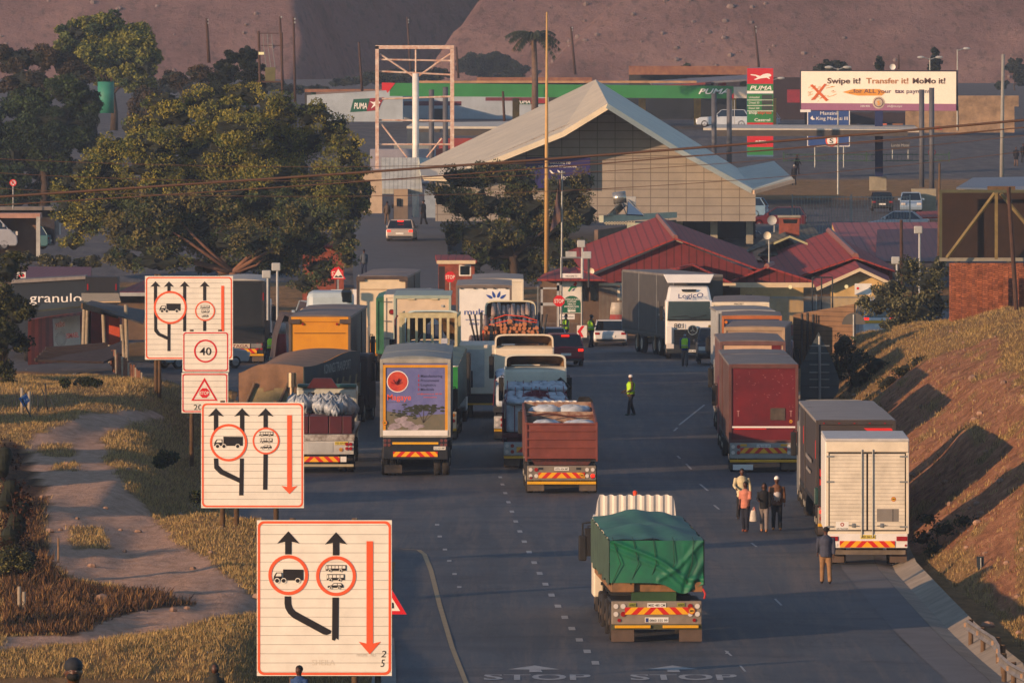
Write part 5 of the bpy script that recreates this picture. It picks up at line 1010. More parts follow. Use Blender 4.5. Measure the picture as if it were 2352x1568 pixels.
for dx, lb in ((0, 'left'), (9, 'right')): person('dark haired person sitting behind the parked white sedan, %s of a pair' % lb, 1815 + dx, 31.6, 190, 1.5, '1c1418', '1c1418', arms=ST, z=4.9)
# people at the very bottom of the frame, on the slope below the photographer
person('man in a dark knitted beanie and yellow collar, bottom left corner', 169, 250, 178, 1.75, '97a81e', '1a1c22', hat=('20242c', 'hat'), mask='121214', arms=ST, z=HC - (1508 - HY) / 250 - 1.775)
person('child in a dark hooded jacket at the bottom edge', 492, 114, 185, 1.45, '2c2a20', '2a2620', hood=1, arms=ST, z=HC - (1520 - HY) / 114 - 1.49, kid=True)
person('boy in a blue shirt in front of the nearest lane sign', 687, 112, 150, 1.4, '2c4a78', '20242c', arms=ST, sleeve=False, z=HC - (1523 - HY) / 112 - 1.45, kid=True)
# ================================================================== signs in picture units
class W(M):
    def __init__(s, root): super().__init__(); s.o = Vector(root.location)
    def add(s, vs, fs): return super().add([Vector(v) - s.o for v in vs], fs)
def flat(root, pts, s, m, name, dy=0, th=0):
    """a flat shape facing the camera at scale s; th gives it thickness"""
    k = W(root); Y = F / s - dy
    P = [((u - CX) / s, HC - (v - HY) / s) for u, v in pts]
    if th: k.prism(P, Y, Y + th)
    else: k.add([(x, Y, z) for x, z in P], [tuple(range(len(P)))])
    return k.build(name, m, root)
def rrect(u0, v0, u1, v1, r, n=6):
    out = []
    for cx, cy, a0 in ((u1 - r, v0 + r, -90), (u1 - r, v1 - r, 0), (u0 + r, v1 - r, 90), (u0 + r, v0 + r, 180)):
        for i in range(n + 1): a = R(a0 + 90 * i / n); out.append((cx + r * math.cos(a), cy + r * math.sin(a)))
    return out
def ring(root, outer, inner, s, m, name, dy):
    k = W(root); Y = F / s - dy; n = len(outer); g = lambda q: ((q[0] - CX) / s, Y, HC - (q[1] - HY) / s)
    k.add([g(q) for q in outer] + [g(q) for q in inner], [(i, (i + 1) % n, (i + 1) % n + n, i + n) for i in range(n)]); return k.build(name, m, root)
def circ(u, v, r, n=36): return [(u + r * math.cos(6.28319 * i / n), v + r * math.sin(6.28319 * i / n)) for i in range(n)]
def wt(t, root, u, v, s, h, m, w=None, dy=.02, **k):
    """lettering with lower left corner at picture (u, v), heights and widths in picture units"""
    o = root.location; p = at(u, v, s); return text(t, root, p.x - o.x, p.y - dy - o.y, p.z - o.z, h / s, m, w=w / s if w else None, **k)
def truck_icon(root, u0, v0, u1, v1, s, dy):
    w = u1 - u0; h = v1 - v0; g = lambda a, b: (u0 + a * w, v0 + b * h); k = W(root); Y = F / s - dy
    def pg(P, d=0): k.add([((u - CX) / s, Y - d, HC - (v - HY) / s) for u, v in P], [tuple(range(len(P)))])
    k.mt(0); pg([g(.33, 0), g(1, .02), g(1, .82), g(.33, .82)]); pg([g(.0, .82), g(.03, .5), g(.1, .24), g(.3, .24), g(.3, .82)]); 
    for a in (.13, .35, .82): pg(circ(*g(a, .86), h * .16), .002)
    k.mt(1)
    for a in (.13, .35, .82): k.add([((u - CX) / s, Y - .003, HC - (v - HY) / s) for u, v in circ(*g(a, .86), h * .21) + circ(*g(a, .86), h * .15)], [(i, (i + 1) % 36, (i + 1) % 36 + 36, i + 36) for i in range(36)])
    pg([g(.08, .52), g(.13, .3), g(.27, .3), g(.27, .52)], .003); return k.build('lorry_symbol', [SBK, SIGNW], root)
def bus_icon(root, u0, v0, u1, v1, s, dy, nw, name='bus_symbol', car=False):
    w = u1 - u0; h = v1 - v0; g = lambda a, b: (u0 + a * w, v0 + b * h); k = W(root); Y = F / s - dy
    def pg(P, d=0): k.add([((u - CX) / s, Y - d, HC - (v - HY) / s) for u, v in P], [tuple(range(len(P)))])
    k.mt(0)
    if car: pg([g(0, .8), g(.02, .5), g(.25, .4), g(.4, .02), g(.85, .02), g(1, .45), g(1, .8)])
    else: pg([g(0, .82), g(0, .1), g(.03, 0), g(1, 0), g(1, .82)])
    for a in (.2, .72): pg(circ(*g(a, .82), h * .15), .003)
    k.mt(1)
    if car: pg([g(.3, .4), g(.43, .12), g(.6, .12), g(.6, .4)], .003); pg([g(.64, .12), g(.82, .12), g(.9, .4), g(.64, .4)], .003)
    else:
        for i in range(nw): pg([g(.13 + i * .85 / nw, .12), g(.13 + (i + .82) * .85 / nw, .12), g(.13 + (i + .82) * .85 / nw, .5), g(.13 + i * .85 / nw, .5)], .003)
        pg([g(.02, .12), g(.09, .12), g(.09, .6), g(.02, .6)], .003)
    for a in (.2, .72): k.add([((u - CX) / s, Y - .004, HC - (v - HY) / s) for u, v in circ(*g(a, .82), h * .24) + circ(*g(a, .82), h * .15)], [(i, (i + 1) % 36, (i + 1) % 36 + 36, i + 36) for i in range(36)])
    return k.build(name, [SBK, SIGNW], root)
SIGNW = ribs('sign_white_boards', 'e8e1d0', .217, 2, .62, .4, .955, .012, var=.06)
SPLAIN = mat('sign_white_plain', 'e8e1d0', .4, .05, 1.5)
POST = mat('timber_pole', '6b5238', .85, .2, 4, col2='4a3826')
def arrow(root, u, v0, hw, hh, sw, v1, s, m=None, name='arrow', dy=.012, down=False):
    if not down: P = [(u, v0), (u + hw, v0 + hh), (u + sw, v0 + hh * .86), (u + sw, v1), (u - sw, v1), (u - sw, v0 + hh * .86), (u - hw, v0 + hh)]
    else: P = [(u, v1), (u - hw, v1 - hh), (u - sw, v1 - hh * .86), (u - sw, v0), (u + sw, v0), (u + sw, v1 - hh * .86), (u + hw, v1 - hh)]
    return flat(root, P, s, m or SBK, name, dy)
def board(label, cn, s, base, posts, r, bt, m=None, bm=None, cat='road sign', group=None, name='road_sign'):
    """panel from its picture corners (u0,v0,u1,v1), border of bt units, posts at given u down to z base"""
    u0, v0, u1, v1 = cn; t = thing(name, label, cat, Vector((((u0 + u1) / 2 - CX) / s, F / s, base)), 0, group)
    flat(t, [(u0, v0), (u1, v0), (u1, v1), (u0, v1)], s, m or SIGNW, 'panel', .0, .05)
    if bm: ring(t, rrect(u0 + 2, v0 + 2, u1 - 2, v1 - 2, r), rrect(u0 + 2 + bt, v0 + 2 + bt, u1 - 2 - bt, v1 - 2 - bt, r - bt * .6), s, bm, 'border', .006)
    for pu in posts:
        x = (pu - CX) / s - t.location.x; M().cyl((x, .14, -.4), (x, .14, HC - (v0 - 4 - HY) / s - base), .085, .075, 10).build('post', POST, t, smooth=True)
    return t
# --- nearest lane sign (units of a 2335-wide crop of photo columns 620..1320, rows 1237..)
s = 97.0; T = lambda x, y: ((620 + x * .29979) / 1.08844, (1237 + y * .29979) / 1.08844)
t = board('nearest big white lane sign with two black arrows, orange border and a 25 scrawl', (590, 1194, 900, 1551), s, .1, (672, 815), 14, 5.5, bm=SOR)
for cx, cy in ((336, 665), (734, 673)):
    u, v = T(cx, cy - 365); arrow(t, u, v, 25.5, 28, 7.4, T(cx, cy - 172)[1], s, name='arrow')
    u, v = T(cx, cy); ring(t, circ(u, v, 46), circ(u, v, 38.5), s, SOR, 'orange_ring', .016)
u, v = T(734, 855); flat(t, [T(703, 852), T(757, 852), T(754, 1205), T(735, 1190), T(722, 1212), T(700, 1205)], s, SBK, 'arrow_shaft', .012)
flat(t, [T(305, 842), T(359, 842), T(361, 905), T(372, 940), T(395, 965), T(430, 985), T(694, 1128), T(690, 1150), T(655, 1165), T(630, 1160), T(375, 1022), T(335, 985), T(310, 940), T(304, 900)], s, SBK, 'merging_arrow_shaft', .011)
truck_icon(t, *T(210, 617), *T(460, 728), s, .018); bus_icon(t, *T(648, 582), *T(820, 638), s, .018, 5); bus_icon(t, *T(657, 657), *T(805, 717), s, .018, 4, 'minibus_symbol'); bus_icon(t, *T(663, 730), *T(795, 780), s, .018, 0, 'car_symbol', True)
arrow(t, T(1012, 0)[0] + 1, T(0, 383)[1], 25.5, 29, 7.6, T(0, 1325)[1], s, SOR, 'orange_arrow', .012, True)
u, v = T(1108, 1350); wt('2', t, u, v, s, 16, SBK, w=12, shear=.2, dy=.008); u, v = T(1105, 1430); wt('5', t, u, v, s, 18, SBK, w=10, shear=.2, dy=.008)
FA = mat('faint_scrawl', 'd0c6b2', .5, 0); u, v = T(905, 1345); wt('MPUME . ND', t, u, v, s, 8, FA, w=44, dy=.006); u, v = T(535, 1415); wt('SHEILA', t, u, v, s, 13, FA, w=52, dy=.006)
# --- second lane sign
s = 74.0
t = board('second lane sign with three black arrows and a dented right edge, beside the maroon flatbed', (462, 924, 698, 1166), s, gz((520 - 1176) / 74, 74), (511, 543, 634), 10, 3.8, bm=SOR)
for u in (496, 556, 610): arrow(t, u, 937, 18, 19, 5, 1002, s)
flat(t, [(491, 1052), (501, 1052), (502, 1068), (512, 1078), (556, 1100), (556, 1111), (505, 1088), (492, 1075)], s, SBK, 'merging_arrow_shaft', .011)
flat(t, [(551, 1052), (560, 1052), (559, 1137), (549, 1137)], s, SBK, 'arrow_shaft', .012); flat(t, [(605, 1040), (615, 1040), (614, 1124), (604, 1124)], s, SBK, 'arrow_shaft', .012)
for u, v, r, q in ((525, 1016, 43, 5.5), (611, 1012, 31, 4)): flat(t, circ(u, v, r), s, SIGNW, 'roundel', .015); ring(t, circ(u, v, r), circ(u, v, r - q), s, SOR, 'orange_ring', .02)
truck_icon(t, 491, 1002, 558, 1028, s, .022); bus_icon(t, 595, 991, 628, 1002, s, .022, 5); bus_icon(t, 597, 1006, 626, 1017, s, .022, 4, 'minibus_symbol'); bus_icon(t, 598, 1021, 624, 1031, s, .022, 0, 'car_symbol', True)
arrow(t, 665, 953, 18.5, 19, 5.6, 1134, s, SOR, 'orange_arrow', .012, True)
# --- third lane sign
s = 54.0
t = board('third lane sign with four black arrows, farthest of the orange bordered ones', (333, 634, 535, 826), s, 2.3, (358, 366), 8, 3, bm=SOR)
for u in (357, 388, 424, 470): arrow(t, u, 646, 12, 13, 3.6, 690, s)
flat(t, [(353.5, 690), (360.5, 690), (361, 755), (367, 764), (388, 774), (388, 782), (362, 770), (354, 760)], s, SBK, 'merging_arrow_shaft', .011)
for u, a, b in ((388, 740, 806), (424, 690, 766), (470, 734, 760)): flat(t, [(u - 3.5, a), (u + 3.5, a), (u + 3.5, b), (u - 3.5, b)], s, SBK, 'arrow_shaft', .012)
for u, v, r, q in ((391, 706, 38, 4.6), (471, 714, 23, 3)): flat(t, circ(u, v, r), s, SIGNW, 'roundel', .015); ring(t, circ(u, v, r), circ(u, v, r - q), s, SOR, 'orange_ring', .02)
truck_icon(t, 366, 697, 415, 717, s, .022); bus_icon(t, 460, 701, 482, 709, s, .022, 5); bus_icon(t, 462, 711, 481, 719, s, .022, 4, 'minibus_symbol'); bus_icon(t, 463, 722, 479, 729, s, .022, 0, 'car_symbol', True)
flat(t, [(508, 656), (515, 656), (515, 775), (508, 775)], s, SOR, 'orange_bar', .012)
# --- 40 sign with stop ahead
s = 61.0
t = board('forty speed sign above a stop ahead panel, overlapping the third lane sign', (419, 761, 526, 854), s, 1.6, (440, 505), 6, 2.6, bm=SRD, m=SIGNW)
flat(t, [(417, 856), (524, 856), (524, 948), (417, 948)], s, SIGNW, 'lower_panel', 0, .05); ring(t, rrect(419, 858, 522, 946, 6), rrect(421.6, 860.6, 519.4, 943.4, 5), s, SRD, 'lower_border', .006)
ring(t, circ(472, 806, 26.5), circ(472, 806, 22.8), s, SRD, 'red_ring', .01); wt('40', t, 458.5, 815, s, 18, SBK, w=27, bold=.03, dy=.01)
ring(t, [(469.5, 867), (500, 920), (439, 920)], [(469.5, 875), (494, 917), (445, 917)], s, SRD, 'red_triangle', .01)
flat(t, [(469.5 + 12 * math.cos(R(22.5 + 45 * i)), 902 + 12 * math.sin(R(22.5 + 45 * i))) for i in range(8)], s, SRD, 'stop_octagon', .012); wt('STOP', t, 459.5, 906, s, 8, SPLAIN, w=20, bold=.03, dy=.016); wt('200 m', t, 445, 941, s, 13, SBK, w=50, bold=.01, dy=.01)
# --- hump warning triangle behind the nearest sign
s = 88.0; t = board('red triangle hump warning sign mostly hidden behind the nearest lane sign', (890, 1372, 893, 1373), s, 0, (868,), 1, 1, cat='road sign')
for o in list(t.children):
    if o.name.startswith('panel'): bpy.data.objects.remove(o)
flat(t, [(868, 1300), (934, 1410), (802, 1410)], s, SPLAIN, 'panel', 0, .04); ring(t, [(868, 1300), (934, 1410), (802, 1410)], [(868, 1320), (919, 1402), (817, 1402)], s, SRD, 'red_border', .006); flat(t, [(830, 1396), (905, 1396), (904, 1384), (895, 1380), (868, 1394), (850, 1380)], s, SBK, 'hump_symbol', .008)
# --- small signs about the gate
def octo(label, u, v, s, r=13, base=None, rot=0):
    t = thing('stop_sign', label, 'road sign', Vector(((u - CX) / s, F / s, float(zr(s)) if base is None else base)))
    flat(t, [(u + r * math.cos(R(22.5 + 45 * i)), v + r * math.sin(R(22.5 + 45 * i))) for i in range(8)], s, SRD, 'panel', 0, .03); wt('STOP', t, u - r * .8, v + r * .33, s, r * .66, SPLAIN, w=r * 1.6, bold=.04, dy=.006); M().cyl((0, .05, 0), (0, .05, HC - (v - HY) / s - t.location.z), .04).build('post', STEEL, t); return t
octo('round faced stop sign beside the port of entry sign', 1284, 691, 42.5, 13.5)
octo('stop sign on the left of the access road, behind a hump warning triangle', 774, 628, 39.6, 15); octo('stop sign against the brick gatehouse under the bushy tree', 1034, 636, 40.6, 13)
s = 40.4; t = thing('hump_sign', 'red triangle hump warning sign in front of the left stop sign', 'road sign', gnd(777, s)); flat(t, [(777, 613), (793, 640), (761, 640)], s, SPLAIN, 'panel', 0, .03); ring(t, [(777, 611), (794, 641), (760, 641)], [(777, 617), (789.5, 638.5), (764.5, 638.5)], s, SRD, 'red_border', .006); flat(t, [(768, 637), (787, 637), (785, 633), (781, 632), (777, 635), (772, 632)], s, SBK, 'hump_symbol', .01); M().cyl((0, .05, 0), (0, .05, 4), .04).build('post', STEEL, t)
s = 41.9; t = thing('entry_sign', 'tall white and green port of entry sign in a steel frame', 'road sign', gnd(1313, s)); G = mat('entry_green', '0d5a3c', .5, .05)
flat(t, [(1290, 628), (1335, 628), (1335, 719), (1290, 719)], s, WHITE, 'panel', 0, .06)
flat(t, [(1292, 718)] + [(1313 + 21 * math.cos(R(a)), 698 + 19 * math.sin(R(a))) for a in range(180, 361, 20)] + [(1334, 718)], s, G, 'green_panel', .008)
for i, q in enumerate(('WELCOME TO', 'OSHOEK', 'PORT OF ENTRY')): wt(q, t, 1312 - len(q) * 1.35, 636 + i * 5.4, s, 3.6, SBK, w=len(q) * 2.7, dy=.012)
for i, q in enumerate(('AGRICULTURE', 'CUSTOMS', 'HEALTH', 'IMMIGRATION', 'POLICE')): wt(q, t, 1313 - len(q) * 1.5, 689 + i * 5.6, s, 4, WINK, w=len(q) * 3.0, dy=.016, bold=.03)
flat(t, [(1303, 714), (1308, 710.5), (1308, 712.5), (1322, 712.5), (1322, 715.5), (1308, 715.5), (1308, 717.5)], s, WINK, 'arrow', .016)
for P, c in (([(1316, 654), (1322, 646), (1326, 650), (1322, 658)], 'c02a24'), ([(1304, 668), (1312, 656), (1325, 658), (1324, 661), (1314, 662), (1308, 670)], '1c7a4c'), ([(1312, 668), (1318, 663), (1322, 662), (1318, 668)], '26306a')): flat(t, P, s, mat('flag_' + c, c, .5, 0), 'flag_emblem', .012)
a = W(t)
for u in (1289, 1336): a.cyl(at(u, 735 + 45, s), at(u, 592, s), .05)
a.cyl(at(1289, 592, s), at(1336, 592, s), .05); a.build('frame', STEEL, t); flat(t, [(1285, 721), (1320, 721), (1320, 733), (1285, 733)], s, WHITE, 'lower_plate', .03); wt('Immigration', t, 1290, 729, s, 4, mat('navy_ink', '2a3a66'), w=27, dy=.04)
o = W(t); o.box(*((lambda p: (p.x, p.x + .6, p.y, p.y + .3, p.z, p.z + .3))(at(1299, 590, s)))); o.build('top_box', LGREY, t)
s = 42.1; t = thing('chevron_sign', 'red and white sharp curve chevron board beside the guard', 'road sign', gnd(1336, s)); flat(t, [(1325, 747), (1348, 747), (1348, 775), (1325, 775)], s, WHITE, 'panel', 0, .05); flat(t, [(1326, 761), (1336, 748), (1343, 748), (1334, 761), (1341, 774), (1334, 774)], s, SRD, 'chevron', .006); M().cyl((0, .05, 0), (0, .05, 1.6), .05).build('post', STEEL, t)
s = 40; t = thing('notice_board', 'white notice board with a painted coat of arms behind the cream trailer', 'sign', gnd(858, s)); flat(t, [(822, 632), (940, 628), (940, 668), (822, 668)], s, WHITE, 'panel', 0, .05)
CA = mat('crest_brown', '9a5a48', .5, .1); flat(t, [(832, 644)] + [(839 + 7 * math.cos(R(a)), 642 + 6 * math.sin(R(a))) for a in range(180, 361, 30)] + [(846, 644), (842, 648), (836, 648)], s, SRD, 'crest_sun', .008)
for sx in (-1, 1): flat(t, [(839 + sx * 8, 662), (839 + sx * 13, 652), (839 + sx * 14, 640), (839 + sx * 10, 646), (839 + sx * 6, 658)], s, CA, 'crest_wing', .008)
flat(t, [(834, 657), (844, 657), (842, 664), (836, 664)], s, CA, 'crest_shield', .008)
s = 42; t = thing('low_white_wall', 'long low white wall behind the white cab roofs', 'wall', gnd(850, s)); flat(t, [(760, 665), (990, 662), (990, 760), (760, 760)], s, WHITE, 'wall_face', 0, .25)
s = 59; t = thing('blue_sign', 'small tilted blue sign on a leaning stake in the left field', 'sign', Vector(((56 - CX) / s, F / s, gz((56 - CX) / s, s)))); k = W(t); flat(t, [(43, 915), (60, 902), (69, 920), (54, 934)], s, mat('blue_sign_face', '1f5a9a', .5, .08), 'panel', 0, .03); wt('ERF 4', t, 49, 914, s, 5, WINK, w=12, tilt=.5, dy=.01); wt('22 AE', t, 52, 926, s, 6, WINK, w=14, tilt=.6, dy=.01); k.cyl(at(50, 915, s), at(80, 975, s), .03); k.build('stake', DARK, t)
# ---- posts, rails, rubbish
def stick(label, u, v0, v1, s, r, m, name='fence_post', cat='post', u1=None, group=None):
    t = thing(name, label, cat, at(u1 or u, v1, s), 0, group); W(t).cyl(at(u1 or u, v1 + 6, s), at(u, v0, s), r, r * .9, 9).build('shaft', m, t, smooth=True)
PALE = mat('bleached_wood', '9c8e78', .8, .15, 6)
for i, (u, v0, v1) in enumerate(((44, 1346, 1470), (55, 1358, 1462), (38, 1392, 1498))): stick(('middle', 'tallest right', 'nearest left')[i] + ' of three bleached posts at the lower left', u, v0, v1, 84, .055, PALE, group='bleached fence posts')
stick('lone thin stake standing on the dirt track', 134, 1235, 1352, 78, .035, mat('thin_stake', '8a6a48', .8, .2, 5))
for u, v0, v1, u1 in ((50, 890, 950, 51), (67, 898, 955, 67)): stick('pale timber gate post by the blue sign, %s one' % ('left' if u < 60 else 'right'), u, v0, v1, 58, .07, PALE, u1=u1, group='pale gate posts')
rr = [(104, 880, 934, 108), (96, 892, 935, 110), (115, 912, 945, 129), (145, 928, 948, 153), (14, 930, 1000, 15), (28, 918, 985, 29), (38, 905, 980, 39), (4, 940, 1010, 4), (86, 905, 950, 88), (75, 900, 945, 76)]
for i, (u, v0, v1, u1) in enumerate(rr): stick('thin dark fence stake in the left field, ' + 'leftmost of the row|second from the frame edge|third from the frame edge|fourth from the frame edge|first short one by the gate posts|just left of the gate posts|right of the gate posts|tallest, right of the blue sign|leaning one right of the tallest|rightmost leaning one'.split('|')[sorted(q[0] for q in rr).index(u)], u, v0, v1, 57.5, .025, DARK, u1=u1, group='thin dark fence stakes')
t = thing('paling_fence', 'short broken fence of upright timber offcuts leading from the red container', 'fence', at(300, 845, 50)); RW = mat('reddish_timber', '7a4e36', .85, .2, 4)
for i in range(21):
    u = 252 + i * 3.7; v = 795 + i * 3.0; s = 49 + i * .12; k = W(t); k.cyl(at(u, v + 45 + rnd.uniform(-4, 8), s), at(u + rnd.uniform(-2, 2), v + rnd.uniform(-4, 4), s), .045 if i % 3 else .07, n=7); k.build('paling', RW if i % 4 else PALE, t)
t = thing('marker_post', 'dark marker plate on a thin post above the gutter at the right', 'road sign', Vector(((2252 - CX) / 76, F / 76, gz((2252 - CX) / 76, 76)))); flat(t, [(2243, 1277), (2260, 1277), (2262, 1340), (2245, 1342)], 76, mat('marker_dark', '2a3236', .5, .1), 'panel', 0, .03); W(t).cyl(at(2255, 1395, 76), at(2253, 1280, 76) - Vector((0, .03, 0)), .025).build('post', STEEL, t)
t = thing('guardrail', 'bent steel guardrail along the gutter at the lower right', 'guardrail', Vector((13.6, F / 82, .2)))
pts = [(2222, 1421, 82.5), (2250, 1440, 83.5), (2285, 1462, 85), (2296, 1480, 86), (2298, 1500, 87), (2320, 1520, 88.5), (2352, 1537, 90), (2400, 1552, 92)]
k = W(t)
for (a, b, s0), (c, d, s1) in zip(pts, pts[1:]):
    P = [at(a, b, s0), at(c, d, s1)]; pr = [(0, 0), (-.06, -.05), (0, -.12), (0, -.2), (-.06, -.27), (0, -.32)]
    for (x0, z0), (x1, z1) in zip(pr, pr[1:]): k.add([P[0] + Vector((x0, 0, z0)), P[1] + Vector((x0, 0, z0)), P[1] + Vector((x1, 0, z1)), P[0] + Vector((x1, 0, z1))], [(0, 1, 2, 3)])
k.build('rail', mat('weathered_rail', '8a8278', .5, .2, 2, metal=.3), t)
for a, b, s0 in pts[:-1]: p = at(a, b, s0) - Vector(t.location); M().cyl((p.x + .1, p.y + .1, p.z - .9), (p.x + .1, p.y + .1, p.z), .07).build('rail_post', POST, t); M().box(p.x - .1, p.x - .04, p.y - .02, p.y + .02, p.z - .22, p.z - .1).build('reflector', mat('reflector_amber', 'a8886c', .3), t)
LM = [mat('litter_white', 'b4b6b4', .6, .1), mat('litter_blue', '8aa2ac', .6, .1), mat('litter_red', '8a3028', .6, .1)]
lit = [(372, 1391), (340, 1438), (118, 958), (95, 1343), (500, 1215), (580, 1190), (475, 1175), (455, 1100), (2130, 1393), (2152, 1420), (2170, 1408), (1135, 1210), (1290, 1243), (1455, 1233), (2246, 1330), (2190, 1365), (2205, 1200), (2230, 1220), (2165, 1190), (1990, 1110), (1862, 1250), (2003, 1343), (220, 1266), (60, 850), (168, 865), (300, 870), (355, 873), (430, 960), (440, 985), (555, 1330), (590, 1355), (35, 1070), (170, 860), (528, 1437), (480, 1500), (410, 1480), (1460, 1150), (1115, 1135), (1045, 1178), (1210, 1345)]
for i, (u, v) in enumerate(lit):
    # find the ground under the picture point by marching
    s = 95.0
    while s > 30 and HC - (v - HY) / s > gz((u - CX) / s, s): s -= .4
    p = at(u, v, s); r = rnd.uniform(.05, .12) * (1.6 if u in (372, 2130, 2152) else 1); a = M(); q = rnd.random() * 6
    a.grid(lambda f, g: (r * 1.6 * (f - .5) * 2, r * .8 * (g - .5) * 2, .02 + .05 * math.sin(f * 7 + q) * math.sin(g * 5)), 4, 3)
    wh = 'on the asphalt' if 1000 < u < 2000 else ('in the right gutter or bank' if u > 2000 else 'in the left field grass')
    o = a.build('litter', LM[0 if i % 5 else 1 + (i // 5) % 2], None, loc=p, rz=q, smooth=True); cps(o, 'small scrap of pale litter lying ' + wh, 'litter', 'litter scraps ' + wh)
# ================================================================== cars
def car(label, u, s, rz=0, kind='sedan', col='a0a0a0', L=4.5, Wd=1.78, H=1.44, z=None, lit=False, cat='car', roofm=None, group='cars about the border post', name='parked_car'):
    p = gnd(u, s) if z is None else Vector(((u - CX) / s, F / s, z)); t = thing(name, label, cat, p, R(rz), group)
    pm = mat('car_' + col, col, .28, .06, 2, spec=.6); h = Wd / 2; belt = H * .62
    # tail at y=0, nose at y=L
    if kind == 'sedan': cabn = [(.55, belt), (1.15, H), (2.5, H), (3.35, belt - .02)]; body = [(0, .35), (.02, belt - .12), (.12, belt - .02), (L - .9, belt - .06), (L - .15, belt * .78), (L, .45), (L - .1, .22), (.1, .22)]
    elif kind == 'hatch': cabn = [(.05, belt), (.4, H), (2.1, H), (3.0, belt - .02)]; body = [(0, .35), (0, belt), (3.0, belt), (L - .9, belt - .08), (L - .12, belt * .75), (L, .45), (L - .1, .22), (.1, .22)]
    elif kind == 'suv': cabn = [(.08, belt), (.5, H), (2.7, H), (3.4, belt - .02)]; body = [(0, .4), (0, belt), (3.4, belt), (L - .4, belt - .08), (L - .05, belt * .7), (L, .5), (L - .1, .28), (.1, .28)]
    elif kind == 'pickup': cabn = [(2.0, belt), (2.1, H), (3.3, H), (3.9, belt - .02)]; body = [(0, .45), (0, belt), (3.9, belt), (L - .2, belt - .1), (L, .55), (L - .1, .3), (.1, .3)]
    else: cabn = [(.03, belt * .9), (.12, H), (L - 1.5, H), (L - .6, belt * .9)]; body = [(0, .4), (0, belt * .92), (L - .5, belt * .9), (L - .05, belt * .6), (L, .45), (L - .1, .25), (.1, .25)]
    M().prism(body, -h, h, 'x').build('body', pm, t, bevel=.07)
    q = M(); g = h * .94; r = h * .78; c = cabn
    q.mt(0).add([(-g, c[0][0], c[0][1]), (g, c[0][0], c[0][1]), (r, c[1][0], c[1][1] - .05), (-r, c[1][0], c[1][1] - .05)], [(0, 1, 2, 3)]); q.add([(g, c[3][0], c[3][1]), (-g, c[3][0], c[3][1]), (-r, c[2][0], c[2][1] - .05), (r, c[2][0], c[2][1] - .05)], [(0, 1, 2, 3)])
    for sx in (-1, 1): q.add([(sx * g, c[0][0], c[0][1]), (sx * g, c[3][0], c[3][1]), (sx * r, c[2][0], c[2][1] - .05), (sx * r, c[1][0], c[1][1] - .05)], [(0, 1, 2, 3)])
    q.build('windows', GLASS, t); q = M(); q.hexa([(-r, c[1][0], H - .07), (r, c[1][0], H - .07), (r, c[2][0], H - .07), (-r, c[2][0], H - .07), (-r * .9, c[1][0] + .06, H), (r * .9, c[1][0] + .06, H), (r * .9, c[2][0] - .06, H), (-r * .9, c[2][0] - .06, H)])
    for sx in (-1, 1):
        for i, j in ((0, 1), (3, 2)): q.tube([(sx * (g + .005), c[i][0], c[i][1]), (sx * (r + .01), c[j][0], c[j][1] - .04)], .04, 5)
    q.build('roof', roofm or pm, t, bevel=.02)
    for sx in (-1, 1):
        M().box(sx * (h - .18) - .13, sx * (h - .18) + .13, -.02, .06, belt - .24, belt - .12).build('tail_light', LIT_R if lit else LAMP_R, t, bevel=.02); M().box(sx * (h - .22) - .17, sx * (h - .22) + .17, L - .12, L + .01, belt * .62, belt * .8).build('headlight', LAMP_W, t, bevel=.02)
        M().box(sx * (h + .08) - .09, sx * (h + .08) + .09, c[3][0] - .35, c[3][0] - .22, belt - .02, belt + .14).build('mirror', pm, t, bevel=.02)
        for y in (.75, L - .85): wheel(t, sx * (h - .1), y, .31 if kind != 'suv' else .36, .2, rim='8a8a8c')
    if lit: M().box(-.2, .2, c[0][0] + .3, c[0][0] + .36, H - .12, H - .05).build('brake_light', LIT_R, t)
    M().box(-.26, .26, -.03, .0, belt * .55, belt * .55 + .12).build('number_plate', PLATEW, t); M().box(-h + .12, h - .12, -.06, .1, .28, .4).build('bumper', mat('bumper_dark2', '2a2a2c', .5, .1), t, bevel=.03); return t
car('silver sedan with brake lights lit on the access road', 918, 34.6, -3, 'sedan', 'a89c90', lit=True, H=1.45, Wd=1.82)
car('dark red estate car with brake lights lit, right of the cream cabs', 1300, 45.6, 5, 'suv', '7c1420', L=4.4, Wd=1.85, H=1.62, lit=True)
car('white sedan waiting by the two guards', 1402, 42.0, 0, 'sedan', 'd0cdc8', L=4.6, Wd=1.8, H=1.4)
car('silver white car just beyond the dark red estate car', 1266, 43.8, 5, 'hatch', 'b4b8bc', L=4.2, Wd=1.78, H=1.5)
car('dark blue pickup squeezed between the numbered cab and the right queue', 1634, 45.0, 180, 'suv', '1c242c', L=4.6, Wd=1.6, H=1.75, z=1.3)
car('black hatchback driving on the far street below the blue pillar', 2027, 31.0, 0, 'hatch', '1c1c20', L=3.9, Wd=1.62, H=1.42, z=5.75)
car('pale blue car half hidden behind posts near the right edge', 2092, 31.0, 178, 'hatch', '8a9eb0', L=3.9, Wd=1.62, H=1.5, z=5.7)
car('white sports sedan parked side on behind the brick chimney', 1864, 33.2, 82, 'sedan', 'c4c6c8', L=4.5, Wd=1.8, H=1.4, z=3.7)
car('white sedan nose on, left of the brick chimney', 1762, 33.4, 120, 'sedan', 'b9bcc0', L=4.5, Wd=1.8, H=1.42, z=3.75)
car('dark red car parked side on behind the white cars', 1852, 32.0, 86, 'hatch', '561219', L=4.2, Wd=1.75, H=1.5, z=4.9)
car('pale blue car beside the gabled wall', 1762, 31.4, 80, 'hatch', '6f8ea4', L=3.9, Wd=1.7, H=1.5, z=5.4)
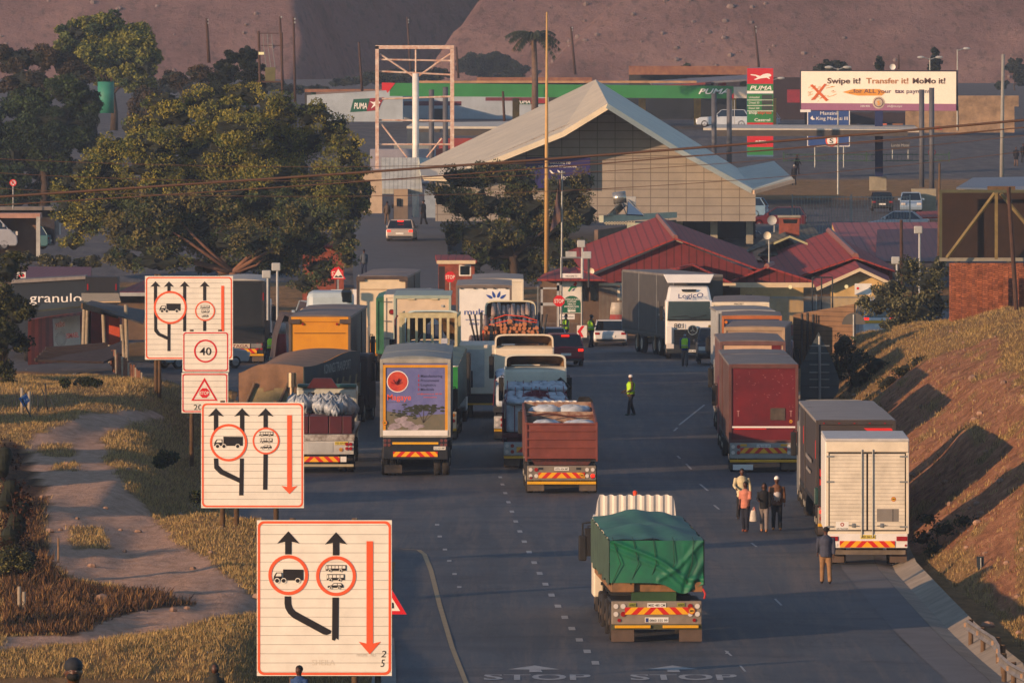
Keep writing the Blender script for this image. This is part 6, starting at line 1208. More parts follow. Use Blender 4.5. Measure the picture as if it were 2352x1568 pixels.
car('blue grey car low behind the red roof ridge', 1722, 35.6, 84, 'sedan', '5a7088', L=4.2, Wd=1.7, H=1.4, z=2.4)
car('white pickup at the fuel pumps', 1722, 23.6, 85, 'suv', 'b4bcc4', L=5.2, Wd=1.8, H=1.75, z=10.7)
car('silver car at the fuel pumps partly behind the tall price sign', 1790, 23.2, 80, 'hatch', 'a4acb4', L=4.4, Wd=1.75, H=1.5, z=10.6)
car('white panel van parked left beneath the no parking sign', -150, 37.6, -80, 'van', 'a8aab0', L=5, Wd=1.9, H=2.3, z=5.2, cat='van')
car('teal car half hidden under the spreading tree at the left', 118, 36.8, 78, 'hatch', '2c5a62', L=3.9, Wd=1.7, H=1.45, z=5.0)
t = car('white police van behind the leafy bush with lit tail strip', 2020, 43.0, 4, 'van', 'c4c8cc', L=5, Wd=1.75, H=2.2, z=1.7, lit=True, cat='van'); M().box(-.8, .8, -.06, -.02, .95, 1.1).build('yellow_stripe', YEL, t)
car('white double cab behind the spreading tree near the left stop sign', 735, 40.0, 10, 'van', '9aa8b4', L=4.6, Wd=1.8, H=1.9, cat='van')
car('white car under the small red roof left of the back of the billboard', 2135, 33.0, 84, 'sedan', 'b8bcc0', L=4.2, Wd=1.7, H=1.4, z=5.0)
car('silver pickup behind the market stall at the left', 362, 46, -60, 'pickup', '8a949c', L=4.8, Wd=1.75, H=1.6)
# ================================================================== buildings
MRF = ribs('maroon_roof_sheet', '8e2e25', .42, 0, .62, .75, .82, .03); MRG = ribs('maroon_gable_sheet', '6a2224', .42, 0, .5, .75, .84, .04); RIDGE = mat('ridge_cap', '8a5a4c', .5, .15, 2)
YW = mat('yellow_plaster', 'c9ab72', .8, .12, 1.2); FASC = mat('cream_fascia', 'cdb894', .6, .08)
def bld(name, label, u, s, z=None, cat='building', group=None): return thing(name, label, cat, Vector(((u - CX) / s, F / s, float(zr(s)) if z is None else z)), 0, group)
def face(t, pts, m, name, th=.1, sd=None):
    """roof or wall plane through picture points given as (u, v, s), real thickness"""
    k = W(t); k.slab([at(*p) for p in pts], th); return k.build(name, m, t)
def capline(t, a, b, m=RIDGE, r=.16, name='ridge_cap'): W(t).tube([at(*a), at(*b)], r, 6).build(name, m, t)
# main red roof
t = bld('customs_building', 'large maroon roofed customs hall, its striped gable facing the road', 1520, 39.5, cat='building')
f, b = 41.0, 38.0
face(t, [(1343, 629, f), (1551, 546, f), (1511, 497, b), (1304, 577, b)], MRF, 'roof'); face(t, [(1551, 546, f), (1748, 619, f), (1727, 577, b), (1511, 497, b)], MRF, 'roof')
face(t, [(1359, 634, f - .05), (1551, 553, f - .05), (1738, 625, f - .05), (1738, 650, f - .05), (1359, 650, f - .05)], MRG, 'gable', .1); capline(t, (1551, 545, f), (1511, 496, b))
face(t, [(1443, 640, 41.6), (1591, 606, 41.6), (1591, 604, 41.0), (1430, 640, 41.0)], MRF, 'porch_roof'); face(t, [(1591, 606, 41.6), (1682, 649, 41.6), (1682, 648, 41.0), (1591, 604, 41.0)], MRF, 'porch_roof'); face(t, [(1452, 648, 41.5), (1591, 611, 41.5), (1676, 649, 41.5)], MRG, 'porch_gable')
face(t, [(1240, 652, 41), (1735, 652, 41), (1735, 770, 41), (1240, 770, 41)], mat('brown_wall', '6a5646', .8, .2, 1), 'wall', .3); face(t, [(1360, 650, 41.7), (1690, 650, 41.7), (1690, 656, 41.7), (1360, 656, 41.7)], FASC, 'fascia', .1)
for u in (1418, 1470): face(t, [(u, 662, 41.4), (u + 34, 662, 41.4), (u + 34, 690, 41.4), (u, 690, 41.4)], CREAM, 'wall_panel', .1)
k = W(t); p = at(1424, 678, 41.6); k.box(p.x, p.x + .7, p.y - .3, p.y, p.z, p.z + .55); o = k.build('air_conditioner', LGREY, t, bevel=.03)
t = bld('hipped_kiosk', 'small maroon hip roof behind the port of entry sign', 1310, 41.2)
face(t, [(1234, 640, 42), (1320, 628, 41), (1300, 612, 40.4), (1250, 628, 40.6)], MRF, 'roof'); face(t, [(1234, 641, 42), (1387, 641, 42), (1340, 618, 41.2), (1322, 612, 41.2)], MRF, 'roof'); face(t, [(1322, 612, 41.2), (1387, 641, 42), (1388, 640, 41)], MRF, 'roof'); face(t, [(1245, 645, 41.7), (1375, 645, 41.7), (1375, 740, 41.7), (1245, 740, 41.7)], mat('brown_wall', '6a5646'), 'wall', .25)
for u in (1290, 1330, 1356): face(t, [(u, 655, 41.73), (u + 14, 655, 41.73), (u + 14, 690, 41.73), (u, 690, 41.73)], GLASS, 'window', .05)
# second wing with yellow walls
t = bld('yellow_wing', 'yellow walled wing with a low striped maroon gable and round wall lamp', 1775, 40.5)
f, b = 41.3, 40
face(t, [(1672, 648, f), (1761, 611, f), (1775, 606, b), (1735, 614, b)], MRF, 'roof'); face(t, [(1761, 611, f), (1874, 647, f), (1858, 634, b), (1775, 606, b)], MRF, 'roof'); face(t, [(1683, 648, f - .05), (1761, 616, f - .05), (1868, 648, f - .05)], MRG, 'gable'); capline(t, (1761, 611, f), (1775, 606, b))
face(t, [(1675, 649, f + .1), (1870, 649, f + .1), (1870, 660, f + .1), (1675, 660, f + .1)], FASC, 'fascia', .15); face(t, [(1700, 660, f - .1), (1845, 660, f - .1), (1845, 745, f - .1), (1700, 745, f - .1)], YW, 'wall', .3)
face(t, [(1712, 676, f), (1728, 676, f), (1728, 694, f), (1712, 694, f)], GLASS, 'window', .05); LAMPW = mat('bulkhead_lamp', 'e8e4b0', .3, 0, spec=.8); flat(t, circ(1815, 659, 4.5, 14), 41.6, LAMPW, 'round_lamp', .1, .08)
# third big roof and white bargeboard gable
t = bld('maroon_hall', 'broad maroon roof behind the white bargeboard gable', 1930, 39.5)
f, b = 41.0, 38.2
face(t, [(1815, 640, f), (1965, 589, f), (1904, 531, b), (1745, 590, b)], MRF, 'roof'); face(t, [(1965, 589, f), (2056, 622, f), (2052, 612, b), (1904, 531, b)], MRF, 'roof'); face(t, [(1830, 640, f - .1), (1965, 594, f - .1), (2050, 624, f - .1), (2050, 650, f - .1), (1830, 650, f - .1)], MRG, 'gable'); capline(t, (1965, 588, f), (1904, 530, b), r=.2)
face(t, [(1689, 594, b), (1790, 600, b), (1830, 622, 39.6), (1730, 612, 39.6)], MRF, 'valley_roof')
t = bld('bargeboard_house', 'yellow gabled house with white bargeboards beside the bush', 1965, 41.6)
f, b = 42.2, 40.6
face(t, [(1874, 659, f), (1975, 615, f), (1961, 594, b), (1858, 636, b)], MRF, 'roof'); face(t, [(1975, 615, f), (2046, 648, f), (2040, 630, b), (1961, 594, b)], MRF, 'roof')
face(t, [(1874, 660, f + .15), (1975, 615, f + .15), (1975, 623, f + .15), (1876, 668, f + .15)], FASC, 'bargeboard', .12); face(t, [(1975, 615, f + .15), (2048, 649, f + .15), (2048, 657, f + .15), (1975, 623, f + .15)], FASC, 'bargeboard', .12)
face(t, [(1908, 655, f - .1), (1975, 625, f - .1), (2040, 655, f - .1), (2040, 760, f - .1), (1908, 760, f - .1)], YW, 'wall', .3); flat(t, circ(1944, 658, 4.5, 14), f, LAMPW, 'round_lamp', .1, .08); flat(t, [(1963, 651), (2002, 651), (2002, 677), (1963, 677)], f, WHITE, 'notice', .1, .03); flat(t, circ(1970, 662, 3, 8), f, SRD, 'notice_mark', .12)
# rusty pink roof, tiled roof, chimney
PK = ribs('pink_roof_sheet', '9a4a44', .55, 0, .6, .6, .8, .05)
t = bld('pink_roof_building', 'long pink corrugated roof behind the maroon hall', 2030, 36); face(t, [(1911, 511, 35.4), (2160, 510, 35.4), (2160, 590, 37.5), (1940, 590, 37.5)], PK, 'roof'); face(t, [(2015, 527, 36.6), (2155, 524, 36.6), (2155, 600, 38), (2010, 600, 38)], ribs('dark_roof_sheet', '4e2a30', .4, 0, .7, .6, .8), 'lower_roof'); face(t, [(1911, 515, 35.4), (2160, 514, 35.4), (2160, 600, 35.4), (1911, 600, 35.4)], YW, 'wall', .3)
TL = ribs('grey_roof_tiles', '5f5a48', .33, 0, .55, .9, .6, .06, .25)
t = bld('tiled_house', 'grey tiled house with a brick chimney and cream gable trim', 1815, 37)
face(t, [(1700, 585, 38.5), (1806, 543, 38.5), (1800, 520, 36.6), (1790, 520, 36.6)], TL, 'roof'); face(t, [(1740, 585, 38.6), (1860, 585, 38.6), (1880, 548, 37), (1806, 542, 37)], TL, 'roof'); face(t, [(1860, 585, 38.6), (1900, 560, 37.6), (1862, 513, 36.4), (1800, 520, 36.4), (1806, 543, 38)], TL, 'roof')
for a, c in (((1777, 557), (1814, 541)), ((1814, 541), (1855, 558))): face(t, [(a[0], a[1], 38.8), (c[0], c[1], 38.8), (c[0], c[1] + 5, 38.8), (a[0], a[1] + 5, 38.8)], mat('cream_green_trim', 'a8a478', .6, .1), 'gable_trim', .1)
BK_ = mat('red_brick', '8a4634', .85, .2, 3, bump=.2); k = W(t); p = at(1790, 555, 37.6); q = at(1836, 500, 37.6); k.box(p.x, q.x, p.y, p.y + .9, p.z, q.z); o = k.build('chimney', BK_, t); k = W(t); k.box(p.x - .08, q.x + .08, p.y - .08, p.y + .98, q.z, q.z + .14); k.build('chimney_cap', CONC, o); flat(t, [(1798, 504), (1832, 504), (1830, 513), (1800, 513)], 37.7, GLASS, 'vent_opening', .04)
def dish(label, u, v, s, r, pole, m=CREAM):
    t = thing('satellite_dish', label, 'satellite dish', at(u, v + pole, s)); W(t).cyl(at(u + r * .5, v + pole, s), at(u + r * .5, v, s), .04).build('pole', STEEL, t); c = at(u, v, s) - Vector(t.location); rr = r / s
    M().grid(lambda a, b: (c.x + rr * b * math.cos(6.2832 * a), c.y - .12 * b * b, c.z + rr * b * math.sin(6.2832 * a)), 18, 4).build('reflector', m, t, smooth=True)
dish('round cream dish on a thin pole above the maroon roofs', 1762, 541, 41.5, 9, 62); dish('large pale dish on the tiled roof by the chimney', 1773, 506, 37, 11, 40, LGREY); dish('dish by the gate cameras on the hipped kiosk', 1357, 623, 41.6, 8, 14)
dish('white dish on top of the wide billboard', 2050, 154, 26, 7, 14, WHITE)
# ---- solar geyser annex below the gabled hall
t = bld('flat_roof_annex', 'low annex with solar water heater and white roof edges under the gabled wall', 1480, 35)
for P in ([(1440, 512), (1516, 512), (1516, 528), (1440, 528)],): face(t, [(a, b, 36.2) for a, b in P], mat('pale_green_fascia', 'a8ac94', .6, .1), 'fascia', .3)
face(t, [(1376, 495, 36), (1545, 487, 35.2), (1545, 500, 35.2), (1376, 511, 36)], mat('pale_green_fascia', 'a8ac94'), 'fascia', .3); face(t, [(1365, 528, 36), (1545, 505, 35.6), (1545, 560, 35.6), (1365, 590, 36)], mat('brown_wall', '6a5646'), 'wall', .3)
face(t, [(1393, 495, 36.1), (1425, 465, 35.8), (1440, 468, 35.6), (1412, 497, 35.8)], GLASS, 'solar_panel', .08); face(t, [(1441, 492, 36.1), (1443, 462, 35.9), (1478, 494, 36.0)], GLASS, 'solar_panel', .08)
k = W(t); k.cyl(at(1408, 456, 35.9), at(1438, 452, 35.9), .38, n=14); k.build('water_tank', mat('shiny_tank', 'a8a49a', .25, .1, metal=.7), t, smooth=True); k = W(t); p = at(1432, 474, 35.8); k.box(p.x, p.x + .8, p.y, p.y + .35, p.z, p.z + .62); k.build('air_conditioner', LGREY, t, bevel=.03)
k = W(t); [k.tube([at(u, 495, 35.9), at(u2, 458, 35.8)], .03, 5) for u, u2 in ((1400, 1425), (1440, 1425), (1440, 1442), (1480, 1442))]; k.build('stand', STEEL, t)
CK = M(); a = W(t)
for i in range(22):
    for j in range(3):
        if (i + j) % 2: a.add([at(1388 + i * 3.2, 509 + j * 2.4 - i * .02, 36.4), at(1391 + i * 3.2, 509 + j * 2.4 - i * .02, 36.4), at(1391 + i * 3.2, 511.4 + j * 2.4, 36.4), at(1388 + i * 3.2, 511.4 + j * 2.4, 36.4)], [(0, 1, 2, 3)])
a.build('checker_band', mat('checker_pale', 'c8bd98', .6, .1), t)
# ---- gabled canopy building
GR = mat('cream_sheet_roof', 'ccc0a6', .5, .1, .5, col2='b4aa94'); GRG = mat('pale_green_roof', 'bcbfae', .5, .1, .5); 
def tilewall():
    m = mat('tile_panel_wall', '958c80', .7, .1, .6); n = m.node_tree; b = n.nodes['Principled BSDF']; src = b.inputs['Base Color'].links[0].from_socket
    tc = n.nodes.new('ShaderNodeTexCoord'); br = n.nodes.new('ShaderNodeTexBrick'); mp = n.nodes.new('ShaderNodeMapping'); mp.inputs['Rotation'].default_value = (R(90), 0, 0); n.links.new(tc.outputs['Object'], mp.inputs[0]); n.links.new(mp.outputs[0], br.inputs['Vector'])
    br.offset = 0; br.inputs['Scale'].default_value = 1; br.inputs['Brick Width'].default_value = 1.17; br.inputs['Row Height'].default_value = .55; br.inputs['Mortar Size'].default_value = .028; br.inputs['Color1'].default_value = br.inputs['Color2'].default_value = (1, 1, 1, 1); br.inputs['Mortar'].default_value = (.45, .42, .4, 1)
    n.links.new(mixc(n, 1.0, src, br.outputs[0], 'MULTIPLY'), b.inputs['Base Color']); return m
TW = tilewall()
t = bld('gabled_border_hall', 'border hall with a huge pointed cream roof over a tiled gable wall', 1400, 33)
A_, B_ = (1396, 238, 35.2), (1368, 183, 33.0)
face(t, [A_, B_, (1120, 322, 33.2), (962, 378, 33.5), (968, 404, 34.9), (1030, 406, 34.98), (1290, 303, 35.1)], GR, 'left_roof_slope', .35)
face(t, [A_, (1560, 341, 35.08), (1729, 434, 35.0), (1694, 386, 33.6), (1480, 256, 33.2), B_], GRG, 'right_roof_slope', .35)
face(t, [(1729, 434, 35.0), (1822, 410, 34.9), (1778, 370, 33.5), (1694, 386, 33.6)], GRG, 'upturned_wing', .3)
face(t, [(1729, 437, 35.02), (1822, 412, 34.92), (1822, 420, 34.92), (1729, 446, 35.02)], mat('sandy_fascia', 'c0a488', .6, .08), 'wing_fascia', .2)
face(t, [(1000, 415, 34.86), (1396, 246, 34.86), (1735, 440, 34.86), (1735, 508, 34.86), (1000, 508, 34.86)], TW, 'gable_wall', .4)
for u in (1560, 1640, 1722): W(t).box(*(lambda p, q: (p.x, q.x, p.y, p.y + .6, p.z, q.z))(at(u - 8, 560, 34.7), at(u + 8, 505, 34.7))).build('column', CONC, t)
face(t, [(1540, 505, 34), (1735, 505, 34), (1735, 575, 34), (1540, 575, 34)], mat('undercroft_shade', '23252a', .8, .2), 'shade_backdrop', .2)  # dark sheet standing in for the shaded open parking under the hall
o = flat(t, [(1207, 362), (1356, 362), (1356, 432), (1207, 432)], 34.92, mat('purple_banner', '2a2460', .5, .1), 'banner', .0, .06)
wt('WELCOME TO', t, 1262, 377, 34.92, 5, WINK, w=48, dy=.05, bold=.02); wt('THE KINGDOM OF ESWATINI', t, 1236, 385, 34.92, 4.5, WINK, w=88, dy=.05, bold=.02); wt('BORDER', t, 1292, 413, 34.92, 8, WINK, w=42, dy=.05, bold=.03)
for u in (1268, 1286): flat(t, [(u + 6 * math.cos(a_), 395 + 5 * math.sin(a_ * 1.3)) for a_ in (0, .9, 1.8, 2.7, 3.6, 4.5, 5.4)], 34.92, WINK, 'banner_emblem', .06)
RW_ = ribs('ribbed_white_fascia', 'b9bab0', .3, 0, .75, .6, .8, .04)
t = bld('left_canopy', 'ribbed white canopy box over the ticket booth, left wing of the border hall', 920, 33.4)
face(t, [(875, 362, 32.6), (962, 362, 32.6), (970, 434, 32.8), (878, 434, 32.8)], RW_, 'ribbed_fascia', .4); face(t, [(962, 362, 32.6), (1065, 368, 31.5), (1060, 404, 32.5), (968, 400, 32.8)], mat('pale_roof_wing', 'a8ac9e', .6, .08), 'roof_wing', .25)
face(t, [(818, 393, 31.5), (878, 393, 31.5), (878, 490, 31.5), (818, 490, 31.5)], mat('peach_wall', 'b49e84', .7, .1), 'side_wall', .3); face(t, [(975, 436, 31.8), (1040, 436, 31.8), (1040, 500, 31.8), (975, 500, 31.8)], mat('blue_grey_wall', '8a96a0', .7, .1), 'back_wall', .3)
t = bld('ticket_booth', 'tall narrow ticket booth with two tone paint under the ribbed canopy', 922, 32.7); face(t, [(905, 434, 32.8), (937, 434, 32.8), (937, 472, 32.8), (905, 472, 32.8)], mat('booth_upper', 'a08a70', .7, .1), 'upper_wall', .9); face(t, [(905, 472, 32.8), (937, 472, 32.8), (937, 512, 32.8), (905, 512, 32.8)], mat('booth_lower', '6f6052', .7, .1), 'lower_wall', .9); flat(t, [(911, 456), (921, 456), (921, 474), (911, 474)], 32.85, GLASS, 'window', .02)
# ---- gatehouse under the bush tree
t = bld('brick_gatehouse', 'small brick gatehouse with a red roof edge under the bushy tree', 1050, 40); face(t, [(1007, 600, 40), (1090, 600, 40), (1090, 700, 40), (1007, 700, 40)], BK_, 'wall', .3); face(t, [(1000, 585, 40.3), (1075, 585, 39), (1095, 598, 40.8), (1003, 598, 40.8)], MRF, 'roof', .15); face(t, [(1003, 598, 40.9), (1092, 598, 40.9), (1092, 606, 40.9), (1003, 606, 40.9)], FASC, 'fascia'); flat(t, [(1056, 610), (1080, 610), (1080, 632), (1056, 632)], 40.2, GLASS, 'window', .02); ring(t, rrect(1054, 608, 1082, 634, 1, 1), rrect(1057, 611, 1079, 631, 1, 1), 40.2, WHITE, 'window_frame', .04); flat(t, [(1008, 612), (1022, 612), (1022, 680), (1008, 680)], 40.2, mat('door_dark', '2a1c1c', .6, .1), 'door', .02)
t = bld('left_brick_hut', 'brick hut at the foot of the spreading tree by the left stop sign', 735, 39); face(t, [(695, 560, 38.6), (790, 560, 38.6), (790, 700, 38.6), (695, 700, 38.6)], BK_, 'wall', .3); face(t, [(690, 552, 38.7), (795, 552, 38.2), (800, 563, 39), (690, 565, 39)], MRF, 'roof', .12)
# ---- left sheds and containers
t = bld('maroon_shed', 'long maroon ribbed shed roof with a small red truck sign, left edge', 130, 42); face(t, [(30, 612, 41), (210, 613, 41), (208, 640, 43), (22, 640, 43)], ribs('maroon_shed_sheet', '6a2c36', .3, 0, .65, .6, .8), 'roof', .12); face(t, [(25, 640, 42.6), (208, 640, 42.6), (208, 700, 42.6), (25, 700, 42.6)], BK_, 'wall', .2); flat(t, [(38, 625), (59, 625), (59, 640), (38, 640)], 43.2, WHITE, 'small_sign', .02, .03); flat(t, [(43, 632), (56, 630), (56, 636), (43, 636)], 43.2, SRD, 'red_lorry_mark', .03)
t = bld('maroon_house', 'maroon roofed house left of the third lane sign', 320, 42.5); face(t, [(270, 670, 41), (335, 642, 41), (400, 642, 41), (400, 672, 43), (265, 672, 43)], MRF, 'roof', .12); face(t, [(268, 672, 43.1), (400, 672, 43.1), (400, 680, 43.1), (268, 680, 43.1)], LGREY, 'gutter'); face(t, [(275, 680, 42.6), (400, 680, 42.6), (400, 780, 42.6), (275, 780, 42.6)], mat('brown_wall', '6a5646'), 'wall', .3)
BLC = mat('black_curtain_matt', '15151a', .6, .1)
t = truck('black trailer with large pale lettering side on at the left, third row', 248, 44.6, 1.15); t.name = 'lettered_trailer'
p0 = Vector(t.location); a = W(t)
def wbox(t, u0, v0, u1, v1, s0, dep, m, name, s1=None):
    """upright box whose front face fills the picture rectangle at scale s0"""
    k = W(t); k.o = Vector((0, 0, 0)); p, q = at(u0, v1, s0), at(u1, v0, s0); o = Matrix.Rotation(-t.rotation_euler[2], 3, 'Z')
    vs = [(p.x, p.y, p.z), (q.x, p.y, p.z), (q.x, p.y + dep, p.z), (p.x, p.y + dep, p.z), (p.x, p.y, q.z), (q.x, p.y, q.z), (q.x, p.y + dep, q.z), (p.x, p.y + dep, q.z)]
    k.hexa([o @ (Vector(v) - Vector(t.location)) for v in vs]); return k.build(name, m, t)
t.rotation_euler = (0, 0, 0)
k = W(t); k.hexa([at(25, 800, 44.2), at(196, 800, 45.2), at(196, 800, 44.2) + Vector((0, 2.6, 0)), at(25, 800, 43.4) + Vector((0, 2.6, 0)), at(25, 648, 44.2), at(196, 640, 45.2), at(196, 638, 44.2) + Vector((0, 2.6, 0)), at(25, 642, 43.4) + Vector((0, 2.6, 0))]); k.build('side_curtain', BLC, t)
k = W(t); k.hexa([at(25, 651, 44.25), at(196, 641, 45.25), at(196, 640, 44.2) + Vector((0, 2.6, 0)), at(25, 650, 43.4) + Vector((0, 2.6, 0)), at(25, 643, 44.25), at(196, 634, 45.25), at(196, 633, 44.2) + Vector((0, 2.6, 0)), at(25, 642, 43.4) + Vector((0, 2.6, 0))]); k.build('roof', mat('dusty_trailer_roof', '77706a'), t)
wbox(t, 196, 636, 270, 700, 45.4, 2.5, BLC, 'rear_door')
for u in (200, 265): flat(t, [(u, 652), (u + 3, 652), (u + 3, 666), (u, 666)], 45.4, LAMP_R, 'reflective_strip', .03)
wt('granulo', t, 68, 694, 45.2, 22, WINK, w=120, dy=.12); [wheel(t, (q - 248 + 0) / 45.0, .2, .5) for q in (60, 85, 225, 250)]
t = bld('red_container', 'rust red shipping container with a white painted phone shop panel', 150, 46.5, None, 'shipping container'); RCN = ribs('container_red_ribbed', '9a3c2a', .28, 0, .62, .6, .5, .04)
k = W(t); F1, F2 = 47.4, 46.2; k.hexa([at(64, 838, F1), at(213, 826, F2), at(213, 826, F2) + Vector((0, 2.4, 0)), at(64, 838, F1) + Vector((0, 2.4, 0)), at(64, 735, F1), at(213, 714, F2), at(213, 714, F2) + Vector((0, 2.4, 0)), at(64, 735, F1) + Vector((0, 2.4, 0))]); k.build('container_shell', RCN, t); wbox(t, 209, 714, 276, 820, 46.3, 2.4, mat('container_end_red', '8c2c20', .6, .2, 1.5), 'container_end'); wbox(t, 250, 714, 275, 800, 46.9, .06, mat('open_door_orange', 'c04a20', .6, .15, 2), 'open_door')
k = W(t); k.add([at(121, 732, 47.6), at(183, 724, 47.2), at(186, 806, 47.2), at(124, 812, 47.6)], [(0, 1, 2, 3)]); k.build('painted_panel', WHITE, t)
wt('yebo', t, 127, 752, 47.8, 15, mat('brown_ink', '4a2418'), w=22, bold=.05, tilt=.15, dy=.08); wt('ISMAEL', t, 153, 777, 47.8, 12, mat('maroon_ink', '6a1a1a'), w=28, bold=.03, tilt=.12, dy=.08)
a = W(t)
for i in range(22): q = 6.283 * i / 22; c = (140, 778); a.add([((c[0] + rr_ * math.cos(q + d_) - CX) / 47.8, F / 47.8 - .08, HC - (c[1] + rr_ * 1.3 * math.sin(q + d_) - HY) / 47.8) for rr_, d_ in ((6, 0), (13, -.05), (13, .05))], [(0, 1, 2)])
a.build('sunburst', INK, t)
t = bld('market_stall', 'ramshackle pole stall with torn shade cloth beside the red container', 250, 47.5, cat='stall')
for u, v0, u1, v1 in ((194, 700, 191, 800), (201, 700, 198, 800), (289, 700, 292, 845), (279, 745, 285, 820), (237, 720, 240, 800)): W(t).cyl(at(u1, v1, 48), at(u, v0, 48), .09).build('pole', PALE, t)
face(t, [(85, 712, 47.6), (192, 702, 47.6), (192, 690, 46.4), (95, 698, 46.4)], mat('olive_shade_cloth', '3c3f30', .9, .3, 2, bump=.4), 'shade_cloth', .08); face(t, [(192, 698, 48.4), (330, 742, 48.4), (335, 712, 46.8), (210, 690, 46.8)], mat('torn_grey_cloth', '4a4644', .9, .3, 2, bump=.4), 'shade_cloth', .08); face(t, [(187, 693, 46.4), (277, 692, 46.4), (272, 673, 45.6), (187, 673, 45.6)], mat('cream_sheet', 'c8a878', .6, .1), 'cream_awning', .05)
for i in range(4): W(t).cyl(at(188, 698 + i * 3, 48.6), at(270, 720 + i * 3, 48.2), .05).build('roof_pole', POST, t)
t = thing('pole_pile', 'stack of dark timber poles lying in front of the red container', 'timber pile', gnd(170, 49))
for i in range(14): W(t).cyl(at(80 + i * 2, 826 - i * 2.1 + (i % 3) * 3, 49.5 - i * .06), at(238 + (i % 4) * 8, 820 - i * 2.3, 49.3 - i * .05), .09, n=7).build('pole', mat('dark_timber', '3a2c26', .9, .2, 5), t)
k = W(t); k.slab([at(85, 826, 49.5), at(238, 800, 49.2), at(280, 782, 49), at(280, 812, 49.3), (at(238, 830, 49.5))], .1); k.build('cover_sheet', mat('dark_timber', '3a2c26'), t)
t = truck('brown curtain trailer parked high at the left edge', 40, 37.5, 0); t['label'] = 'brown curtain trailer with a pale corner post, parked high at the left edge'; BCT = mat('brown_trailer_side', '6a4f3c', .7, .12, 1.5)
wbox(t, -70, 500, 86, 585, 37.5, 2.5, BCT, 'side_curtain'); wbox(t, -70, 490, 92, 501, 37.6, 2.6, mat('pinkish_roof', 'a88070', .6, .1), 'roof'); wbox(t, 83, 498, 92, 590, 37.7, .2, LGREY, 'corner_post'); wbox(t, -70, 585, 92, 600, 37.4, 2.4, DARK, 'chassis'); [wheel(t, x, .3, .5, z=-.2) for x in (-2.4, -1.1)]
t = truck('dark trailer with flat roof behind the brown curtain trailer', 60, 36.8, 0); wbox(t, -60, 482, 125, 560, 36.8, 2.5, mat('dark_purple_side', '2a2428', .6, .1), 'side_curtain'); wbox(t, -60, 475, 126, 483, 36.9, 2.5, ROOF, 'roof'); wbox(t, 125, 500, 136, 540, 36.7, 2, LGREY, 'cab_side')
# ---- white frame tower
FR = mat('rust_streaked_white', 'd2c2b2', .5, .15, 3, col2='b08068'); s = 31.4
t = bld('sign_frame_tower', 'empty white steel sign frame on a fat central column', 955, s, 5.3, 'sign frame')
a = W(t); [a.box(*(lambda p, q: (p.x, q.x, p.y, p.y + .5, p.z, q.z))(at(*A, s), at(*B, s))) for A, B in (((862, 388), (870, 106)), ((1034, 362), (1043, 112)))]; a.box(*(lambda p, q: (p.x, q.x, p.y, p.y + .5, p.z, q.z))(at(862, 113, s), at(1043, 104.5, s))); a.build('outer_frame', FR, t)
for A, B in (((868, 137), (1034, 140)), ((868, 164), (1034, 172)), ((868, 228), (1034, 222)), ((868, 276), (1034, 278)), ((868, 332), (1034, 332)), ((872, 124), (950, 176)), ((1034, 124), (960, 176)), ((955, 113), (955, 168)), ((872, 280), (935, 362)), ((1015, 318), (980, 362))): W(t).cyl(at(*A, s) + Vector((0, .25, 0)), at(*B, s) + Vector((0, .25, 0)), .07, n=6).build('brace', FR, t)
W(t).cyl(at(954.5, 500, s) + Vector((0, .3, 0)), at(954.5, 169, s) + Vector((0, .3, 0)), .24, n=16).build('column', WHITE, t, smooth=True)
# ---- thin canopies
def canopy(label, P, s, beams, cols, group=None):
    t = bld('roadside_canopy', label, P[0][0], s, 5.8, 'canopy'); face(t, [(u, v, s) for u, v in P[:2]] + [(u, v, s - 1.2) for u, v in P[2:]], mat('canopy_cream', 'c4bcaa', .6, .08), 'canopy_roof', .18)
    for u0, v0, u1, v1 in beams: k = W(t); k.hexa([at(u0, v1, s), at(u1, v1, s), at(u1, v1, s) + Vector((0, 3, 0)), at(u0, v1, s) + Vector((0, 3, 0)), at(u0, v0, s), at(u1, v0, s), at(u1, v0, s) + Vector((0, 3, 0)), at(u0, v0, s) + Vector((0, 3, 0))]); k.build('beam', mat('beam_brown_grey', '4e4740', .7, .1), t)
    for u, v0, v1 in cols: W(t).cyl(at(u, v1, s + .3), at(u, v0, s + .3), .2, n=10).build('mast', mat('mast_grey', '55555a', .6, .1), t, smooth=True)
canopy('thin pale canopy with grey masts crossing the white sign frame', [(934, 290), (1185, 291), (1245, 278), (950, 282)], 30.6, ((1020, 298, 1190, 312), (960, 296, 1010, 304)), ((991, 206, 470), (1023, 200, 470)))
canopy('long thin pale canopy running right in front of the tall price sign', [(1615, 294), (2112, 298), (2100, 288), (1640, 286)], 30.2, ((1640, 299, 2085, 313),), ((1640, 215, 420), (1675, 205, 400), (2117, 206, 430), (2140, 202, 440)))
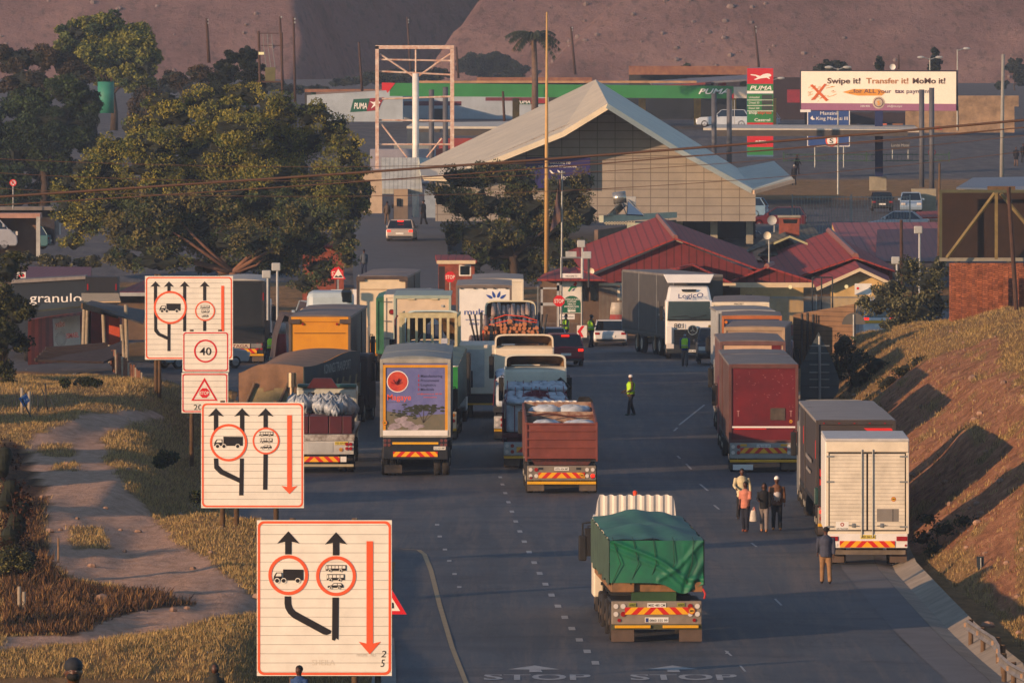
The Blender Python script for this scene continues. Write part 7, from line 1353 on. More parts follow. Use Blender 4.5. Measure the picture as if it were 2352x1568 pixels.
# ---- fuel station
GN = mat('station_green', '2c7a3c', .5, .08, .5); RP = mat('station_red', 'c41f24', .5, .06)
t = bld('fuel_canopy', 'long green fuel station canopy with white italic lettering', 1290, 23.5, 10.9, 'fuel station'); s = 23.6
def fbox(t, u0, v0, u1, v1, s, dep, m, name): k = W(t); p, q = at(u0, v1, s), at(u1, v0, s); k.box(p.x, q.x, p.y, p.y + dep, p.z, q.z); return k.build(name, m, t)
k = W(t); k.hexa([at(895, 221, s), at(1685, 227, s), at(1685, 227, s) + Vector((0, 9, 0)), at(895, 221, s) + Vector((0, 9, 0)), at(895, 191, s), at(1685, 198, s), at(1685, 198, s) + Vector((0, 9, 0)), at(895, 191, s) + Vector((0, 9, 0))]); k.build('green_fascia', GN, t)
flat(t, [(877, 190), (908, 191), (890, 214), (887, 208), (877, 208)], s, RP, 'red_corner', .05, .3); fbox(t, 1685, 200, 1722, 226, s, 8, mat('pale_fascia', 'c9b8a4', .5, .08), 'white_end'); flat(t, [(1676, 227), (1685, 213), (1685, 227)], s, RP, 'red_wedge', .05)
wt('PUMA', t, 1604, 216, s, 12.5, WINK, w=70, bold=.05, shear=.35, dy=.1); fbox(t, 955, 186, 1600, 191, s - .4, 6, mat('tan_roof_edge', 'b48a64', .7, .2, 1), 'roof_edge')  # roof edge in mottled tan
for u in (1185, 1475, 1602, 1683, 1775): fbox(t, u - 8, 226, u + 8, 300, s - .3, .7, mat('ochre_column', 'b98a44', .6, .15), 'column')
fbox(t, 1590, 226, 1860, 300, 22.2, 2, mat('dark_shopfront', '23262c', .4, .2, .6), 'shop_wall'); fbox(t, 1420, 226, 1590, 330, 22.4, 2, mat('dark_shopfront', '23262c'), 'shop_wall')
for u in (1407, 1470, 1515): fbox(t, u - 8, 281, u + 8, 304, 24.2, .6, mat('pump_pale', 'b4aaa0', .5, .1), 'fuel_pump')
for u in (1680, 1686): fbox(t, u, 230, u + 1.6, 303, 23.8, .1, LGREY, 'pipe')
t = bld('price_pylon', 'tall red and green fuel price sign with leaping cat logo', 1747, 26.6, 7.5, 'sign'); s = 26.6
fbox(t, 1716, 156, 1776, 360, s, .9, mat('pylon_shade_blue', '4a6a8a', .5, .08), 'pylon_body')  # blue of the pylon's shaded side painted over the whole body
for v0, v1, m in ((157, 193, RP), (193.5, 209, GN), (209, 215, WINK), (216, 282, GN), (282, 293, RP), (312, 338, RP), (338, 356, GN)): flat(t, [(1716, v0), (1776, v0), (1776, v1), (1716, v1)], s, m, 'sign_band', .01)
cat_ = [(1724, 171), (1736, 172), (1746, 175), (1753, 171), (1762, 169), (1768, 170), (1772, 173), (1770, 176), (1765, 177), (1769, 181), (1767, 182), (1761, 179), (1752, 180), (1745, 181), (1736, 184), (1731, 183), (1740, 179), (1736, 175), (1724, 173)]; flat(t, cat_, s, WINK, 'cat_logo', .02)
wt('PUMA', t, 1722, 207, s, 10, WINK, w=50, bold=.05, shear=.3); wt('shop', t, 1720, 262, s, 8, WINK, w=19, bold=.02); wt('express', t, 1740, 262, s, 8, mat('express_red', 'd84a34'), w=32, bold=.02); wt('Castrol', t, 1733, 279, s, 7, WINK, w=36, bold=.03)
for i, q in enumerate(('Unleaded', 'Diesel 50', 'Diesel 500')): wt(q, t, 1720, 226 + i * 12.5, s, 5, WINK, w=24); flat(t, [(1750, 218 + i * 12.5), (1774, 218 + i * 12.5), (1774, 228 + i * 12.5), (1750, 228 + i * 12.5)], s, mat('price_panel', '3a3f38', .5, .1), 'price_panel', .02); flat(t, [(1716, 229.5 + i * 12.5), (1776, 229.5 + i * 12.5), (1776, 231 + i * 12.5), (1716, 231 + i * 12.5)], s, PLATEW, 'divider', .02)
wt('atm', t, 1735, 330, s, 10, WINK, w=26, bold=.05)
BWL = mat('blue_white_wall', 'a2acb2', .7, .12, .4); t = bld('station_shop', 'pale blue walled station shop with slanting roof and red green logo board', 830, 22.8, 10.5, 'shop'); s = 22.8
k = W(t); k.prism([((u - CX) / s, HC - (v - HY) / s) for u, v in ((705, 219), (922, 206), (925, 224), (925, 350), (705, 350))], F / s, F / s + 8); k.build('wall', BWL, t); k = W(t); k.slab([at(726, 219, s), at(905, 209, s), at(905, 205, s - .5), at(726, 213, s - .5)], .2); k.build('roof_edge', mat('tan_roof_edge', 'b48a64'), t)
flat(t, [(812, 228), (878, 225), (870, 254), (804, 258)], s, mat('board_green', '12543e', .5, .05), 'logo_board_green', .03); flat(t, [(850, 226), (882, 224), (868, 253), (842, 256)], s, mat('board_red', '8e2028', .5, .05), 'logo_board_red', .05); wt('PUMA', t, 813, 250, s, 14, WINK, w=30, shear=.2, bold=.05, dy=.06); flat(t, [(849, 233), (858, 235), (868, 231), (874, 236), (867, 241), (872, 250), (862, 243), (852, 250), (858, 240)], s, WINK, 'cat_logo', .07)
t = bld('station_store', 'long pale blue store wall under the green canopy with a second logo board', 1070, 22.4, 10.4, 'shop'); s = 22.4
fbox(t, 925, 222, 1260, 345, s, 6, BWL, 'wall'); fbox(t, 1115, 224, 1230, 232, s + .2, .3, mat('maroon_awning', '6a2a34', .6, .1), 'awning'); fbox(t, 915, 233, 1060, 243, s + .2, .3, mat('maroon_awning', '6a2a34'), 'awning'); fbox(t, 990, 250, 1020, 345, s + .1, .1, mat('dark_shopfront', '23262c'), 'shopfront'); flat(t, [(1188, 226), (1258, 226), (1252, 240), (1183, 240)], s, mat('board_green', '12543e'), 'logo_board_green', .03); flat(t, [(1222, 226), (1258, 226), (1252, 238), (1218, 238)], s, mat('board_red', '8e2028'), 'logo_board_red', .05); wt('PUMA', t, 1188, 238, s, 9, WINK, w=30, shear=.2, bold=.05, dy=.06); ring(t, circ(1251, 292, 9), circ(1251, 292, 7), s, mat('navy_mark', '2a3a56', .5, 0), 'round_mark', .04)
fbox(t, 1085, 283, 1093, 297, s + .05, .05, DARK, 'window'); fbox(t, 1132, 283, 1142, 297, s + .05, .05, DARK, 'window')
t = bld('red_market_huts', 'row of red and grey huts seen through the white sign frame', 1060, 24.6, 7.6, 'shop'); fbox(t, 1008, 318, 1158, 342, 25.4, 2, mat('red_hut', '8a3028', .7, .12, 1), 'red_wall'); fbox(t, 1158, 312, 1240, 345, 25.4, 2, ribs('grey_hut_sheet', '8a8474', .3, 0, .8, .7, .8), 'grey_wall'); fbox(t, 985, 342, 1180, 362, 26.2, 2, mat('orange_red_roof', '9a4a30', .7, .15, 1), 'roof'); fbox(t, 985, 362, 1180, 372, 26.0, 1.5, mat('red_hut', '8a3028'), 'lower_wall'); fbox(t, 1181, 325, 1207, 344, 25.5, .1, WHITE, 'window_frame'); fbox(t, 1185, 329, 1203, 341, 25.6, .05, GLASS, 'window'); fbox(t, 1165, 318, 1175, 372, 24.8, .2, LGREY, 'post')
t = bld('pale_depot', 'pale plastered depot behind the left leg of the white sign frame', 900, 27, 6, 'building'); fbox(t, 850, 343, 1000, 420, 27, 5, mat('pale_mauve_wall', '8d8a92', .7, .1, 1), 'wall'); fbox(t, 905, 330, 985, 345, 26.6, 3, mat('cool_grey_roof', '7f837f'), 'roof'); fbox(t, 935, 290, 985, 345, 25, 1, mat('blue_grey_dark', '3c4650', .7, .15), 'shopfront')
RFB = mat('rusty_roof_band', '6e4232', .8, .25, 1.5, col2='8e6244')
for lb, P, s in (('rusty corrugated shop roofs right behind the green canopy', (1095, 178, 1360, 190), 21.4), ('long rusty roof with patches beside the utility pole', (1445, 152, 1720, 172), 20.6), ('rusty roof shed left behind the pale blue shop', (700, 205, 905, 212), 21.6)):
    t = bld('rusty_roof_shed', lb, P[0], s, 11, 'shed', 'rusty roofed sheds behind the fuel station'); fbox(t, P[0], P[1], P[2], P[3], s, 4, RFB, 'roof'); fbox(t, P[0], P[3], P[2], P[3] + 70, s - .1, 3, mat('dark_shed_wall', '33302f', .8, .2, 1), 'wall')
t = bld('grey_shop_roof', 'grey and red sloping shop roofs with a dark sign band left of the price sign', 1650, 21.8, 11, 'shop'); face(t, [(1490, 186, 22), (1716, 172, 22), (1716, 182, 22.4), (1500, 196, 22.4)], mat('grey_sheet_roof', '6c6a6e', .6, .12), 'roof', .2); face(t, [(1495, 198, 22.6), (1620, 190, 22.6), (1660, 184, 22), (1500, 190, 22)], mat('red_sheet_roof', '7a342e', .6, .15), 'roof', .2); fbox(t, 1580, 178, 1830, 300, 21.9, 3, mat('dark_shop_band', '2e2a30', .7, .15), 'wall'); fbox(t, 1700, 180, 1716, 198, 22.2, .1, mat('olive_panel', '5e6238'), 'olive_panel'); fbox(t, 1580, 190, 1640, 200, 22.3, .1, mat('mauve_band', '4a4460', .6, .1), 'sign_band'); wt('Hungry Lion', t, 1583, 198, 22.3, 7, mat('pale_mauve_ink', 'a8a0b8'), w=50, dy=.1); fbox(t, 1650, 190, 1668, 198, 22.3, .1, RP, 'red_tag')
t = bld('dark_shop_row', 'dark shop row with a red mural between the price sign and the billboard', 1860, 22.4, 10.8, 'shop'); fbox(t, 1778, 178, 1850, 296, 22.5, 3, mat('dark_brown_front', '2c1e22', .7, .15), 'wall'); fbox(t, 1808, 206, 1840, 236, 22.7, .1, mat('mural_red', '8a2430', .6, .15), 'mural'); fbox(t, 1845, 186, 1860, 222, 22.7, .1, mat('blue_grey_panel', '6a7a8e'), 'panel'); fbox(t, 1850, 258, 2200, 320, 23.2, 3, mat('dark_brown_front', '2c1e22'), 'lower_wall')
for u, c, w in ((2030, 'c8663c', 14), (2062, '8a5a34', 24), (2100, '8a8a8e', 14), (2128, 'c8c8cc', 10), (1960, '26262c', 40), (2168, '1a2034', 36)): fbox(t, u - w / 2, 284, u + w / 2, 318, 23.6, .1, mat('front_' + c, c, .6, .15), 'shop_panel')
wt('KFC', t, 2148, 298, 24, 8, SRD, w=16, dy=.05, bold=.04)
t = bld('concrete_wall', 'long sandy stone boundary wall at the upper right', 2230, 24, 8.4, 'wall'); fbox(t, 2080, 245, 2330, 305, 24, .5, mat('sandy_stone_wall', '9c8062', .9, .25, .8, bump=.3), 'wall_face'); fbox(t, 2170, 220, 2340, 245, 23, .5, mat('sandy_stone_wall', '9c8062'), 'upper_wall')
# ---- billboard
s = 29.4; t = bld('billboard', 'very wide white and mauve tax billboard on a blue pillar', 2018, s, 6.3, 'billboard')
fbox(t, 1838, 162, 2200, 255, s - .15, .9, mat('board_shade_edge', '2a2430', .6, .1), 'box'); flat(t, [(1840, 164), (2196, 165), (2196, 239), (1840, 237)], s, mat('board_cream2', 'f2e6d0', .5, .03), 'poster', .02); flat(t, [(1840, 237), (2196, 239), (2196, 255), (1840, 253)], s, mat('board_mauve', '96627c', .5, .04), 'mauve_band', .03)  # box painted dark to carry the shade on its side face
BI = mat('brown_print', '5e4236'); wt('Swipe it!', t, 1900, 192, s, 13, BI, w=76, bold=.06, dy=.05); wt('Transfer it!', t, 1989, 192, s, 13, mat('tan_print', 'b47c50'), w=97, bold=.05, dy=.05); wt('MoMo it!', t, 2096, 192, s, 13, BI, w=75, bold=.06, dy=.05)
flat(t, [(1935, 212), (1960, 205), (2020, 205), (2035, 212), (2025, 220), (1970, 220), (1950, 216)], s, mat('marigold_brush', 'e0983a', .5, .1), 'brush_stroke', .04); wt('...for ALL your', t, 1950, 214, s, 10, mat('mauve_print', '6a4658'), w=97, dy=.06); wt('tax', t, 2055, 214, s, 10, mat('mauve_print', '6a4658'), w=22, bold=.05, dy=.06); wt('payments', t, 2082, 214, s, 10, mat('mauve_print', '6a4658'), w=60, dy=.06)
OX = mat('orange_print', 'd8672c'); flat(t, [(1860, 196), (1866, 194), (1903, 230), (1897, 233)], s, OX, 'orange_cross', .05); flat(t, [(1893, 193), (1899, 193), (1872, 229), (1862, 231), (1878, 212)], s, OX, 'orange_cross', .055)
k = W(t)
for i in range(40): u = 1855 + 60 * rnd.random(); v = 197 + 36 * rnd.random(); l = rnd.uniform(3, 9); k.add([at(u, v, s) - Vector((0, .04, 0)), at(u + l, v - 2, s) - Vector((0, .04, 0)), at(u + l, v - .8, s) - Vector((0, .04, 0)), at(u, v + 1, s) - Vector((0, .04, 0))], [(0, 1, 2, 3)])
k.build('brush_flecks', mat('marigold_brush', 'e0983a'), t); flat(t, circ(2018, 236, 14, 24), s, mat('board_cream', 'd8c8b0'), 'seal', .05); ring(t, circ(2018, 236, 11, 24), circ(2018, 236, 9, 24), s, mat('mauve_print', '6a4658'), 'seal_ring', .06); wt('$', t, 2014, 241, s, 10, mat('marigold_brush', 'e0983a'), w=8, dy=.07)
wt('2406 4000', t, 1976, 246, s, 4.5, WINK, w=22, dy=.05); wt('info@sra.org.sz', t, 2038, 246, s, 4.5, WINK, w=34, dy=.05)
fbox(t, 2010, 255, 2028, 406, s, .6, mat('navy_pillar', '1a2450', .5, .08), 'pillar'); fbox(t, 1998, 406, 2036, 438, s + .3, 1.3, CONC, 'plinth'); flat(t, [(1838, 252), (1862, 252), (1862, 258), (1838, 258)], s, WHITE, 'small_plate', .1)
s = 27.6; t = bld('direction_sign', 'large blue direction sign for Manzini below the billboard', 1905, s, 6.4, 'road sign'); flat(t, [(1855, 250), (1951, 250), (1951, 336), (1855, 336)], s, mat('direction_blue', '2c4a84', .5, .06), 'panel', 0, .08); ring(t, rrect(1854, 249, 1952, 337, 2), rrect(1856, 251, 1950, 335, 2), s, WHITE, 'border', .01)
wt('Manzini', t, 1884, 264, s, 8, WINK, w=38, dy=.03); wt('King Mswati III', t, 1875, 276, s, 8, WINK, w=72, dy=.03); flat(t, [(1861, 272), (1866, 266), (1868, 272), (1873, 274), (1866, 276)], s, WINK, 'plane_symbol', .03); flat(t, circ(1910, 323, 14, 20), s, WINK, 'roundel', .03); ring(t, circ(1910, 323, 14, 20), circ(1910, 323, 11, 20), s, SOR, 'roundel_ring', .04); wt('S', t, 1905, 329, s, 11, SBK, w=9, dy=.05, bold=.03)
for u in (1872, 1938): W(t).cyl(at(u, 385, s) + Vector((0, .1, 0)), at(u, 250, s) + Vector((0, .1, 0)), .06).build('post', STEEL, t)
s = 27.2; t = bld('motel_sign', 'small grey motel sign on the verge right of the blue pillar', 2075, s, 7, 'sign'); flat(t, [(2045, 324), (2090, 324), (2090, 344), (2045, 344)], s, mat('motel_grey', '3c3c42'), 'panel', 0, .06); wt('Lundzi Motel', t, 2047, 337, s, 7, LGREY, w=41, dy=.02, shear=.1); [W(t).cyl(at(u, 365, s), at(u, 344, s), .05).build('post', STEEL, t) for u in (2050, 2086)]
for lb, u, v, sd, s in (('red and white no stopping disc near the blue grey masts at the far right', 2140, 350, 9, 29.5), ('no parking disc above the white van at the left edge', 30, 420, 8, 37)): 
    t = bld('round_sign', lb, u, s, HC - (v + 60 - HY) / s, 'road sign'); flat(t, circ(u, v, sd, 20), s, WHITE, 'disc', 0, .04); ring(t, circ(u, v, sd, 20), circ(u, v, sd * .75, 20), s, SRD, 'red_rim', .02); flat(t, [(u - sd * .6, v - sd * .5), (u - sd * .4, v - sd * .7), (u + sd * .6, v + sd * .5), (u + sd * .4, v + sd * .7)], s, SRD, 'red_bar', .02); W(t).cyl(at(u, v + 60, s) + Vector((0, .06, 0)), at(u, v, s) + Vector((0, .06, 0)), .04).build('post', STEEL, t); wt('P', t, u - 3, v + 5, s, 10, SBK, w=6, dy=.015)
for i, (u, v0, v1, arms) in enumerate(((1925, 155, 448, 2), (2136, 132, 300, 2), (2199, 112, 300, 1), (1773, 180, 315, 2))):
    s = (28.5, 24.5, 24, 24.8)[i]; t = thing('street_lamp', 'twin headed street lamp in front of the billboard|twin headed street lamp above the right part of the billboard|single arm street lamp beyond the right end of the billboard|twin headed street lamp left of the tall price sign'.split('|')[i], 'street lamp', at(u, v1, s), 0, 'street lamps about the fuel station'); W(t).cyl(at(u, v1, s), at(u, v0 + 2, s), .09, .05).build('pole', STEEL, t)
    for sx in ((-1, 1) if arms == 2 else (1,)): W(t).tube([at(u, v0 + 5, s), at(u + sx * 12, v0 + 1, s), at(u + sx * 26, v0 - 1, s)], [.05, .05, .05]).build('arm', STEEL, t); c = at(u + sx * 21, v0, s) - Vector(t.location); M().ball(c, (.36, .2, .13), 10, 6).build('lamp_head', LGREY, t)
# ---- billboard back at the right, brick pier, back of signs
s = 50.5; t = bld('dark_billboard', 'dark back of a roadside billboard with pale timber bracing at the right edge', 2256, s, 5, 'billboard'); DB = mat('brown_board_back', '2e1c10', .8, .2, 1.2); fbox(t, 2163, 440, 2420, 594, s, .12, DB, 'board'); fbox(t, 2158, 436, 2420, 443, s + .2, .15, mat('olive_frame', '4c4c34', .7, .1), 'frame_bar'); fbox(t, 2158, 592, 2420, 600, s + .2, .15, mat('pale_frame_bar', '8a8474', .7, .1), 'frame_bar'); fbox(t, 2158, 443, 2164, 592, s + .2, .15, mat('olive_frame', '4c4c34'), 'frame_bar')
OT = mat('olive_timber', '7c6a40', .8, .15, 3); W(t).tube([at(2175, 592, s + .3), at(2285, 444, s + .3)], .09, 6).build('brace', OT, t); W(t).tube([at(2298, 444, s + .3), at(2370, 530, s + .3)], .09, 6).build('brace', OT, t); fbox(t, 2285, 443, 2292, 596, s + .35, .12, OT, 'upright')
for u in (2200, 2320, 2400): W(t).cyl(at(u, 740, s) + Vector((0, .3, 0)), at(u, 440, s) + Vector((0, .3, 0)), .14).build('post', DARK, t)
def brickm():
    m = mat('stacked_brick', 'a8623e', .85, .25, 3); n = m.node_tree; b = n.nodes['Principled BSDF']; src = b.inputs['Base Color'].links[0].from_socket; tc = n.nodes.new('ShaderNodeTexCoord'); br = n.nodes.new('ShaderNodeTexBrick'); mp = n.nodes.new('ShaderNodeMapping'); mp.inputs['Rotation'].default_value = (R(90), 0, 0); n.links.new(tc.outputs['Object'], mp.inputs[0]); n.links.new(mp.outputs[0], br.inputs['Vector'])
    br.inputs['Scale'].default_value = 1; br.inputs['Brick Width'].default_value = .3; br.inputs['Row Height'].default_value = .1; br.inputs['Mortar Size'].default_value = .012; br.inputs['Color1'].default_value = (1, 1, 1, 1); br.inputs['Color2'].default_value = (.55, .5, .5, 1); br.inputs['Mortar'].default_value = (.3, .25, .22, 1)
    n.links.new(mixc(n, 1.0, src, br.outputs[0], 'MULTIPLY'), b.inputs['Base Color']); return m
BRK = brickm(); s = 51; t = bld('brick_pier_wall', 'stepped orange brick wall under the billboard back', 2270, s, 4, 'wall'); fbox(t, 2181, 604, 2420, 760, s - .3, .4, BRK, 'wall_face')
for i in range(9): fbox(t, 2185 + i * 24, 608, 2196 + i * 24, 760, s, .3, BRK, 'pier')
s = 53; t = thing('leaning_pole', 'dark utility pole leaning in front of the billboard back', 'pole', at(2336, 750, s)); W(t).tube([at(2337, 760, s), at(2330, 640, s), at(2316, 430, s)], [.11, .1, .085], 9).build('shaft', mat('creosote_pole', '4a3226', .85, .2, 4), t); W(t).box(*(lambda p: (p.x - .9, p.x + .3, p.y, p.y + .2, p.z, p.z + .15))(at(2316, 436, s))).build('crossarm', POST, t)
s = 51; t = bld('timber_hoarding', 'back of a low timber hoarding behind the right queue, part sunlit', 1890, s, 1.6, 'hoarding'); HB = ribs('hoarding_boards', '7a5c40', .22, 2, .5, .8, .88, .03)
face(t, [(1825, 722, s), (1965, 698, s + .4), (1965, 790, s + .4), (1825, 850, s)], HB, 'boards', .08); [W(t).cyl(at(u, 870, s + .2), at(u, v, s + .2), .06).build('post', DARK, t) for u, v in ((1842, 720), (1855, 718), (1868, 722), (1922, 705), (1948, 702))]
s = 56; t = bld('arrow_sign', 'grey back of an arrow shaped road sign beside the dark red trailer', 1882, s, 1.2, 'road sign'); flat(t, [(1880, 762), (1912, 828), (1928, 872), (1926, 898), (1910, 920), (1838, 920), (1840, 840), (1848, 825)], s, ribs('grey_sign_back', '3e4648', .5, 2, .6, .6, .93), 'panel', 0, .05); W(t).cyl(at(1883, 950, s) - Vector((0, .1, 0)), at(1882, 772, s) - Vector((0, .1, 0)), .06).build('post', STEEL, t)
[W(t).box(*(lambda p: (p.x, p.x + 46 / s, p.y - .06, p.y - .02, p.z, p.z + .04))(at(1859, v, s))).build('rib', STEEL, t) for v in (795, 812, 838, 856, 872, 890)]
s = 52; t = bld('disc_sign', 'grey round back of a sign behind the hoarding', 1990, s, 1.4, 'road sign'); flat(t, circ(1990, 724, 1, 8), s, STEEL, 'cap'); u0 = 1990
flat(t, [(1961 + 27 * math.cos(R(a)) + 0, 745 + 27 * math.sin(R(a))) for a in range(180, 361, 15)], s, mat('brown_grey_disc', '5a564e', .6, .1), 'panel', 0, .04); W(t).cyl(at(1961, 780, s), at(1961, 722, s), .05).build('post', STEEL, t)
# ---- white and red barrels (water tanks)
for i, (u, v0, v1, w0, w1) in enumerate(((1417, 694, 748, 18, 23), (1816, 695, 730, 20, 24), (1896, 696, 722, 21, 24), (642, 742, 792, 14, 16))):
    s = 41 if i < 3 else 44; lb = ('white and red tapered barrier drum behind the white sedan', 'white tapered drum right of the right queue', 'white tapered drum behind the metal frame post', 'white and red drum beside the black trailer')[i]; t = thing('barrier_drum', lb, 'barrier drum', at(u, v1 + 40, s), 0, 'tapered barrier drums'); W(t).cyl(at(u, v1 - 26 + (18 if i in (1, 2) else 0), s), at(u, v0, s), (w0 + w1) / 2 / s, w0 / s, 20).build('white_part', mat('drum_white', 'd4ccc0', .5, .06), t, smooth=True); W(t).cyl(at(u, v1 + 40, s), at(u, v1 - 26 + (18 if i in (1, 2) else 0), s), w1 * 1.1 / s, (w0 + w1) / 2 / s, 20).build('red_part', mat('drum_red', 'b02a24', .5, .08), t, smooth=True)
# ---- fences
def meshfence(label, u0, u1, v0, v1, s, n, name='palisade_fence', m=STEEL, rails=2):
    t = bld(name, label, (u0 + u1) / 2, s, HC - (v1 - HY) / s, 'fence')
    for i in range(rails): fbox(t, u0, v0 + 2 + i * (v1 - v0 - 6) / max(1, rails - 1), u1, v0 + 4 + i * (v1 - v0 - 6) / max(1, rails - 1), s, .04, m, 'rail')
    k = W(t)
    for i in range(n): u = u0 + (u1 - u0) * i / (n - 1); p = at(u, v1, s); q = at(u, v0, s); k.box(p.x - .012, p.x + .012, p.y - .03, p.y - .01, p.z, q.z)
    k.build('bars', m, t); [fbox(t, u - 1.5, v0 - 3, u + 1.5, v1, s + .02, .1, m, 'post') for u in (u0, (u0 + u1) / 2, u1)]
meshfence('tall steel bar fence in front of the yellow wing', 1700, 2050, 680, 790, 42.8, 130); meshfence('steel bar fence and gate behind the port of entry sign', 1235, 1440, 660, 780, 41.4, 70)
meshfence('thin wire fence around the far yard beyond the chimney', 1820, 2090, 450, 540, 33.6, 40, 'wire_fence'); meshfence('green rail fence along the far verge', 1800, 2180, 352, 372, 27.4, 46, 'verge_fence', mat('green_rail', '2c4a34', .6, .1))
t = bld('goalpost_frame', 'square steel frame on a post in front of the barrier drums', 1885, 43, None, 'steel frame'); [W(t).cyl(at(a, b, 43.2), at(c, d, 43.2), .04).build('bar', DARK, t) for a, b, c, d in ((1866, 637, 1866, 719), (1912, 637, 1912, 719), (1866, 637, 1912, 637), (1866, 719, 1912, 719), (1887, 790, 1887, 637))]
t = bld('gantry_post', 'white steel gantry frame left of the entry sign', 1262, 42.4, None, 'steel frame'); [fbox(t, *q, 42.4, .12, LGREY, 'bar') for q in ((1242, 660, 1247, 790), (1279, 650, 1285, 790), (1242, 660, 1285, 664), (1242, 695, 1285, 702), (1279, 655, 1290, 668))]
# ---- far roof bits at the right
t = bld('white_shed_right', 'white walled shed with blue grey roof above the billboard back', 2270, 34, 5.4, 'shed'); fbox(t, 2205, 430, 2420, 460, 34, 2, mat('pale_shed_wall', 'a89c88', .7, .1), 'wall'); face(t, [(2196, 431, 34.2), (2420, 436, 34.2), (2420, 405, 32.6), (2235, 408, 32.6)], mat('blue_grey_sheet', '6a7682', .6, .1), 'roof', .1)
t = bld('beige_kiosk', 'beige kiosk with a dark lower band among the grey masts', 2120, 31, 5.6, 'kiosk'); fbox(t, 2095, 434, 2150, 486, 31, 1.5, mat('beige_wall', '948a72', .7, .1), 'wall'); fbox(t, 2090, 486, 2150, 500, 31.1, 1.6, mat('navy_band', '1c2438'), 'lower_band'); face(t, [(2095, 500, 32.2), (2160, 498, 32.2), (2160, 484, 31.6), (2105, 486, 31.6)], MRF, 'small_red_roof', .1)
# ================================================================== poles, cables
CP = mat('creosote_pole', '4a3226'); 
def upole(label, u0, v0, u1, v1, s, r=.13, m=None, name='utility_pole', extra=None): 
    t = thing(name, label, 'pole', at(u1, v1, s), 0, 'utility poles'); W(t).tube([at(u1, v1, s), at(u0, v0, s)], [r, r * .75], 9).build('shaft', m or CP, t, smooth=True)
    if extra: 
        for dv in extra: W(t).ball(at(u0 + 3, v0 + dv, s), .1, 6, 4).build('insulator', LGREY, t)
    return t
upole('dark pole above the round tree at upper left', 474, 42, 480, 145, 27, .15, extra=(4, 12, 60)); upole('brown pole left of the two close poles', 643, 38, 650, 215, 27, .12, extra=(2,)); upole('brown pole right of the two close poles', 674, 40, 678, 235, 27, .12, extra=(4, 12))
upole('thin leaning pole left of the white sign frame', 824, 97, 832, 210, 24); upole('tall thin pole seen through the white sign frame', 935, 40, 944, 175, 20, .14, extra=(6, 12)); upole('short pole just right of the white sign frame', 1048, 108, 1053, 180, 22); upole('leaning dark pole right of the palm tree', 1311, 62, 1321, 172, 21, .16, extra=(2, 8)); upole('leaning dark pole above the price sign', 1733, 60, 1743, 155, 21, .14, extra=(2, 10, 14)); upole('stub of a pole left of the billboard crown', 2064, 126, 2064, 160, 24, .1)
upole('dark pole in front of the store wall under the canopy', 1155, 210, 1160, 305, 27.5); upole('dark pole at the left of the price sign base', 1830, 285, 1832, 400, 28, .1) if False else None
upole('pale concrete pole near the right edge', 2304, 125, 2300, 450, 31, .16, mat('pale_pole', '8e8a80', .7, .1)); upole('weathered timber pole with brace behind the leafy bush', 2070, 505, 2072, 700, 43, .11); upole('grey pole in front of the beige kiosk', 2158, 375, 2156, 610, 40, .09, POST)
for i, (u, v0, v1) in enumerate(((2060, 600, 662), (2112, 530, 680), (1338, 562, 640), (1352, 588, 660), (637, 615, 735), (615, 632, 735))):
    s = (43, 43.5, 42, 42.2, 45.5, 45.4)[i]; t = thing('camera_mast', ('short camera mast by the bush', 'camera mast with bright floodlights over the bush', 'thin camera mast left of the maroon hall', 'dark camera mast beside the dish', 'floodlight mast right of the black trailer', 'shorter mast beside the floodlight mast')[i], 'mast', at(u, v1, s)); W(t).cyl(at(u, v1, s), at(u, v0, s), .06).build('pole', LGREY if i != 3 else DARK, t); c = at(u - 3, v0, s) - Vector(t.location); M().box(c.x - .22, c.x + .22, c.y - .12, c.y + .12, c.z - .15, c.z + .25).build('camera_head', LGREY, t, bevel=.04)
t = thing('tall_mast', 'very tall pale yellow mast in the centre', 'mast', at(1255, 640, 39)); W(t).tube([at(1255, 650, 39), at(1255.5, 300, 39), at(1256, 28, 39)], [.14, .1, .05], 12).build('shaft', mat('cream_mast', 'c0985c', .6, .1, 1), t, smooth=True)
t = thing('flagpole', 'thin flagpole with drooping dark flag right of the tall mast', 'flagpole', at(1290, 640, 41)); W(t).cyl(at(1290, 650, 41), at(1291, 392, 41), .06, .045).build('shaft', STEEL, t); W(t).cyl(at(1283, 398, 41), at(1298, 396, 41), .04).build('top_bar', STEEL, t)
c = at(1288, 402, 41) - Vector(t.location); M().grid(lambda a, b: (c.x - .02 - .45 * a * (.3 + b) , c.y - .1 - .1 * math.sin(b * 9 + a * 8), c.z - 2.6 * b - .6 * a), 5, 16).build('flag', mat('flag_navy', '1e2440', .8, .2, 2, col2='6a4a2a'), t, smooth=True)
s = 29; t = thing('transformer_pole', 'pole mounted transformer on a platform above the tree tops', 'transformer', at(622, 190, s)); W(t).cyl(at(597, 190, s), at(594, 72, s), .1).build('pole', CP, t); fbox(t, 609, 155, 632, 186, s, .9, mat('transformer_green', '5e5a34', .6, .15), 'transformer_box'); fbox(t, 590, 186, 648, 190, s, .6, CP, 'platform'); fbox(t, 590, 76, 640, 78, s, .15, CP, 'crossarm'); fbox(t, 600, 104, 645, 106, s, .15, CP, 'crossarm'); [W(t).tube([at(u, 155, s), at(u - 6, 110, s), at(u - 8, 78, s)], .025, 5).build('lead', STEEL, t) for u in (612, 622, 632)]; W(t).cyl(at(648, 205, s), at(647, 75, s), .09).build('second_pole', CP, t); fbox(t, 594, 120, 606, 126, s + .2, .3, LAMPW, 'lamp')
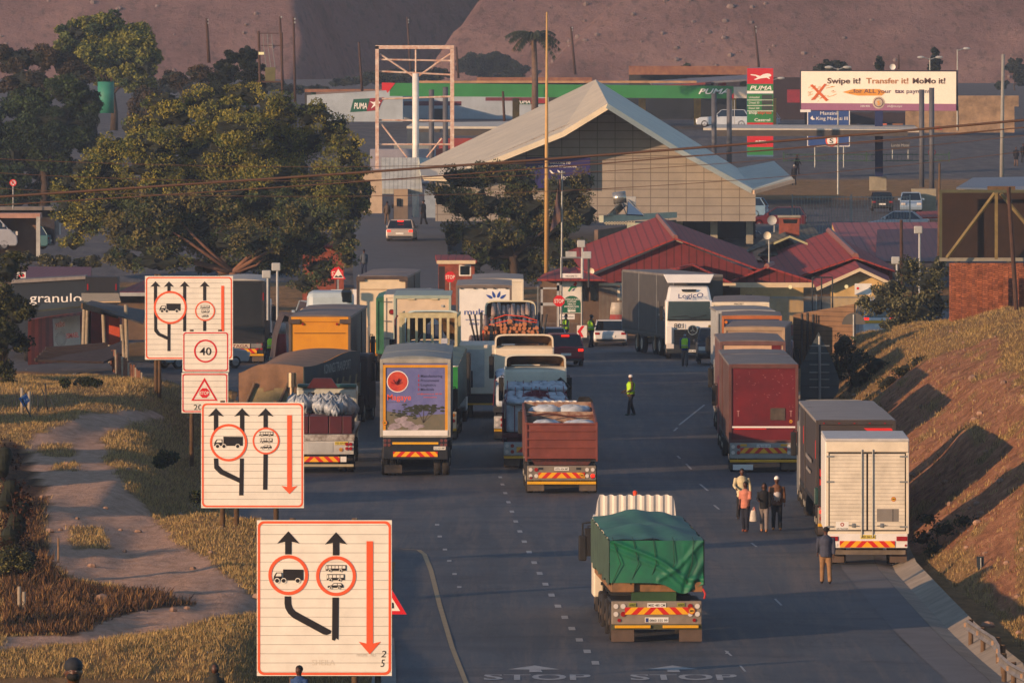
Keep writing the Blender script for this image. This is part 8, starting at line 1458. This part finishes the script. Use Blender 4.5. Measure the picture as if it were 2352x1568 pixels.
def cable(label, pts, s, r, group='overhead cables'):
    """an overhead line as a smooth curve through picture points"""
    n = 60; U = np.array([p[0] for p in pts], float); V = np.array([p[1] for p in pts], float); c = np.polyfit(U, V, 2 if len(pts) < 5 else 3); P = [at(u, float(np.polyval(c, u)), s) for u in np.linspace(-150, 2500, n)]
    t = thing('overhead_cable', label, 'cable', P[0], 0, group); W(t).tube(P, r, 6).build('wire', mat('copper_brown_cable', '5a4030', .6, .1, 2), t, smooth=True)
cable('thickest brown overhead cable crossing the whole scene', [(0, 452), (643, 409), (959, 387), (1213, 369), (1782, 325), (2352, 276)], 70, .042)
cable('second brown overhead cable just under the thickest', [(0, 471), (643, 430), (1213, 389), (1782, 343), (2352, 293)], 66, .022)
cable('thin overhead wire, highest at the left edge', [(0, 365), (643, 383), (900, 382), (1782, 345)], 60, .012); cable('thin overhead wire, second from the top at the left edge', [(0, 398), (570, 413), (850, 415), (1213, 405), (1782, 364), (2352, 312)], 60, .012); cable('thin overhead wire, lowest at the right edge', [(0, 433), (643, 451), (1213, 442), (1496, 427), (2352, 348)], 60, .012)
# ---- water tanks
t = thing('water_tank', 'dark green round water tank behind the pale blue shop', 'water tank', at(741, 240, 21.5)); W(t).cyl(at(741, 240, 21.5), at(741, 208, 21.5), 1.25, n=20).cyl(at(741, 208, 21.5), at(741, 204, 21.5), 1.25, .3, 20).build('tank_body', mat('tank_green', '24482e', .6, .1), t, smooth=True)
t = thing('water_tank', 'bright teal vertical water tank beside the dark trees', 'water tank', at(243, 260, 29)); W(t).cyl(at(243, 260, 29), at(243, 188, 29), .65, n=20).build('tank_body', mat('tank_teal', '2f7a66', .6, .1), t, smooth=True)
# ================================================================== trees and bushes
NL = []
def tree(label, lobes, s, leaf, dens, mats, trunk, name='tree', cat='tree', wts=(.4, .35, .25), group=None, tm=None, limbs=6, depth=1.0, solid=1):
    """lobes: (u, v, ru, rv) in picture units at scale s; leaves fill a shell of every lobe; trunk: (u_base, v_base, r)"""
    t = thing(name, label, cat, at(trunk[0], trunk[1], s), 0, group); o = np.array(t.location); P = []; Sz = []; MI = []; co_ = []
    umid = np.mean([l[0] for l in lobes]); half = max(abs(l[0] - umid) + l[2] for l in lobes)
    for (u, v, ru, rv) in lobes:
        c = np.array(at(u, v, s)); a, b = ru / s, rv / s; d = min(a, b) * depth * 1.1
        # farther out sideways -> nearer the middle depth; big lobes bulge toward the front
        yy = rng.uniform(-.35, .35) * (1 - abs(u - umid) / half) * half / s; c[1] += yy
        sub = max(10, int(a * b * 9))
        for j in range(sub):
            q = rng.normal(size=3); q /= np.linalg.norm(q); cc = c + q * np.array([a, d, b]) * rng.uniform(.5, .9); rr = min(a, b) * rng.uniform(.2, .36) + .12
            n = int(dens * rr * rr * 16 * 3.0); w_ = rng.normal(size=(n, 3)); w_ /= np.linalg.norm(w_, axis=1)[:, None]; rad = rr * rng.uniform(.5, 1.25, n)[:, None] ** .7
            P.append(cc + w_ * rad * np.array([1.15, 1, .8])); Sz.append(np.full(n, leaf * .56) * rng.uniform(.6, 1.35, n)); MI.append(np.full(n, rng.choice(len(mats), p=wts)) if rng.random() < .6 else rng.choice(len(mats), n, p=wts))
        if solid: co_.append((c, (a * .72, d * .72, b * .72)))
    P = np.concatenate(P); Sz = np.concatenate(Sz); MI = np.concatenate(MI); k = scatter('crown', P - o, Sz, mats, leafquads, MI); link('crown', k, t); NL.append(len(P))
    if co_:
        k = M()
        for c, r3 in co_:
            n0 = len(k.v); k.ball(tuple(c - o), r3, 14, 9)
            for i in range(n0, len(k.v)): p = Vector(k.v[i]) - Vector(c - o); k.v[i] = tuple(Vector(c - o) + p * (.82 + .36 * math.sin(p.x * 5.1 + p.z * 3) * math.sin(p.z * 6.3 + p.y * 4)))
        k.build('shade_core', mat('inner_shade_leaf', '1e2418', .9, .3, 2), t)  # dark solid cores close the gaps and carry the crown's inner shade
    u, v, r = trunk; tm = tm or mat('bark_brown', '44362a', .9, .2, 3); k = W(t); top = at(umid * .5 + u * .5, min(l[1] for l in lobes) * .35 + v * .65, s); k.tube([at(u, v, s), at(u, v, s).lerp(top, .5) + Vector((.1, 0, 0)), top], [r * 1.2, r, r * .8], 9)
    for i in range(limbs):
        l = lobes[int(i * len(lobes) / limbs) % len(lobes)]; e = at(l[0], l[1], s); m_ = top.lerp(e, .5) + Vector((rnd.uniform(-.3, .3), rnd.uniform(-.3, .3), rnd.uniform(-.2, .3))); k.tube([top, m_, m_.lerp(e, .5)], [r * .5, r * .26, r * .08], 7)
    k.build('trunk', tm, t, smooth=True); return t
OL = leafm('olive_leaf', '7a6a28', '50542a', '2c3a22'); BR_ = leafm('ochre_leaf', '8e8438', '707034', '4e5a2e'); DK = leafm('deep_leaf', '3a4a2a', '2a3a24', '1c2a20'); BRN_ = leafm('brown_dull_leaf', '4c4030', '3a3428', '2a2c24'); RND = leafm('bright_olive_leaf', '80803a', '566032', '34442a')
GB = leafm('dusty_bush_leaf', '6e6a48', '4a4a2e', '2c3020'); BT = leafm('bronze_leaf', '6e663a', '505a36', '36442a'); CY = leafm('cypress_leaf', '26301a', '1a2416', '10180f')
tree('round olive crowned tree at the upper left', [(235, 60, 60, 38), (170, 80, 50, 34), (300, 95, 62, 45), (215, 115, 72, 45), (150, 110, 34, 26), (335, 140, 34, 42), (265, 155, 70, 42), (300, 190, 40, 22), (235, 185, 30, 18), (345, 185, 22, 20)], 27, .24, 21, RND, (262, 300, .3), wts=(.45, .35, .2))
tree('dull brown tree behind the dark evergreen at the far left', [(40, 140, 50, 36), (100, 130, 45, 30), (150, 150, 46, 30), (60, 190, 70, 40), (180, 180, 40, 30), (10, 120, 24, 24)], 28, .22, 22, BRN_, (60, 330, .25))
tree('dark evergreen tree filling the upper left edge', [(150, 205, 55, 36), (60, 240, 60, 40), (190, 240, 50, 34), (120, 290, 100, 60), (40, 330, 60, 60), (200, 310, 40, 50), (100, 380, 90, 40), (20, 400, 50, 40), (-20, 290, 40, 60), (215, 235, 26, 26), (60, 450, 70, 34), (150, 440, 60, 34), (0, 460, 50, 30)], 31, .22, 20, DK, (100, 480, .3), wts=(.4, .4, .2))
tree('low dark scrub between the round tree and the cypress pair', [(400, 180, 40, 24), (455, 172, 40, 22), (345, 250, 50, 50), (500, 185, 30, 20)], 28, .2, 20, BRN_, (420, 260, .15), name='scrub', cat='shrub')
tree('dark pointed cypress, left of the pair', [(530, 130, 14, 18), (522, 158, 24, 22), (512, 188, 32, 24), (500, 205, 24, 20)], 28.5, .2, 36, CY, (520, 260, .2), name='cypress'); tree('dark pointed cypress, right of the pair', [(566, 118, 16, 18), (572, 140, 28, 24), (578, 172, 32, 28), (580, 205, 30, 24)], 28.3, .2, 36, CY, (575, 260, .2), name='cypress')
big = [(470, 235, 70, 40), (560, 222, 60, 34), (390, 265, 64, 38), (640, 245, 62, 36), (720, 262, 56, 38), (770, 300, 48, 40), (320, 300, 60, 38), (440, 320, 90, 50), (560, 300, 90, 50), (680, 330, 90, 50), (800, 350, 44, 46), (815, 400, 38, 44), (255, 345, 58, 40), (350, 380, 80, 50), (200, 390, 50, 38), (160, 430, 44, 40), (265, 440, 72, 48), (480, 400, 90, 50), (620, 410, 100, 56), (750, 420, 70, 56), (150, 490, 34, 40), (200, 510, 50, 44), (300, 500, 70, 48), (810, 480, 36, 46), (170, 555, 36, 26), (720, 490, 80, 50), (380, 235, 56, 30), (520, 265, 80, 44), (620, 285, 80, 44), (350, 335, 80, 50), (500, 360, 110, 56), (640, 375, 100, 50), (240, 400, 60, 40), (390, 440, 90, 44), (560, 440, 100, 50), (700, 440, 90, 56), (230, 470, 60, 44), (790, 440, 50, 50), (180, 440, 40, 40), (840, 450, 22, 60)]
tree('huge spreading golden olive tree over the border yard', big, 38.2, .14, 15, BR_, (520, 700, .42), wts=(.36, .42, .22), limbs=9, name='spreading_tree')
low = [(380, 470, 90, 44), (510, 450, 90, 40), (630, 480, 90, 46), (300, 540, 70, 40), (420, 540, 90, 44), (560, 550, 90, 44), (700, 560, 80, 46), (790, 545, 46, 44), (260, 585, 40, 26), (370, 600, 80, 30), (640, 610, 70, 34), (740, 620, 50, 36), (480, 610, 40, 24), (800, 590, 26, 26), (700, 650, 40, 30), (340, 500, 90, 50), (450, 500, 100, 50), (580, 500, 100, 50), (700, 500, 90, 50), (360, 560, 80, 40), (500, 560, 90, 40), (620, 580, 90, 40), (300, 600, 60, 26), (560, 610, 60, 24)]
tree('dark lower tree merging under the spreading tree', low, 39.6, .15, 14, BT, (540, 720, .3), wts=(.42, .33, .25), limbs=8, tm=mat('pale_bark', '7a5640', .85, .2, 3), name='lower_tree')
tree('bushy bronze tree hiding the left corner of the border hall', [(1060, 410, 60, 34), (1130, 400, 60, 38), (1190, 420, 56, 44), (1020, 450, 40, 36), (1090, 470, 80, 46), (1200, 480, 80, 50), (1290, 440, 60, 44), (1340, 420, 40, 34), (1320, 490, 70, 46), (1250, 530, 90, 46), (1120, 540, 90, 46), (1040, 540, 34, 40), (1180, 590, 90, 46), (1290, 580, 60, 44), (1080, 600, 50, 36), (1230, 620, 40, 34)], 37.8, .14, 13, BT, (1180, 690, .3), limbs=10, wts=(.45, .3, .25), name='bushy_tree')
tree('leafy dusty bush on top of the right embankment', [(2090, 620, 40, 30), (2130, 650, 44, 34), (2050, 665, 50, 34), (2020, 700, 44, 30), (2090, 710, 70, 44), (2150, 700, 34, 44), (2060, 750, 60, 34), (2120, 760, 50, 30), (2155, 610, 26, 30), (1985, 690, 20, 14)], 45.5, .15, 12, GB, (2090, 800, .14), name='bush', cat='bush', wts=(.5, .3, .2))
tree('dark green shrubs behind the arrow shaped sign back', [(1935, 790, 30, 26), (1960, 830, 34, 26), (1925, 850, 26, 30), (1975, 870, 40, 24), (2010, 840, 34, 22)], 53, .12, 16, leafm('verge_leaf', '3f4a30', '2c3626', '1c241c'), (1950, 900, .08), name='shrub', cat='shrub')
tree('dark leafy tree at the left edge beside the container', [(20, 620, 34, 40), (15, 690, 40, 50), (45, 720, 34, 30), (10, 770, 44, 40), (45, 790, 24, 26), (5, 850, 30, 30), (-15, 740, 40, 80), (15, 890, 18, 20)], 54, .14, 24, leafm('edge_leaf', '4a4a24', '2a321c', '182016'), (-5, 960, .16), name='edge_tree')
tree('grey green hedge along the brown curtain trailer', [(110, 596, 22, 14), (150, 600, 24, 14), (190, 604, 20, 14), (60, 592, 30, 14), (20, 590, 24, 14), (215, 600, 14, 20)], 38.6, .15, 26, GB, (120, 640, .06), name='hedge', cat='hedge')
tree('dark brown thorny bush at the lower left edge', [(10, 1060, 26, 50), (20, 1140, 34, 60), (30, 1220, 40, 50), (15, 1300, 44, 50), (60, 1290, 34, 34), (45, 1180, 34, 40), (0, 1380, 34, 40)], 80, .09, 14, leafm('thorn_leaf', '4a2c1a', '2c1a12', '1a120e'), (20, 1440, .06), name='bush', cat='bush')
tree('pale green leafy weed in front of the thorny bush', [(28, 1275, 26, 22), (55, 1290, 18, 14), (10, 1290, 14, 18)], 83, .07, 26, leafm('weed_leaf', '6f6a3c', '4c4c2a', '2c3020'), (20, 1400, .02), name='weed', cat='plant')
for lb, lo, s in (('low dark shrub in the middle of the left field', [(190, 876, 24, 7), (215, 878, 18, 6)], 57), ('tiny shrub left of the low dark shrub in the field', [(150, 878, 7, 6)], 57), ('green tussock beside the road ditch', [(450, 1140, 20, 10)], 70), ('dark shrub at the top of the grassy ridge', [(385, 1050, 20, 14), (370, 1060, 12, 10)], 66)): tree(lb, lo, s, .1, 60, leafm('field_shrub', '3c4422', '2a321c', '1c2416'), (lo[0][0], lo[0][1] + 8, .03), name='shrub', cat='shrub', limbs=2)
for lb, lo, s in (('dark domed tree behind the left end of the billboard', [(1915, 150, 30, 14), (1890, 160, 30, 14), (1940, 160, 26, 14)], 21.5), ('small cypress behind the middle of the billboard', [(2020, 140, 7, 8), (2020, 152, 9, 12)], 22), ('taller cypress behind the right of the billboard', [(2147, 125, 9, 14), (2150, 150, 15, 22)], 22), ('dark trees on the slope at the far right edge', [(2330, 150, 24, 16), (2352, 175, 30, 20), (2300, 195, 20, 12)], 17), ('bluish clump at the foot of the hills left of the palm', [(1130, 150, 60, 30), (1180, 165, 40, 20), (1080, 150, 30, 26)], 14.5), ('low brown scrub line behind the spreading tree, left part', [(400, 200, 60, 18), (480, 205, 50, 16), (560, 205, 50, 16)], 20), ('low scrub line between the two close poles and the blue shop', [(630, 200, 40, 16), (690, 205, 40, 14), (740, 206, 24, 10)], 20), ('faint green thicket behind the sign frame tower', [(860, 180, 60, 16), (930, 176, 60, 18), (1000, 172, 50, 16), (790, 190, 40, 12)], 17), ('dark bush clump behind the leaning pole', [(1500, 168, 14, 10), (1528, 172, 20, 12), (1572, 158, 10, 14)], 19), ('small dark bush low on the right hill', [(1775, 98, 12, 7)], 14)):
    tree(lb, lo, s, .3, 14, CY if 'cypress' in lb else leafm('far_leaf', '28321f', '1e281c', '182018'), (lo[0][0], lo[-1][1] + 30, .12), limbs=2, name='cypress' if 'cypress' in lb else 'distant_tree')
tree('dark green weeds in the hollow at the foot of the right bank', [(2130, 1190, 26, 14), (2170, 1215, 34, 16), (2120, 1235, 24, 18), (2215, 1195, 24, 12), (2150, 1260, 30, 14)], 73, .09, 14, leafm('bank_weed', '4c5030', '353c24', '20281a'), (2150, 1280, .04), name='shrub', cat='shrub', limbs=2)
tree('scraggly grey green brush high on the left part of the right bank', [(2075, 850, 30, 16), (2110, 830, 26, 14), (2040, 880, 30, 20), (2020, 920, 26, 20)], 55, .11, 9, leafm('brush_leaf', '54502f', '3c3a26', '26281c'), (2060, 900, .04), name='shrub', cat='shrub', limbs=3)
# palm
s = 24; t = thing('palm_tree', 'tall palm with drooping fronds left of the tall mast', 'palm tree', at(1227, 290, s)); W(t).tube([at(1228, 300, s), at(1229, 180, s), at(1226, 85, s)], [.36, .3, .24], 10).build('trunk', mat('palm_trunk', '6a5446', .9, .2, 3), t, smooth=True)
c = at(1226, 82, s) - Vector(t.location); PF = [mat('palm_frond', '2e3626', .9, .15, 1), mat('palm_frond_dry', '7a5c40', .8, .15, 1)]
for i in range(44):
    q = i * 2.399; L = rnd.uniform(1.7, 2.9); up = rnd.uniform(-.3, 1.3); k = M(); last = c.copy()
    for j in range(9):
        f = (j + 1) / 9; p = c + Vector((math.cos(q) * L * f, math.sin(q) * L * f, up * 1.5 * f - 1.9 * f * f)); d = (p - last).normalized(); sd = d.cross(Vector((0, 0, 1))).normalized()
        for sx in (-1, 1): e = last + sd * sx * .7 * (1 - f * .6) + Vector((0, 0, -.45)); k.add([last, last + d * .2, e], [(0, 1, 2)]); e2 = e + d * .2; k.add([last + d * .14, last + d * .24, e2], [(0, 1, 2)])
        k.tube([last, p], .03, 4); last = p
    k.build('frond', PF[0 if i % 9 else 1], t)
# trees standing left of the frame: they cast the long shadows over the road
for i, (x, y, h, r) in enumerate(((-40, 262, 6.6, 3.4), (-37, 284, 5.8, 3), (-44, 303, 8, 4), (-38, 322, 6.8, 3.6), (-47, 343, 9, 4.5), (-42, 366, 7.4, 4), (-56, 400, 8, 4), (-26, 238, 4.0, 1.8), (-33, 222, 5, 2))):
    s = F / y; u = CX + x * s; v = lambda z: HY + (HC - z) * s; zb = float(gz(x, s)); tree('tree standing beyond the left edge of the frame, %s' % ('nearest the photographer', 'second along the road', 'third along the road', 'fourth along the road', 'fifth along the road', 'sixth along the road', 'farthest of the row', 'small one close to the track', 'small one nearest the slope')[i], [(u, v(zb + h - r * .7), r * s, r * .7 * s), (u - r * .5 * s, v(zb + h * .5), r * .8 * s, r * .6 * s), (u + r * .5 * s, v(zb + h * .55), r * .7 * s, r * .6 * s)], s, .5, 2, DK, (u, v(zb - .3), .25), group='trees left of the frame')
# ================================================================== haze
k = M().box(-620, 620, -60, 3700, -12, 1300)
HZ = 0.00011
m = bpy.data.materials.new('haze_air'); m.use_nodes = True; n = m.node_tree; n.nodes.remove(n.nodes['Principled BSDF']); pv = n.nodes.new('ShaderNodeVolumePrincipled'); pv.inputs['Color'].default_value = (.62, .76, 1, 1); pv.inputs['Density'].default_value = HZ; pv.inputs['Anisotropy'].default_value = 0
n.links.new(pv.outputs[0], n.nodes['Material Output'].inputs['Volume']); o = k.build('haze', m); cps(o, 'thin evening haze over the valley', 'haze', kind='stuff')

print('LEAVES', sum(NL))
